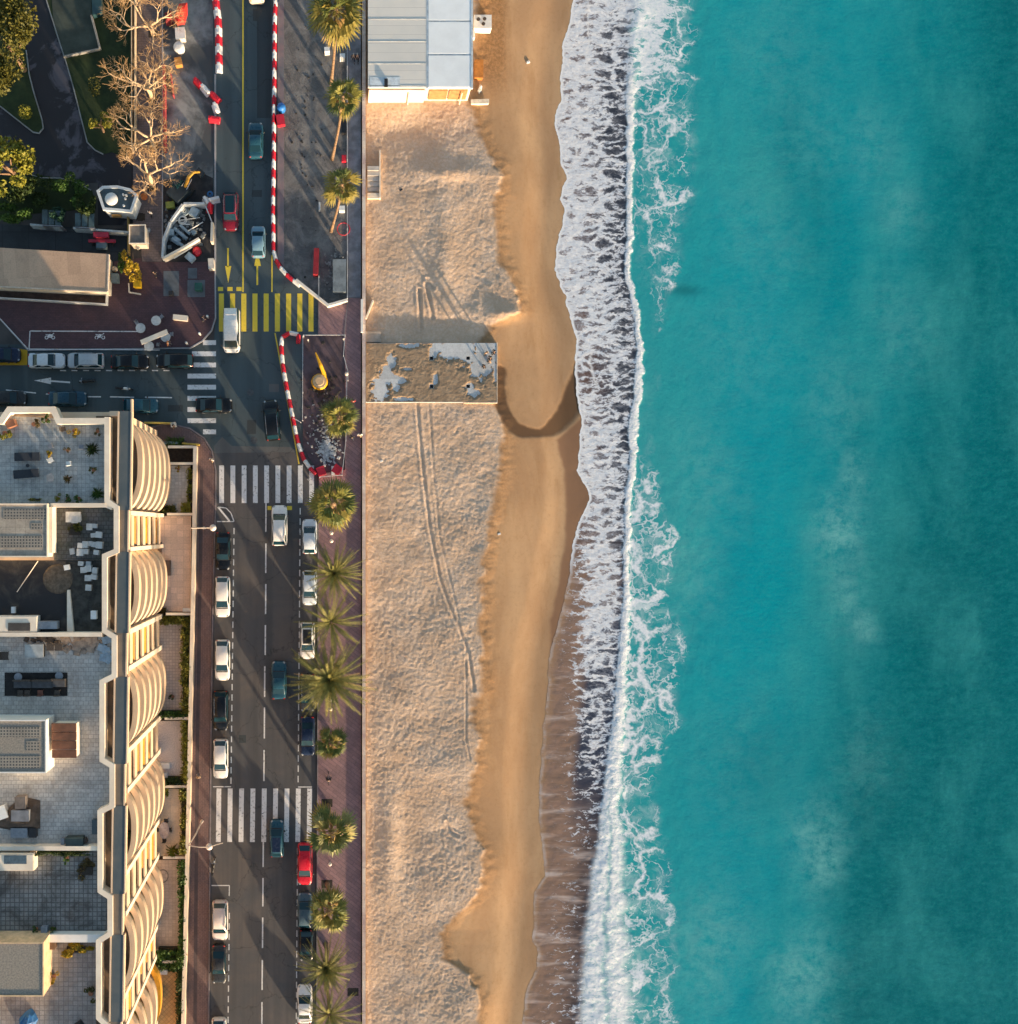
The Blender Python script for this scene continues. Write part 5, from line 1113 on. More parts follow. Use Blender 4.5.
def table(x, y, r, z, m, label, h=.72, ry=None, name='round_table'):
    b = P(x, y, z+h); b.z = z; o = thing(name, b, label, 'table'); g = MB(); n = 20; rr = ry or r
    g.prism([(b.x+r*math.cos(k*2*math.pi/n), b.y+rr*math.sin(k*2*math.pi/n)) for k in range(n)], z+h-.05, z+h); g.build('tabletop', m, o)
    g = MB(); g.lathe((b.x, b.y, z), [(r*.5, 0), (r*.5, .03), (.05, .06), (.05, h-.05)], 12); g.build('pedestal', ALU, o); return o
def chair(x, y, z, a, m, label, group, sc=1.0):
    b = P(x, y, z+.5); b.z = z; o = thing('chair', b, label, 'chair', group, R(a)); kw = dict(local=True)
    g = MB(); g.box((0, 0, .44), (.46*sc, .46*sc, .05)); g.build('seat', m, o, **kw); g = MB(); g.box((-.22*sc, 0, .70), (.04, .44*sc, .48)); g.build('backrest', m, o, **kw)
    for sx in (-.2, .2):
        for sy in (-.2, .2): g = MB(); g.box((sx*sc, sy*sc, .21), (.04, .04, .42)); g.build('leg', m, o, **kw)
table(50, 478, .36, TZ, M('glass_top', (.20, .22, .24), .2, .2, 3), 'small oval grey table at the lower middle of the blue terrace', .6, .5, 'oval_table'); table(27.5, 465.5, .18, TZ, CH, 'tiny dark side table between the two black sun loungers', .4)
chair(50.5, 446, TZ, 200, ALU, 'grey chair above the yellow flower pot', 'chairs on the blue terrace'); chair(50.5, 460, TZ, 30, WPL, 'white chair just below the yellow flower pot', 'chairs on the blue terrace'); chair(68.5, 463.5, TZ, 100, WPL, 'white chair in the middle of the blue terrace beside the small plant', 'chairs on the blue terrace'); chair(81, 447, TZ, 90, ALU, 'grey chair left of the large spiky palm', 'chairs on the blue terrace'); chair(63, 429, TZ, 10, RATT, 'brown chair left of the golden bush on the blue terrace', 'chairs on the blue terrace')
bx = MB(); bx.box(P(11.5, 424, TZ+.35), (.95, .7, .7), .35, .95); solo(bx, 'planter_box', M('rust_box', (.26, .11, .06), .8), 'rust brown box in the upper left of the blue terrace', 'planter')
# rug with lounge set
rg = MB(); rg.rect(4.5, 672.5, 67.5, 696, TZ+.003, TZ+.02); solo(rg, 'outdoor_rug', M('rug_dark', (.022, .02, .02), .95, .3, 2), 'dark outdoor rug under the lounge furniture on the pale terrace', 'rug')
def sofa(x, y, w, a, label):
    b = P(x, y, TZ+.4); b.z = TZ+.02; o = thing('garden_sofa', b, label, 'sofa', 'lounge set on the rug', R(a)); kw = dict(local=True)
    g = MB(); g.box((0, 0, .17), (w, .8, .34)); g.build('frame', RATT, o, **kw); g = MB(); g.box((0, -.05, .40), (w-.1, .66, .12)); g.build('cushion', M('cushion_grey', (.075, .078, .085), .9, .2, 3), o, **kw); g = MB(); g.box((0, .36, .5), (w, .12, .45)); g.build('backrest', RATT, o, **kw)
sofa(23, 684, 1.9, 0, 'grey garden sofa at the left on the dark rug'); sofa(42, 684, 2.2, 0, 'wide grey garden sofa in the middle of the dark rug'); sofa(58.5, 683, 1.4, 0, 'grey garden sofa at the right end of the dark rug')
for x, y, l in ((18, 677, 'small framed table at the upper left of the dark rug'), (59, 676, 'small framed table at the upper right of the dark rug')): table(x, y, .4, TZ+.02, ALU, l, .4)
for x, a, l in ((20, 90, 'dark chair, leftmost of the front row on the rug'), (27, 90, 'dark chair, second of the front row on the rug'), (40, 90, 'brown red chair in the middle of the front row on the rug'), (57, 90, 'dark chair at the right of the front row on the rug')): chair(x, 693, TZ+.02, a, M('brown_red', (.16, .06, .04), .8) if 'red' in l else RATT, l, 'front chairs on the rug', 1.15)
def crate(x, y, w, d, h, z, m, a, label, name='storage_box', cat='box', lid=None):
    b = P(x, y, z+h); b.z = z; o = thing(name, b, label, cat, None, R(a)); g = MB(); g.box((0, 0, h*.45), (w, d, h*.9)); g.build('body', m, o, None, True) if False else g.build('body', m, o, False, True)
    g = MB(); g.box((0, 0, h*.95), (w*1.05, d*1.05, h*.1)); g.build('lid', lid or m, o, False, True); return o
crate(34, 651, 1.75, 1.25, .75, TZ, M('dark_box', (.06, .055, .05), .8), 0, 'chest with pale grey glass lid near the top of the pale terrace', lid=M('pale_lid', (.36, .38, .38), .4))
chair(50, 647, TZ, 270, RATT, 'brown wicker chair right of the pale lidded chest', 'wicker chairs', 1.6); chair(58.5, 647, TZ, 270, RATT, 'brown wicker chair second right of the pale lidded chest', 'wicker chairs', 1.6); chair(4, 656, TZ, 0, RATT, 'brown wicker chair at the left edge above the rug', 'wicker chairs', 1.8)
crate(74, 842.5, 1.7, .95, .8, TZ, M('dark_green_box', (.035, .055, .052), .6), 2, 'dark green storage chest above the long roof hedge'); crate(62.5, 841.5, .35, .6, .5, TZ, ALU, 0, 'small grey box left of the dark green chest'); crate(84.5, 841, .4, .45, .5, TZ, RATT, 20, 'small brown box right of the dark green chest')
crate(44, 930, .62, .55, .5, TZ, M('blue_tub', (.22, .25, .30), .6), 0, 'pale blue tub between the two small green pots'); crate(52, 946, .55, .7, .8, TZ, M('brown_box', (.16, .09, .05), .8), 0, 'brown box in the corner by the wide yellow shrub'); crate(95, 827, .6, 1.4, .5, TZ, SLATEB, 0, 'slate grey box by the parapet of the pale terrace')
def tarp(pts, z, hh, m, label, sd, cat='cover', name='tarpaulin'):
    p = [P(a, b, z) for a, b in pts]; c = sum(p, Vector())/len(p); n = len(p); vs = []; fs = []; K = 5; rr = random.Random(sd)
    for j in range(K):
        t = j/(K-1)
        for q in p: v = q.lerp(c, t*.92); vs.append((v.x+rr.gauss(0, .06), v.y+rr.gauss(0, .06), z+.02+hh*(t**.5)+rr.gauss(0, .07)*(j > 0)))
    for j in range(K-1):
        for i in range(n): fs.append((j*n+i, j*n+(i+1) % n, (j+1)*n+(i+1) % n, (j+1)*n+i))
    fs.append(tuple(range((K-1)*n, K*n))); g = MB(); g.add(vs, fs); return solo(g, name, m, label, cat)
tarp([(-10, 806), (8, 808), (20, 796), (40, 801), (40, 828), (10, 829), (-10, 826)], TZ, .7, M('brown_tarp', (.085, .06, .045), .9, .4, 1.5, .4), 'crumpled brown tarpaulin in the lower left of the pale terrace', 3)
crate(20, 803, 1.0, 1.15, .9, TZ+.1, M('grey_brown', (.13, .11, .10), .8), 3, 'brown grey stool on top of the crumpled tarpaulin', 'stool', 'stool'); crate(20, 816, 1.7, 1.05, .85, TZ+.1, M('lid_grey', (.17, .18, .20), .6), 0, 'grey box sitting on the crumpled tarpaulin'); crate(1.5, 813, .9, 1.2, .8, TZ+.1, WPL, 20, 'white box at the left edge on the crumpled tarpaulin'); crate(19, 833, 1.6, .9, .45, TZ, ALU, 0, 'low grey bench below the crumpled tarpaulin', 'garden_bench', 'bench'); crate(32.5, 833, .75, .9, .5, TZ, BLK, 0, 'black cube seat below the crumpled tarpaulin', 'stool', 'stool')
for k, (x, y, a) in enumerate(((106.5, 640, 15), (102, 648, -20), (107, 652, 30), (104, 658, -10), (108.5, 659, 50))):
    crate(x, y, .85, .7, .14, TZ+.02+.03*k, M('blue_sheet', (.30, .38, .45), .6, .2, 3), a, ['top', 'upper left', 'middle', 'lower left', 'lower right'][k]+' one of the scattered blue white panels by the parapet', 'loose_panel', 'panel')
def rubble(x0, y0, x1, y1, z, n, m, s, name, label, sd, flat=.35):
    g = MB(); rr = random.Random(sd)
    for i in range(n):
        p = P(rr.gauss((x0+x1)/2, (x1-x0)/4.2), rr.gauss((y0+y1)/2, (y1-y0)/4.2), z); k = s*rr.uniform(.4, 1.5); g.box((p.x, p.y, z+k*flat*.4), (k, k*rr.uniform(.4, 1), k*flat), rr.uniform(0, 3.1), rr.uniform(.6, 1))
    o = g.build(name, m); return tag(o, label, 'rubble', None, 'stuff')
rubble(66, 636, 100, 652, TZ, 50, M('broken_slab', (.26, .21, .17), .9, .35, 2), .75, 'broken_tiles', 'broken tiles and paving lifted along the wall of the pale terrace', 4, .2); rubble(28, 676 - 40, 66, 643, TZ, 26, RATT, .5, 'roof_litter', 'dark litter along the wall at the top of the pale terrace', 9)
STONE = M('pale_slab', (.50, .50, .48), .85, .15, 2); k = 0
for zx, zy in ((452, 35), (480, 30), (472, 78), (500, 75), (405, 130), (430, 125), (452, 120), (475, 125), (502, 128), (365, 160), (405, 165), (430, 160), (487, 165), (408, 222), (447, 222), (420, 255), (447, 248), (480, 258), (445, 296), (475, 290), (447, 345), (378, -2), (395, -12)):
    g = MB(); w = random.uniform(.48, .66); hh = random.uniform(.3, .7); b = P(zx/5.09, 520+zy/5.09, TZ+hh); g.box((b.x, b.y, TZ-.1+hh/2), (w, w*random.uniform(.85, 1.3), hh), random.uniform(-.15, .15)); k += 1
    solo(g, 'stone_slab_stack', STONE, 'pale square stone slab stack stored in the paved roof court', 'stone slabs', 'pale slab stacks in the roof court')
crate(66.5, 567.5, .5, .5, .5, TZ, WPL, 10, 'white bucket like box on the edge of the black roof'); crate(93.5, 615, .55, .8, .6, TZ, WPL, 0, 'white canister on the dark gravel roof'); crate(73, 517, 1.4, 1.0, .4, TZ-.1, M('pale_duct', (.62, .60, .54), .8), 0, 'cream crate at the top of the paved roof court'); crate(13, 610, .35, .6, .4, TZ-.1, WPL, 0, 'white vent box on the black roof')
rg = MB(); c = P(58, 579, TZ-.1); rg.ell((c.x, c.y, TZ-.15), (1.55, 1.5, .10), 22, 6); solo(rg, 'sand_pile', M('dry_mud', (.115, .09, .065), .95, .35, 3, .5), 'flat round heap of dry mud on the black roof', 'mud heap', None, True)
tarp([(19, 1020), (26, 1011), (31, 1008), (36, 1012), (38, 1020), (33, 1030), (22, 1036)], TZ, .9, M('blue_tarp', (.02, .13, .33), .6, .2, 3), 'bright blue cover over furniture at the bottom of the roof', 8)
bx = MB(); bx.box(P(79, 1027, TZ+.3), (.9, .9, .6), .6, .6); solo(bx, 'storage_box', DGRY, 'dark box standing at the bottom edge of the lowest terrace', 'box')
for i, yb in enumerate((848,)):
    pass
# ================================================================== garden terraces in front of the building
GZ = .5
GT1 = tiles('garden_grey_tile', (0.562, 0.552, 0.513), (0.394, 0.381, 0.354), .40, .40, .02, (0.375, 0.343, 0.301), 0, 0, .5); GT2 = tiles('garden_pink_tile', (0.787, 0.610, 0.487), (0.562, 0.438, 0.354), .75, .75, .02, (0.562, 0.457, 0.372), 0, 0, .4); GT3 = tiles('garden_small_tile', (0.619, 0.525, 0.460), (0.394, 0.324, 0.291), .36, .36, .03, (0.413, 0.343, 0.301), 0, 0, .4)
GT4 = M('garden_gravel', (0.600, 0.533, 0.504), .95, .3, 8, .5); GT5 = tiles('garden_beige_tile', (0.750, 0.610, 0.460), (0.562, 0.457, 0.354), .9, .9, .015, (0.525, 0.419, 0.319), 0, 0, .4); GT6 = tiles('garden_mixed_tile', (0.562, 0.466, 0.389), (0.394, 0.324, 0.274), .42, .42, .02, (0.413, 0.324, 0.256), 0, 0, .6); GT7 = tiles('garden_orange_tile', (0.675, 0.419, 0.177), (0.413, 0.248, 0.106), .42, .42, .03, (0.375, 0.229, 0.106), R(45), 0, .4)
SOIL = M('bed_soil', (.03, .022, .016), .95, .4, 3, .5)
g = MB(); g.pp([(150, 444), (193.5, 444), (190, 700), (184, 1110), (146, 1110)], -.05, GZ-.1); struct(g, 'garden_soil', SOIL)
def gf(x0, y0, x1, y1, m): g = MB(); g.rect(x0, y0, x1, y1, 0, GZ); struct(g, 'terrace_paving', m)
gf(152, 465.5, 190.5, 512.5, GT1); gf(152, 516, 191, 611.5, GT2); gf(150, 616.5, 184, 716, GT3); gf(150, 721, 184, 784, GT4); gf(150, 789, 183, 856, GT5); gf(149, 860, 184, 956, GT6); gf(148, 972, 180, 1100, GT7)
WL = M('garden_wall', (.74, .58, .42), .85, .15, .9, .2, c2=(.58, .45, .33))
def gwall(pts, th, h, label, name='garden_wall'):
    o = thing(name, P(*pts[0], 0), label, 'wall', 'garden walls'); g = MB(); g.wall(pts, th, 0, h-.06); g.build('wall', WL, o); g = MB(); g.wall(pts, th+.08, h-.06, h); g.build('coping', BWHITE, o); return o
gwall([(195, 446), (193.5, 560), (190.5, 700), (187, 860), (183.5, 1000), (181, 1110)], .34, 1.5, 'long cream boundary wall between the gardens and the left pavement')
for y, x1, l in ((446.8, 193.4, 'short garden wall at the northern flower bed'), (463.5, 193.2, 'garden wall below the dark northern bed'), (514.2, 192.5, 'garden wall above the large pink tiled terrace'), (614, 190.7, 'garden wall below the large pink tiled terrace'), (718.6, 189.2, 'garden wall above the gravel garden'), (786.7, 187.8, 'garden wall above the oval table garden'), (857.8, 186.4, 'garden wall with the palm bush below the oval table'), (962, 183.8, 'garden wall hidden in dense bushes near the bottom')):
    gwall([(xf(y)+10, y), (x1, y)], .22, 1.3, l)
hedge(166, 437.5, 184, 447, GZ-.1, .9, 'short green hedge at the north end of the apartment garden', LV['green'], 90, .2)
hedge(158, 505.5, 176, 512.5, GZ, .7, 'low bushes at the lower edge of the grey tiled garden', LV['olive'], 70); hedge(181, 503, 190.5, 512.5, GZ, .9, 'bright green bush in the corner of the grey tiled garden', LV['yell'], 110); hedge(187, 468, 191.5, 502, GZ, .9, 'narrow yellow green hedge along the wall of the grey tiled garden', LV['yell'], 80)
hedge(158, 616.5, 190.5, 624.5, GZ, 1.1, 'hedge along the top of the small tiled garden', None, 95); hedge(180.5, 624.5, 189, 714, GZ, 1.5, 'tall hedge along the boundary wall of the small tiled garden', None, 95); hedge(158, 711.5, 188, 717.5, GZ, 1.0, 'hedge along the bottom of the small tiled garden', LV['green'], 95)
hedge(181, 720.5, 187.5, 783, GZ, 1.5, 'hedge along the boundary wall beside the gravel garden', LV['yell'], 100); hedge(160, 777.5, 184, 785, GZ, .9, 'dark bushes at the bottom of the gravel garden', LV['dark'], 75); hedge(179.5, 789, 186, 855, GZ, 1.5, 'hedge along the boundary wall beside the oval table', None, 95)
hedge(178.5, 861, 184.8, 958, GZ, 1.4, 'patchy hedge of spiky plants beside the mixed tile garden', LV['green'], 55, .34); hedge(154, 951, 184, 972, GZ, 1.5, 'dense dark green bushes across the garden near the bottom', LV['green'], 85, .3); hedge(176, 972, 182, 1060, GZ, 1.5, 'dark hedge along the boundary wall at the bottom edge', LV['dark'], 95)
hedge(158, 789, 168, 797, GZ, .8, 'small yellow green bush in the upper left of the oval table garden', LV['yell'], 80)
pot_plant(178, 469, .42, LV['gold'], 'yellow potted bush on the grey tiled garden terrace', GZ); pot_plant(172.5, 697, .55, LV['dark'], 'single dark potted shrub on the small tiled garden', GZ); pot_plant(172.5, 851, 1.05, LV['yell'], 'large spiky palm bush over the garden wall below the oval table', GZ, .4, True); pot_plant(168.5, 469, .25, LV['brown'], 'tiny brown pot plant left of the yellow potted bush', GZ)
table(164, 830.5, .62, GZ, M('table_mosaic', (.30, .26, .27), .5, .25, 6), 'oval mosaic table with dark chairs in the beige tiled garden', .74, 1.0, 'oval_table'); DCH = M('dark_chair', (.025, .025, .028), .6)
for x, y, a, l in ((166, 821, 270, 'dark chair at the top of the oval table'), (158.6, 830, 0, 'dark chair left of the oval table'), (169.6, 830, 180, 'dark chair right of the oval table'), (164.2, 840, 90, 'dark chair at the bottom of the oval table')): chair(x, y, GZ, a, DCH, l, 'chairs round the oval table', 1.0)
g = MB(); c = P(163, 876, GZ); g.add([(c.x+r*math.cos(t), c.y+r*1.25*math.sin(t), GZ+zz) for t in [k*math.pi/14 for k in range(28)] for r, zz in ((.55, .004), (.66, .03), (.60, .03))], [(3*k+j, 3*((k+1) % 28)+j, 3*((k+1) % 28)+j+1, 3*k+j+1) for k in range(28) for j in range(2)]); solo(g, 'stone_ring', M('ring_stone', (.20, .18, .16), .9), 'round stone ring set in the mixed tile garden', 'stone ring')
crate(164.2, 766, 1.25, .62, .45, GZ, WPL, 0, 'white bench in the gravel garden, upper of the two', 'garden_bench', 'bench'); crate(163.3, 775.5, .95, .55, .45, GZ, WPL, 0, 'white bench in the gravel garden, lower of the two', 'garden_bench', 'bench'); crate(161.5, 972.5, 1.3, .5, .45, GZ, WPL, 0, 'white bench below the dense bushes near the bottom', 'garden_bench', 'bench'); crate(187, 613 - 3, 1.0, .4, .5, GZ, WPL, 0, 'white trough in the lower right corner of the pink terrace', 'planter_box', 'planter')
crate(167, 568, .8, 1.75, .5, GZ, M('brown_box2', (.075, .05, .042), .8), 0, 'dark brown storage chest on the pink tiled terrace'); crate(159.4, 548, .35, 1.4, .5, GZ, M('brown_box2', (.075, .05, .042), .8), 0, 'narrow dark chest by the facade on the pink tiled terrace'); crate(161, 992, .35, 1.5, .5, GZ, BLK, 0, 'narrow black chest on the orange tiled terrace')
hedge(160.5, 608, 166, 612.5, GZ, .5, 'small reddish bush in the lower left of the pink terrace', LV['brown'], 90)
# low entrance things north
g = MB(); g.rect(163, 441.5, 178, 443.8, Zp, 1.0); solo(g, 'entrance_canopy', M('glass_canopy', (.20, .28, .30), .3), 'pale glass canopy over the north garden entrance', 'canopy')
g = MB(); g.wall([(144, 422.5), (172, 423.0)], .18, .1, 1.0); solo(g, 'yellow_rail', M('yellow_rail_paint', (.55, .36, .06), .6), 'yellow rail along the kerb north of the apartment building', 'rail'); g = MB(); g.wall([(182, 443.3), (199, 444.6)], .2, .1, .9); solo(g, 'yellow_rail', M('yellow_rail_paint', (.55, .36, .06), .6), 'yellow rail at the head of the boundary wall', 'rail')
crate(173, 424.5, .55, .5, 1.1, Zp, M('cream_box', (.62, .56, .48), .6), 10, 'cream cabinet at the end of the yellow rail', 'street_cabinet', 'cabinet')
# ================================================================== sea wall, slab, beach restaurant
o = thing('sea_wall', P(364, 512, 0), 'long cream sea wall between the promenade and the beach', 'wall'); g = MB(); g.wall([(363.4, -400), (363.4, 1500)], .30, -2, .48); g.build('wall', M('sea_wall_cream', (.62, .50, .38), .85, .2, .6), o)
g = MB(); y = -140.0
while y < 1160: g.rect(362.3, y, 365.6, y+15.6, .48, .56); y += 16
g.build('coping', M('wall_coping', (.74, .64, .54), .8, .18, .4, c2=(.44, .32, .31)), o)
g = MB(); g.rect(360.9, 299, 363.2, 332, .13, .9); solo(g, 'white_hoarding', WHITE, 'white boards leaning along the sea wall beside the yellow crossing', 'hoarding'); g = MB(); g.wall([(366, 318), (373, 300)], .2, -.5, .3); solo(g, 'wooden_plank', BWHITE, 'pale plank leaning on the sand from the sea wall', 'plank')
g = MB(); g.rect(361.5, 331.5, 381, 342, -.8, -.12); solo(g, 'beach_steps', M('step_stone', (.40, .33, .27), .85), 'short concrete landing at the sea wall above the slab', 'steps')
JT = tiles('slab_concrete', (.60, .62, .63), (.44, .46, .47), 4.4, 3.2, .01, (.36, .37, .38), 0, 0, .5, .5)
o = thing('concrete_slab', P(430, 372, -.1), 'concrete platform with square holes half buried in the beach sand', 'concrete platform'); g = MB()
xs_ = [366, 430, 433.4, 466.4, 470, 497.4]; ys_ = [343, 356.3, 359.8, 384.5, 388, 402.3]
for i in range(5):
    for j in range(5):
        if i in (1, 3) and j in (1, 3): continue
        g.rect(xs_[i]+(0 if i == 0 else 0), ys_[j], xs_[i+1], ys_[j+1], -1.9, JZ)
g.build('deck', JT, o); g = MB(); g.wall([(497.2, 342.6), (497.2, 402.6), (464, 402.6)], .09, -1.9, JZ+.05); g.build('rim', M('slab_rim', (.66, .55, .42), .8), o)
for x in (431.7, 468.2):
    for y in (358, 386.2): g = MB(); g.rect(x-1.9, y-1.9, x+1.9, y+1.9, -1.0, JZ-.35, JZ); g.build('hole_dark_floor', BLK, o)  # black floor paints the darkness inside each open hole
def drift():
    A, B = np.meshgrid(np.linspace(366, 496.6, 260), np.linspace(343.4, 401.8, 130)); A = A.T; B = B.T; n_ = (fbm(A*.16, B*.16, 71)-.5)*1.5+(fbm(A*.45, B*.45, 72)-.5)*.9+(vn(A*1.3, B*1.3, 74)-.5)*.25
    f = np.full(A.shape, .16)
    for cx, cy, rx, ry in ((486, 351, 15, 12), (467, 352, 14, 11), (452, 350, 12, 10), (441, 348, 7, 5), (434, 352, 4, 7), (482, 366, 10, 12), (385, 376, 7, 10), (380, 391, 7, 15), (392, 362, 4.5, 7), (399, 380, 7, 4), (397, 388, 4, 4), (410, 345.5, 9, 2.5), (435.5, 380, 2.6, 6), (496, 374, 2.5, 9), (473, 393, 6, 4), (470, 387, 4, 5), (407, 369, 4, 1.6), (404, 399, 7, 2)):
        d = np.sqrt(((A-cx)/rx)**2+((B-cy)/ry)**2)+n_*.9; f = np.minimum(f, (d-1)*.22)
    for x in (431.7, 468.2):
        for y in (358, 386.2): f = np.minimum(f, (np.maximum(np.abs(A-x), np.abs(B-y))-1.9)*.12)
    z = JZ+np.clip(f, -.06, .12)*.9+np.where(f > .01, (fbm(A*.5, B*.5, 73)-.5)*.045*np.clip(f*9, 0, 1), 0)-.004
    for x in (431.7, 468.2):
        for y in (358, 386.2): z = np.where((np.abs(A-x) < 1.75)&(np.abs(B-y) < 1.75), -1.2, z)
    X, Y = Pn(A, B, z); n = NT('drift_sand'); n.set(Base_Color=n.mix(n.mr(n.noise(1.2, 5, .7), .3, .7), (.24, .17, .11), (.38, .27, .175)), Roughness=.95); n.bump(n.noise(5, 4, .7), .35, .05)
    grid_mesh('sand_drift', X, Y, z, {}, n.m)
drift()
o = thing('beach_restaurant', P(420, 40, -.4), 'low beach restaurant with grey and pale blue roof panels', 'restaurant'); RZ = 3.1
RG = NT('roof_grey_panels'); c_ = RG.brick((.75, .72, .66), (.69, .67, .62), (.5, .48, .45), 30, 1.05, .02, None, 0); RG.set(Base_Color=RG.mix(RG.mr(RG.noise(.4, 5), .35, .7, 0, .3), c_, (.54, .54, .52)), Roughness=.55); RG = RG.m
RB = M('roof_pale_panels', (.84, .88, .90), .45, .05, .4); GUT = M('gutter_blue', (.58, .63, .66), .5, .2, 1)
g = MB(); g.rect(369.6, -140, 471.4, 86.8, -.8, RZ-.2, RZ); g.build('wall', BWHITE, o)
g = MB(); g.rect(368, -140, 426.6, 87.5, RZ-.2, RZ); rf = g.build('roof', RG, o)
for k in range(-3, 4):
    y = 18.5+22.3*k; g = MB(); g.rect(368.2, y, 426.4, y+.6, RZ-.01, RZ+.03); g.build('seam', M('seam_grey', (.48, .50, .50), .5), rf)
g = MB(); g.rect(370, 77.2, 400, 87, RZ-.01, RZ+.03); g.build('flashing', M('flashing_blue', (.60, .68, .74), .5), rf); g = MB(); g.rect(384.4, 78.5, 387.8, 86.3, RZ, RZ+.25); g.build('vent', BLK, rf)
for k in range(-2, 2):
    y0 = 22+33.5*k; g = MB(); g.rect(428.5, y0, 471, y0+31.5, RZ-.12, RZ+.05); g.build('roof_panel', RB, o)
g = MB(); g.rect(426.6, -140, 428.4, 88, RZ-.2, RZ+.02); g.rect(471.1, -140, 473, 88, RZ-.25, RZ+.09); g.build('gutter', GUT, o)
g = MB(); g.rect(428.4, -140, 471.1, 87.6, RZ-.3, RZ-.1, RZ); g.build('under_roof', GUT, o)
g = MB(); g.rect(369, 88, 426, 88.7, -.6, 2.7, RZ) ; g.build('fascia', BWHITE, o)
for x0 in (430, 450):
    g = MB(); a, b = P(x0, 87.4, 2.95), P(x0+18.5, 87.4, 2.95); g.box(((a.x+b.x)/2, P(0, 87.2, RZ).y-.05, 1.35), (b.x-a.x, .12, 2.3)); g.build('window', M('orange_glass', (.42, .22, .09), .3), o)
for x in (408, 460): g = MB(); p = P(x, 100.3, .4); g.tube([(p.x, p.y-.1, -.5), (p.x, p.y-.1, 2.4)], .07, 6); g.build('post', BWHITE, o)
def deskpots():
    b = P(483, 21, .7); b.z = -.6; o = thing('white_counter', b, 'white counter with three dark openings beside the restaurant roof', 'counter'); g = MB(); g.box((b.x, b.y, .0), (2.1, 1.6, 1.2)); g.build('body', WPL, o)
    for dx, dy in ((-.55, .25), (.2, .3), (.05, -.3)): g = MB(); g.cyl((b.x+dx, b.y+dy, .55), .2, .22, .12, 10); g.build('bowl', RATT, o)
deskpots(); crate(473.8, 34, .3, .8, .8, -.5, WPL, 0, 'small white box below the white counter on the beach'); crate(479, 68.5, 1.0, 2.1, .8, -.6, M('orange_crate', (.40, .16, .035), .8, .25, 2), 0, 'rusty orange crate standing on the sand beside the restaurant'); crate(480, 101.3, 2.1, .5, .5, -.6, M('cream_boat', (.74, .64, .50), .7), 2, 'cream bench lying below the corner of the restaurant', 'beach_bench', 'bench')
tarp([(477, 92), (480, 85), (482, 86), (481.5, 92), (479, 94)], -.55, .6, WPL, 'crumpled white cover on the sand at the restaurant corner', 21)
g = MB()
for k in range(5): g.rect(367.5, 166+5.2*k, 379, 170.4+5.2*k, -.8, .35-.16*k)
solo(g, 'beach_stairs', M('stair_stone', (.52, .47, .42), .85, .15, 1), 'pale steps going down to the sand below the restaurant', 'stairs'); g = MB(); g.rect(379.3, 150, 380.6, 198, -1, .2); g.rect(367.5, 193, 379.3, 198.5, -.8, -.1); solo(g, 'stair_parapet', BWHITE, 'pale parapet beside the steps down to the sand', 'parapet')
rubble(492, 540, 488, 560, -.75, 24, M('dark_driftwood', (.05, .035, .025), .95), .3, 'driftwood', 'dark driftwood along the sand edge', 31); rubble(475, 725, 478, 745, -.75, 24, M('dark_driftwood', (.05, .035, .025), .95), .3, 'driftwood', 'dark driftwood below the sand tip', 32)
for x, y, m, l in ((381.5, 461, WPL, 'white scrap lying on the sand near the sea wall'), (499, 534, WPL, 'pale piece of litter at the dark sand edge'), (529, 413.5, BLK, 'small dark piece of litter inside the wet channel loop'), (528, 62, WPL, 'tiny pale litter on the smooth sand level with the restaurant'), (401, 190, BLK, 'dark stick on the trampled sand beside the steps')):
    zz = -.42 if x < 495 else (-.75 if x < 510 else -1.45); g = MB(); c = P(x, y, zz); g.box((c.x, c.y, zz), (.5, .28, .22), .4, .7); solo(g, 'litter', m, l, 'litter')
# ================================================================== traffic barriers
BRED = M('barrier_red', (.52, .015, .035), .5, .15, 2); BWHI = M('barrier_white', (.74, .74, .74), .55, .12, 2)
def barrier(p, q, w, m, label, grp):
    d = q-p; a = math.atan2(d.y, d.x); L = d.length; g = MB(); hw = w/2
    prof = [(-hw, 0), (-hw, .16), (-hw*.55, .34), (-hw*.42, .82), (hw*.42, .82), (hw*.55, .34), (hw, .16), (hw, 0)]; vs = []
    for xx, k in ((-L/2+.02, .9), (-L/2+.08, 1), (L/2-.08, 1), (L/2-.02, .9)): vs += [(xx, y*k, z*(.97 if k < 1 else 1)) for y, z in prof]
    n = 8; fs = [(i*n+k, (i+1)*n+k, (i+1)*n+(k+1) % n, i*n+(k+1) % n) for i in range(3) for k in range(n)]+[tuple(range(n)), tuple(range(4*n-1, 3*n-1, -1))]
    g.add(vs, fs); g.box((L*.25, 0, .84), (.14, .1, .05)); g.box((-L*.25, 0, .84), (.14, .1, .05))
    o = g.build('traffic_barrier', m); c = (p+q)/2; o.location = (c.x, c.y, .006); o.rotation_euler = (0, 0, a); tag(o, label, 'traffic barrier', grp); return o
ORD = lambda k: ['first', 'second', 'third', 'fourth', 'fifth', 'sixth', 'seventh', 'eighth', 'ninth', 'tenth', '11th', '12th', '13th', '14th', '15th', '16th', '17th', '18th', '19th', '20th', '21st', '22nd', '23rd', '24th', '25th'][k]
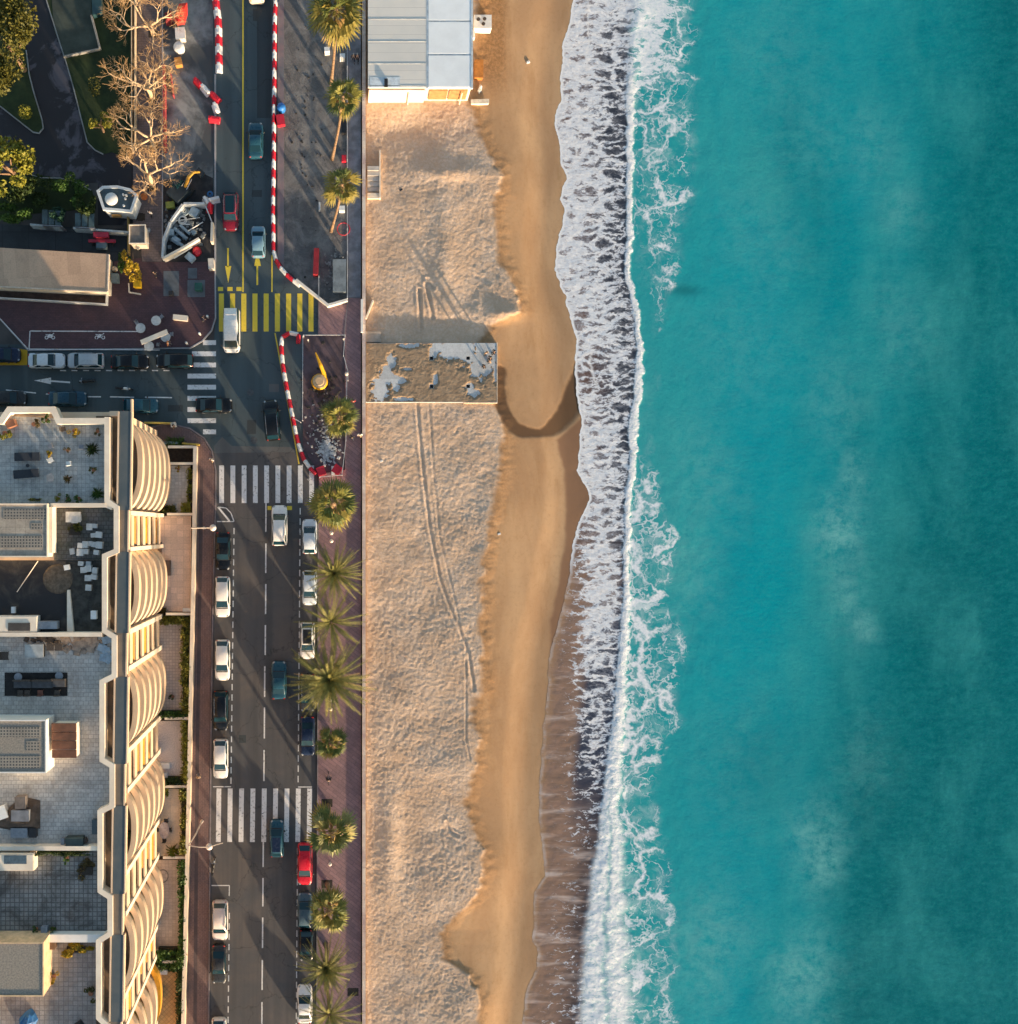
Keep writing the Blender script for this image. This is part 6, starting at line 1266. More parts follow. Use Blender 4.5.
def run(path, st, w, where, grp, red=True):
    pts = [P(a, b, .5) for a, b in path]; seg = [(pts[i+1]-pts[i]).length for i in range(len(pts)-1)]; tot = sum(seg); L = st*S; n = int(tot/L); cnt = {True: 0, False: 0}
    def at(s):
        for i, l in enumerate(seg):
            if s <= l or i == len(seg)-1: return pts[i].lerp(pts[i+1], s/l)
            s -= l
    for i in range(n):
        barrier(at(i*L), at((i+1)*L), w, BRED if red else BWHI, f"{ORD(cnt[red])} {'red' if red else 'white'} plastic barrier from the top in the {where}", grp); cnt[red] += 1; red = not red
run([(275.5, -4), (274.5, 20), (274, 90), (273.5, 150), (272.8, 220), (273.5, 252), (277, 263), (285, 272.5), (294, 280.5), (305, 289.5)], 9.05, .5, 'long line right of the road', 'barriers of the long line right of the road', False)
run([(298, 343), (298.3, 334), (289, 332), (281, 337.5), (281, 346), (282.5, 364), (286, 385), (292, 415), (297.5, 441), (303, 458), (309, 467), (317, 475)], 9.0, .5, 'slanting line under the yellow crossing', 'barriers of the slanting line below the crossing')
run([(214, -10), (215.5, 1), (218, 22), (218.8, 75)], 9.1, .85, 'upper line left of the road', 'barriers of the line left of the road', False)
for (x0, y0, x1, y1, m, l) in ((194.5, 78.5, 201, 86, BRED, 'red barrier turned askew at the dusty patch'), (201.5, 85, 209, 94, BWHI, 'white barrier turned askew next to the red one at the dusty patch'), (211, 92.5, 219.5, 101, BRED, 'red barrier lying at the line end below the white askew one'), (214, 103, 217, 112, BWHI, 'white barrier between two red ones at the dusty patch'), (208.5, 118, 220, 119.5, BRED, 'red barrier lowest of the askew group at the dusty patch'), (204, 197, 208.5, 204.5, BWHI, 'white barrier tilted at the upper corner of the debris pen'), (208.8, 200.5, 219.5, 198, BWHI, 'white barrier jutting into the road at the debris pen'), (210, 203, 208.5, 212.5, BRED, 'red barrier at the right corner of the debris pen')):
    barrier(P(x0, y0, .5), P(x1, y1, .5), .8, m, l, 'loose barriers around the works')
# ------------------------------------------------------------------ debris pen
PENW = M('pen_board', (.50, .53, .55), .6, .2, 1)
for (a, l) in ((((162.3, 257.5), (163.3, 239), (170, 222)), 'grey white hoarding at the left side of the debris pen'), (((170.5, 221), (182.5, 204)), 'grey white hoarding at the upper left of the debris pen'), (((183.5, 203.3), (204, 203.3)), 'grey white hoarding along the top of the debris pen'), (((205.5, 206), (211.5, 221)), 'thin white rail at the right side of the debris pen'), (((212, 222), (211.3, 241)), 'cream post and board at the lower right of the debris pen'), (((163, 258), (182, 248), (199, 238)), 'cream hoarding along the diagonal lower side of the debris pen')):
    g = MB(); th = .12 if 'thin' in l else .26; g.wall(list(a), th, 0, 1.5); solo(g, 'hoarding', PENW if 'cream' not in l else BWHITE, l, 'hoarding', 'hoardings of the debris pen')
BLUEG = M('pale_blue_scrap', (.30, .38, .43), .5, .25, 2)
for x, y, w, d, h, a, l in ((194, 211.5, 1.0, 1.0, .8, -30, 'square pale box at the top of the debris pen'), (171, 232, .6, .7, .7, 0, 'small pale box at the left of the debris pen'), (193.5, 232, .5, .5, .5, 35, 'small pale cube at the right of the debris pen'), (176, 240, .9, .7, .5, -35, 'pale blue box in the lower left of the debris pen'), (190, 257, 1.0, .8, .8, -40, 'pale box standing just outside the lower side of the pen'), (187, 246, 1.1, .35, .9, 32, 'cream cabinet leaning on the lower side of the pen')): crate(x, y, w, d, h, 0.01, BLUEG if 'cream' not in l else BWHITE, a, l)
for k, (x0, y0, x1, y1, w, l) in enumerate(((174, 228, 187, 239, .22, 'long pale pipe slanting across the debris pen, lower of two'), (180, 225, 190, 234, .18, 'long pale pipe slanting across the debris pen, upper of two'), (172, 238, 183, 246, .2, 'pale pipe in the lower left of the debris pen'), (175, 221, 200, 217.5, .05, 'thin white rod across the middle of the debris pen'), (181, 224, 190, 224.5, .06, 'short white rod in the middle of the debris pen'), (188, 231, 203, 222, .06, 'thin bent rod at the right of the debris pen'), (174, 258.5, 192, 247, .06, 'thin white rod lying along the lower side of the pen'))):
    g = MB(); g.tube([P(x0, y0, .3+.1*k), P(x1, y1, .25+.1*k)], w, 8); solo(g, 'pipe', BLUEG if w > .1 else WPL, l, 'pipe')
def coil(x, y, r, t, m, label, turns=2):
    g = MB(); c = P(x, y, .3)
    for q in range(turns):
        n = 20; pts = [(c.x+(r-q*.13)*math.cos(k*2*math.pi/n), c.y+(r-q*.13)*math.sin(k*2*math.pi/n), .3+.12*q) for k in range(n+1)]; g.tube(pts, t, 6)
    solo(g, 'hose_coil', m, label, 'hose')
coil(184, 211, .55, .06, BLUEG, 'coil of pale hose in the upper left of the debris pen', 3); coil(182.5, 220, .5, .07, WPL, 'loop of white hose in the middle of the debris pen'); coil(210, 194, .32, .05, M('blue_hose', (.03, .15, .35), .5), 'coil of blue hose above the white jutting barrier')
rubble(166, 208, 206, 250, .01, 90, M('pen_scrap', (.16, .18, .19), .8, .5, 3), .35, 'scrap_heap', 'small scrap covering the floor of the debris pen', 41)
g = MB(); c = P(196.5, 251, .5); g.lathe((c.x, c.y, 0), [(.55, 0), (.55, .3), (.5, .55), (.1, .72)], 18); solo(g, 'red_drum', BRED, 'round red drum outside the lower side of the debris pen', 'drum', None, True)
# excavator
def excavator():
    b = P(181, 192, .5); b.z = .01; o = thing('excavator', b, 'dark excavator with yellow orange boom above the debris pen', 'excavator', None, R(48)); kw = dict(local=True); DK = M('machine_dark', (.018, .03, .04), .5, .3, 2); YO = M('machine_yellow', (.55, .30, .04), .5, .2, 2)
    for s in (1, -1):
        g = MB(); pr = [(-1.3, .25), (-1.15, .05), (1.15, .05), (1.3, .25), (1.3, .5), (1.15, .7), (-1.15, .7), (-1.3, .5)]; g.add([(x, s*.85+dy, z) for dy in (-.22, .22) for x, z in pr], [tuple(range(8)), tuple(range(15, 7, -1))]+[(i, (i+1) % 8+0, (i+1) % 8+8, i+8) for i in range(8)]); g.build('track', RUB, o, **kw)
    g = MB(); g.box((-.3, 0, 1.15), (2.3, 2.0, .85), 0, .92); g.build('body', DK, o, **kw); g = MB(); g.box((.35, .55, 2.0), (1.2, .85, 1.3), 0, .82); cb = g.build('cab', GLASS, o, **kw); g = MB(); g.box((.35, .55, 2.68), (1.05, .75, .06)); g.build('cab_roof', DK, cb, **kw)
    g = MB(); g.tube([(.6, -.35, 1.4), (1.6, -.3, 2.7), (2.4, -.3, 2.5)], [.2, .22, .16], 6); g.build('boom', YO, o, **kw); g = MB(); g.tube([(2.4, -.3, 2.5), (3.1, -.3, 1.2)], [.15, .12], 6); g.build('arm', YO, o, **kw)
    g = MB(); g.box((3.15, -.3, .75), (.6, .8, .7), 0, 1.2); g.build('bucket', DK, o, **kw); g = MB(); g.tube([(.5, -.7, 1.6), (1.7, -.62, 2.4)], .06, 6); g.tube([(.4, .0, 1.6), (1.9, -.05, 2.55)], .05, 6); g.build('hydraulic_ram', CHROME, o, **kw)
excavator()
crate(170, 204.5, 1.0, .7, .6, .01, M('lime_box', (.30, .33, .06), .6), 6, 'yellow green box left of the debris pen top'); crate(211, 263.5, .65, 1.2, 1.0, Zp, M('cream_box', (.62, .56, .48), .6), 3, 'cream cabinet on the plaza edge beside the road', 'street_cabinet', 'cabinet')
for x, y, m, h, l in ((198.3, 286.5, M('bin_green', (.02, .09, .07), .5), 1.1, 'dark green wheeled bin on the slate plaza patch'), (137, 283.5, M('bin_yellow', (.70, .42, .01), .5), 1.1, 'yellow bin beside the golden shrub'), (170.8, 293, BLK, .8, 'black bin at the lower edge of the left slate patch')):
    b = P(x, y, h); b.z = Zp; o = thing('litter_bin', b, l, 'bin'); g = MB(); wd = .75 if h > 1 else .45; g.box((b.x, b.y, Zp+h*.42), (wd, wd*1.05, h*.84), 0, 1.12); g.build('body', m, o); g = MB(); g.box((b.x, b.y, Zp+h*.9), (wd*1.2, wd*1.25, h*.1), 0, .9); g.build('lid', m, o)
# plaza tables and sign board
for x, y, l in ((140.5, 328, 'round pale table at the left end of the cream board on the plaza'), (156, 320.5, 'round pale table above the cream board on the plaza'), (149, 346, 'round pale table below the cream board on the plaza'), (165.5, 337, 'round pale table at the right end of the cream board on the plaza')): table(x, y, .58, Zp, M('pale_top', (.50, .52, .52), .5, .15, 3), l, 1.0)
for x, y, a, l in ((136.5, 322.5, 300, 'thin wire chair upper left of the left plaza table'), (161.5, 316.5, 220, 'thin wire chair upper right of the upper plaza table'), (171.5, 334, 180, 'thin wire chair right of the right plaza table'), (158, 344.5, 170, 'thin wire chair between the lower two plaza tables')): chair(x, y, Zp, a, ALU, l, 'chairs at the plaza tables', .9)
g = MB(); a, b = P(141, 342.5, 2.2), P(167.5, 331.5, 2.2); d = (b-a); c = (a+b)/2; g.box((c.x, c.y, 2.2), (d.length, .55, .14), math.atan2(d.y, d.x)); o = thing('sign_board', (c.x, c.y, Zp), 'long cream board on posts slanting over the plaza tables', 'board'); g.build('board', BWHITE, o)
for t in (.12, .88): g = MB(); p = a.lerp(b, t); g.tube([(p.x, p.y, Zp), (p.x, p.y, 2.15)], .06, 6); g.build('post', ALU, o)
crate(180.3, 317.5, 1.7, .6, .5, Zp, BWHITE, -6, 'cream bench on the plaza near the rounded corner', 'park_bench', 'bench')
for x, y, l in ((207.5, 316.5, 'white bollard at the plaza corner, nearest to the yellow crossing'), (199.5, 333.5, 'white bollard at the plaza corner, nearest to the zebra of the side street'), (186.5, 343, 'white bollard at the lower kerb of the plaza')):
    g = MB(); b = P(x, y, .8); g.lathe((b.x, b.y, Zp), [(.12, 0), (.12, .8), (.16, .85), (.1, .98)], 10); solo(g, 'bollard', WPL, l, 'bollard', 'bollards at the plaza corner', True)
# ================================================================== garden at the upper left
LAWN = NT('lawn_grass'); LAWN.set(Base_Color=LAWN.mix(LAWN.mr(LAWN.noise(.6, 6, .7), .3, .7), (.012, .026, .008), (.032, .050, .014)), Roughness=.95); LAWN.bump(LAWN.noise(20, 3), .6, .05); LAWN = LAWN.m
PATH = NT('garden_path'); f_ = PATH.mr(PATH.noise(.22, 5, .65, .5), .52, .60); PATH.set(Base_Color=PATH.mix(f_, (.020, .019, .025), (.085, .080, .10)), Roughness=.8); PATH = PATH.m
g = MB(); g.pp([(-900, -900), (132.6, -900), (132.6, 225), (98, 225), (98, 182), (-900, 240)], -.05, -.01); struct(g, 'garden_path', PATH)
def lawn(pts, label=None): g = MB(); g.pp(pts, -.03, .05); struct(g, 'lawn', LAWN)
L1 = [(46, -900), (46.3, 0), (60, 44), (66, 62), (74, 90), (82, 122), (87, 142), (95, 150), (103, 154), (112, 152), (131, 160), (131, -900)]; L2 = [(-60, -60), (20, -60), (26, 50), (33, 90), (42, 120), (43, 128), (39, 133), (33, 132), (0, 106), (-60, 70)]; L3 = [(-60, 180), (0, 176), (25, 173), (60, 178), (78, 182), (92, 190), (96, 208), (-60, 222)]
lawn(L1); lawn(L2); lawn(L3)
KG = M('garden_kerb', (.24, .25, .25), .8, .25, 1)
for q in ([(46, -60), (46.3, 0), (60, 44), (66, 62), (74, 90), (82, 122), (87, 142), (95, 150), (103, 154)], [(26, 50), (29, 74), (33, 90), (42, 120), (43, 128), (39, 133), (33, 132), (0, 106)], [(25, 173), (40, 177.5), (60, 178), (74, 181), (91, 190)]): g = MB(); g.wall(q, .13, -.03, .14); struct(g, 'kerb', KG)
g = MB(); g.pp([(47.6, -60), (88, -60), (92, 15), (99.5, 47.5), (64, 55.5), (54, 30)], -.02, .09); struct(g, 'green_court', M('court_green', (.052, .062, .048), .85, .3, .5))
g = MB(); g.wall([(91, 15), (99.5, 47.5)], .2, 0, .7); g.wall([(99.5, 48.2), (63, 56)], .14, 0, .5); solo(g, 'court_wall', M('court_wall_grey', (.26, .25, .23), .85), 'pale low wall round the green court in the garden', 'wall')
g = MB(); g.pp([(88.5, -60), (100, -60), (101.5, 12), (92.5, 15)], 0, .9); solo(g, 'pool_cover', M('teal_cover', (.02, .055, .065), .4, .2, 2), 'dark teal covered basin beside the green court at the top edge', 'basin')
for x, l in ((131.6, 'left one of the two thin cream rails along the plane tree strip'), (134.6, 'right one of the two thin cream rails along the plane tree strip')):
    g = MB(); g.wall([(x-.3, -60), (x, 148)], .1, 0, 1.2); solo(g, 'railing', M('rail_cream', (.52, .40, .27), .7), l, 'railing', 'rails along the tree strip')
g = MB(); g.wall([(163.5, 64), (164.5, 150)], .28, 0, 1.0); solo(g, 'red_mesh_fence', M('red_mesh', (.34, .045, .05), .8, .4, 2), 'red plastic mesh fence beside the dusty patch', 'fence'); g = MB(); g.wall([(170, 72), (173, 95)], .12, 0, 1.0); solo(g, 'red_mesh_fence', M('red_mesh', (.34, .045, .05), .8, .4, 2), 'short piece of red mesh fence under the bare branches', 'fence')
# stalls and objects by the red canopies
tarp([(176, 14), (180, 4), (187, 3), (188, 14), (185, 25), (178, 26), (172, 20)], 1.2, .8, M('canopy_red', (.62, .03, .02), .7, .2, 2), 'bright red crumpled canopy beside the bare trees at the top', 13, 'canopy', 'red_canopy'); tarp([(164, 14), (173, 12), (174, 24), (166, 26)], .3, .8, M('canopy_dark_red', (.20, .02, .02), .8, .3, 2), 'dark red canopy under the bare branches at the top', 14, 'canopy', 'red_canopy')
crate(180, 33, 1.1, 1.35, .9, .01, M('cream_box', (.62, .56, .48), .6), 4, 'cream cabinet with dark vents below the red canopy', lid=WPL); g = MB(); c = P(178.5, 46, 1); g.lathe((c.x, c.y, 0), [(.62, 0), (.66, .8), (.6, .95), (.3, 1.0)], 16); solo(g, 'water_tank', WPL, 'round white tank below the red canopy', 'tank', None, True)
crate(178, 61, .8, .9, .8, .01, M('orange_box', (.50, .22, .05), .7), 10, 'orange box among the bare branches below the white tank'); g = MB(); c = P(144, 196.5, .6); g.lathe((c.x, c.y, Zp), [(.25, 0), (.42, .35), (.40, .6), (.15, .75)], 12); solo(g, 'clay_pot', M('clay_orange', (.42, .12, .03), .8), 'orange clay pot on the strip beside the many-sided kiosk', 'pot', None, True)
# many-sided kiosk
o = thing('kiosk', P(117, 200, 0), 'white many-sided kiosk with round white dish on its dark roof', 'kiosk'); KZ = 2.9; KP = [(98, 191.5), (103, 187.5), (117.5, 187), (130, 190), (136.5, 195.5), (131, 211.5), (118, 210), (104, 209)]
WK = M('kiosk_white', (.62, .65, .66), .7, .1, 1); g = MB(); g.pp(KP, 0, KZ-.2, KZ); g.build('wall', WK, o); g = MB(); g.wall(KP, .3, KZ-.25, KZ+.12, KZ, True); g.build('parapet', WK, o); g = MB(); g.pp([(lerp(117, a, .95), lerp(199, b, .95)) for a, b in KP], KZ-.21, KZ-.06, KZ); rf = g.build('roof', M('kiosk_roof', (.055, .085, .10), .7, .3, 1), o)
c = P(111.5, 199.3, KZ); g = MB(); g.lathe((c.x, c.y, KZ-.06), [(.74, 0), (.74, .22), (.70, .28), (.45, .40), (.1, .45)], 24); g.build('dish', WPL, rf, True)
for x, y in ((123.5, 195), (126.5, 195.8), (125.5, 199), (124, 206)): c = P(x, y, KZ); g = MB(); g.cyl((c.x, c.y, KZ-.06), .13, .12, .3, 8); g.build('vent', WPL, rf)
c = G(117, 216.5); g = MB(); g.box((P(119, 216.2, .3).x, P(119, 213.5, 1.2).y-.35, 1.35), (1.1, .1, .8)); g.build('window', M('warm_window', (.45, .25, .08), .4), o)
# small kiosk
o = thing('newsstand', P(137.5, 235, 0), 'small square newsstand with cream edged flat roof', 'newsstand'); g = MB(); g.rect(130, 225.5, 144.8, 243, .1, 2.2, 2.4); g.build('wall', BWHITE, o); g = MB(); g.rect(129, 224.5, 145.6, 244, 2.2, 2.35, 2.4); rf = g.build('roof', M('kiosk_grey', (.19, .165, .145), .85, .3, 1), o); g = MB(); g.wall([(129.4, 225), (145.2, 225), (145.2, 243.4), (129.4, 243.4)], .12, 2.3, 2.48, 2.4, True); g.build('rim', BWHITE, rf)
for x, y, m, l in ((148, 229.5, ALU, 'round grey parasol base right of the newsstand'), (137.5, 246.5, BWHITE, 'cream canister below the newsstand')): g = MB(); c = P(x, y, .6); g.lathe((c.x, c.y, Zp), [(.28, 0), (.28, .35), (.1, .5), (.06, .6)], 12); solo(g, 'canister', m, l, 'canister')
g = MB(); g.tube([P(145, 240, 1), P(149, 244, .9)], .07, 6); solo(g, 'white_pole', WPL, 'short white pole at the lower right of the newsstand', 'pole')
# cafe pavilion
CR = tiles('cafe_roof', (.58, .39, .265), (.48, .32, .22), 1.5, 5.2, .012, (.38, .26, .18), R(-4), .3, .5, .4); o = thing('cafe_pavilion', P(50, 280, 0), 'low cafe pavilion with salmon flat roof at the left edge', 'pavilion'); CZ_ = 3.0
g = MB(); g.pp([(-80, 245), (106.5, 255), (105.5, 290), (-80, 281)], 0, CZ_-.1, CZ_); g.build('wall', BWHITE, o); g = MB(); g.pp([(-80, 243), (108.5, 254), (107, 291.5), (-80, 282.5)], CZ_-.12, CZ_); rf = g.build('roof', CR, o)
g = MB(); g.wall([(-80, 282.8), (107.2, 291.8)], .14, CZ_-.25, CZ_+.06); g.wall([(108.7, 254.3), (107.5, 291.4)], .16, CZ_-.25, CZ_+.05); g.build('fascia', M('cafe_fascia', (.60, .50, .40), .8), rf)
g = MB(); g.wall([(-60, 294), (106, 304), (106.5, 292)], .13, 0, .9); solo(g, 'white_fence', WPL, 'low white fence in front of the cafe pavilion', 'fence'); g = MB(); g.pp([(-60, 283), (106, 291), (105, 303), (-60, 293)], .0, Zp+.02); struct(g, 'cafe_shade_strip', M('cafe_shade_strip', (.055, .035, .03), .8, .4, 2))  # dark floor strip stands in for the shade in front of the cafe
# slab patio, glass panels, fences
g = MB(); g.pp([(-60, 222), (128, 229), (128, 262), (-60, 262)], -.05, .04); struct(g, 'slab_patio', tiles('patio_slab', (.034, .042, .050), (.014, .016, .018), 3.2, 2.4, .04, (.01, .01, .012), 0, 0, .6))
GLP = M('greenhouse_glass', (.06, .095, .105), .25, .3, 1)
o = thing('glass_canopy', P(55, 218, 0), 'glass panel canopy, left row above the slab patio', 'canopy')
for k in range(3): g = MB(); g.rect(42+6.6*k, 209.5+.6*k, 47.6+6.6*k, 224+.4*k, 1.9, 1.96); g.build('panel', GLP, o)
g = MB(); g.wall([(42, 225), (62, 226)], .1, 0, 1.9); g.build('frame', ALU, o)
o = thing('glass_canopy', P(84, 220, 0), 'glass panel canopy, right row above the slab patio', 'canopy')
for k in range(3): g = MB(); g.rect(75+6.8*k, 213+.4*k, 80.6+6.8*k, 226+.3*k, 1.9, 1.96); g.build('panel', GLP, o)
g = MB(); g.wall([(75, 227), (95, 228)], .1, 0, 1.9); g.build('frame', ALU, o)
for q, l in (([(30, 224.3), (60, 227)], 'white topped fence piece at the left above the slab patio'), ([(73, 227.8), (128, 232)], 'white topped fence piece at the right above the slab patio')): g = MB(); g.wall(q, .22, 0, 1.4); solo(g, 'garden_fence', M('fence_white', (.38, .42, .43), .7, .25, 2), l, 'fence')
def cart():
    b = P(101.5, 240, 1); b.z = .04; o = thing('service_cart', b, 'red service cart with blue grey tray on the slab patio', 'cart'); RC = M('cart_red', (.36, .02, .045), .5, .15, 2)
    g = MB(); g.box((b.x, b.y+.55, 1.1), (1.8, .6, .5)); g.build('canopy', RC, o); g = MB(); g.box((b.x, b.y-.05, .75), (3.2, .32, .3)); g.build('crossbar', RC, o); g = MB(); g.box((b.x-.1, b.y-.55, .55), (1.3, .8, .5), 0, .9); g.build('tray', M('cart_tray', (.10, .15, .18), .6), o)
    for s in (-1, 1): g = MB(); g.tube([(b.x+s*1.2-.1, b.y-.2, .3), (b.x+s*1.2+.1, b.y-.2, .3)], .28, 12); g.build('wheel', RUB, o)
cart()
crate(114.5, 277.5, .8, 1.0, 1.0, .05, M('cart_tray', (.10, .15, .18), .6), 0, 'blue grey cabinet right of the cafe pavilion', 'street_cabinet', 'cabinet'); g = MB(); c = P(114, 268.5, .8); g.lathe((c.x, c.y, 0), [(.3, 0), (.34, .7), (.2, .85)], 12); solo(g, 'clay_pot', M('pot_stone', (.36, .31, .25), .8), 'stone pot above the blue grey cabinet', 'pot')
g = MB(); g.wall([(128.5, 283), (129, 292), (140.5, 294)], .12, 0, .5); solo(g, 'low_border', BWHITE, 'cream border below the golden shrub and yellow bin', 'border'); g = MB(); g.rect(138, 213, 143, 221, .1, Zp+.01); struct(g, 'tree_pit', PIT); g = MB(); g.wall([(127.5, 209), (128, 254)], .14, 0, .9); solo(g, 'yellow_border', M('ochre_border', (.30, .20, .06), .8), 'ochre border wall left of the newsstand', 'border')
# ================================================================== site on the sea side
g = MB(); c = P(281, 105.5, 1.2); g.lathe((c.x, c.y, .03), [(.5, 0), (.52, .5), (.46, .95), (.2, 1.1)], 18); solo(g, 'blue_drum', M('drum_blue', (.02, .16, .50), .5), 'bright blue drum beside the long barrier line', 'drum', None, True)
crate(280.5, 119.5, .9, 1.2, .7, .12, BRED, 8, 'red box below the blue drum'); g = MB(); g.wall([(316.5, 248), (315.5, 274)], .6, .03, 1.3); solo(g, 'red_hoarding', M('hoarding_red', (.24, .012, .02), .6), 'upright dark red panel on the building site', 'hoarding')
crate(339.5, 275.5, 1.5, 3.7, 1.2, .03, M('grey_container', (.17, .20, .22), .6, .3, 1, .2), 0, 'grey container with seams at the corner of the building site', 'container', 'container')
for k, (x, y) in enumerate(((336.3, 268), (342.5, 270), (336.5, 281), (342.5, 282))): pass
rubble(322, 250, 347, 290, .03, 130, M('white_debris', (.22, .22, .21), .9, .5, 4), .22, 'site_debris', 'small pale debris on the building site', 51); rubble(310, 405, 345, 462, .05, 220, M('white_debris2', (.32, .32, .32), .9, .5, 4), .22, 'site_debris', 'white rubble below the enclosure palm', 52); rubble(319, 440, 336, 462, .05, 230, M('white_debris3', (.42, .44, .46), .9, .4, 4), .28, 'rubble_heap', 'blue white rubble heap in the enclosure', 53); rubble(305, 365, 343, 425, .05, 120, M('dark_debris', (.035, .032, .03), .95, .4, 4), .3, 'site_debris', 'dark clods on the enclosure floor', 54); rubble(288, 20, 330, 240, .03, 60, M('dark_debris', (.035, .032, .03), .95, .4, 4), .2, 'site_debris', 'dark clods on the building site', 55)
WF = M('fence_cream', (.72, .67, .60), .7, .1, 1)
g = MB(); g.wall([(296, 279.5), (328, 305), (347.5, 299.5)], .3, 0, 1.0); solo(g, 'white_fence', WF, 'cream fence rail bent at the corner of the building site', 'fence')
for q, l in (([(303.5, 335), (345, 335), (343.5, 355), (348, 372), (348, 380)], 'thin pale fence round the top of the enclosure'), ([(302.8, 336), (302.5, 420)], 'thin pale fence at the left of the enclosure'), ([(347, 372), (346, 440), (342, 475), (319.5, 477)], 'thin pale fence at the right of the enclosure'), ([(318.8, 276), (318.8, 298)], 'thin pale fence beside the red panel'), ([(347.2, 20), (347.4, 298)], 'long thin pale rail between site and path'), ([(293, 418), (300.5, 422)], 'short pale rail off the slanting barriers')):
    o = thing('site_fence', P(*q[0], 0), l, 'fence', 'thin fences of the works'); g = MB(); g.wall(q, .07, .9, 1.0); g.build('rail', M('rail_pale', (.48, .49, .50), .6), o); n = 0
    for i in range(len(q)-1):
        L = math.dist(q[i], q[i+1]); kk = max(1, int(L/22))
        for j in range(kk+1):
            if j == kk and i < len(q)-2: continue
            p = P(lerp(q[i][0], q[i+1][0], j/kk), lerp(q[i][1], q[i+1][1], j/kk), .95); g = MB(); g.tube([(p.x, p.y, 0), (p.x, p.y, 1.05)], .05, 6); g.build('post', M('rail_pale', (.48, .49, .50), .6), o)
def digger():
    b = P(319.5, 381.5, 1.5); b.z = .05; o = thing('yellow_machine', b, 'yellow site machine with long arm and round beige cab in the enclosure', 'site machine'); YL = M('machine_bright', (.72, .38, .01), .45, .12, 2)
    g = MB(); g.cyl((b.x, b.y, 1.2), .86, .80, .5, 24); g.cyl((b.x, b.y, 1.7), .55, .5, .06, 20); g.build('cab', M('cab_beige', (.62, .42, .24), .7, .12, 2), o); g = MB(); g.add([(b.x+r*math.cos(t), b.y+r*math.sin(t), z) for t in [k*math.pi/10 for k in range(20)] for r, z in ((.86, 1.05), (.98, 1.3), (.86, 1.55))], [(3*k+j, 3*((k+1) % 20)+j, 3*((k+1) % 20)+j+1, 3*k+j+1) for k in range(20) for j in range(2)]); g.build('rim', YL, o)
    g = MB(); g.box((b.x, b.y, .65), (1.2, 1.4, .9)); g.build('chassis', YL, o)
    for sx in (-1, 1):
        for sy in (-1, 1): g = MB(); g.tube([(b.x+sx*.5, b.y+sy*.6, .32), (b.x+sx*.75, b.y+sy*.6, .32)], .32, 12); g.build('wheel', RUB, o)
    e, f = P(315.5, 352.5, 2.2), P(324, 374, 1.6); g = MB(); g.tube([(f.x, f.y, 1.5), f.lerp(e, .4)+Vector((0, 0, .2)), e], [.26, .22, .07], 8); g.build('arm', YL, o); g = MB(); g.tube([(b.x+.7, b.y-.3, 1.2), (f.x+.05, f.y, 1.5)], .2, 8); g.build('arm_bracket', YL, o)
digger()
for x, y, l in ((321, 471, 'dark red barrier block at the lower left of the enclosure'), (337, 469.5, 'dark red barrier block at the lower right of the enclosure')): crate(x, y, .95, 1.0, .8, .06, BRED, 20 if x < 330 else -35, l, 'red_block', 'barrier block')
crate(333, 470.5, .35, 1.0, .7, .06, WPL, 0, 'white block between the two dark red ones'); crate(327, 49, .6, .5, 1.0, .05, WPL, 5, 'white sign block left of the tallest palm trunk', 'sign_block', 'sign'); crate(342.5, 55.5, .6, .5, 1.0, .05, WPL, 0, 'white sign block right of the tallest palm trunk', 'sign_block', 'sign'); crate(342, 208, .65, .55, 1.0, .05, WPL, 0, 'white sign block beside the lowest of the three tall palms', 'sign_block', 'sign'); crate(319.5, 206, .2, .9, .7, .05, PENW, 0, 'narrow grey block left of the lowest tall palm'); crate(344, 126, .6, 1.5, .8, .05, BLK, 0, 'black box beside the rail below the second palm crown'); crate(344, 158, .5, .7, .6, .05, BRED, 0, 'red box beside the rail above the third palm crown')
coil(343.5, 229, .75, .05, BRED, 'ring of red and white tape beside the lowest tall palm', 1)
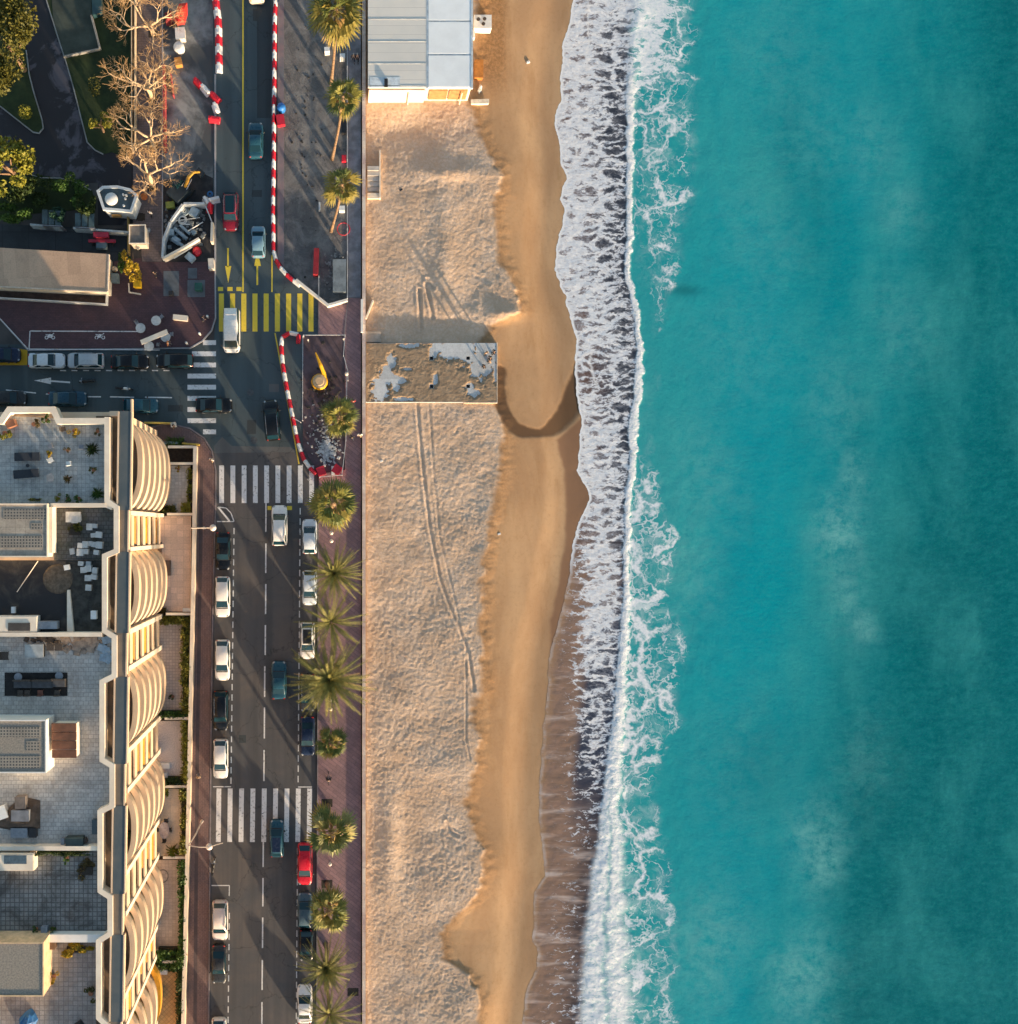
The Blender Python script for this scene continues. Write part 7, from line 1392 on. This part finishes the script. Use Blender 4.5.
for x, y, l in ((331.5, 533, 'white globe light on the promenade, upper of the pair below the middle crossing'), (331.5, 541, 'white globe light on the promenade, lower of the pair below the middle crossing'), (330.5, 700, 'white globe light under the largest palm, upper of the pair'), (330.5, 709, 'white globe light under the largest palm, lower of the pair'), (330, 864, 'single white globe light below the pale palm'), (346.5, 374, 'white globe light at the right corner of the enclosure'), (308, 340, 'white globe light at the upper left corner of the enclosure'), (343.5, 339, 'white globe light at the upper right corner of the enclosure')):
    b = P(x, y, 1.0); b.z = Zp; o = thing('bollard_light', b, l, 'bollard light', 'globe bollard lights'); k = .5 if y < 350 else 1; g = MB(); g.lathe((b.x, b.y, Zp), [(.1, 0), (.06, .1), (.06, .75)], 10); g.build('post', ALU, o); g = MB(); g.ell((b.x, b.y, Zp+.95), (.23*k, .23*k, .23*k), 14, 9); g.build('globe', M('globe_cream', (.80, .66, .54), .5), o, True)
# street lamps
def lamp(base, top, z, head, label, extra=None):
    b = P(*base, Zp); t = P(*top, z); h = P(*head, z); o = thing('street_lamp', b, label, 'street lamp', 'street lamps on the left pavement'); PM = M('lamp_post', (.60, .50, .42), .5, .1, 2)
    g = MB(); g.lathe((b.x, b.y, Zp), [(.2, 0), (.16, .5), (.09, .6)], 10); g.tube([b, (b.x, b.y, z*.6), (t.x, t.y, z)], [.1, .085, .07], 8); g.build('pole', PM, o); g = MB(); g.tube([t, t.lerp(h, .5)+Vector((0, 0, .25)), h], .055, 6); g.build('arm', PM, o)
    g = MB(); g.lathe((h.x, h.y, z-.35), [(.1, 0), (.36, .12), (.38, .25), (.3, .4), (.1, .5)], 16); g.build('lamp_head', M('lamp_head', (.72, .64, .58), .4), o, True)
    if extra: g = MB(); g.tube([h, P(extra[0]-6, extra[1]+1.5, z), P(*extra, z)], .05, 6); g.build('bracket', PM, o)
lamp((204, 528), (191, 528), 8.3, (212.8, 527.8), 'street lamp above the first black parked car with arm over the kerb'); lamp((202, 821), (188.5, 845.5), 8.3, (209, 847.2), 'street lamp with curved bracket below the lowest zebra crossing', (223, 843))
# far side filler: nothing else is visible beyond the frame
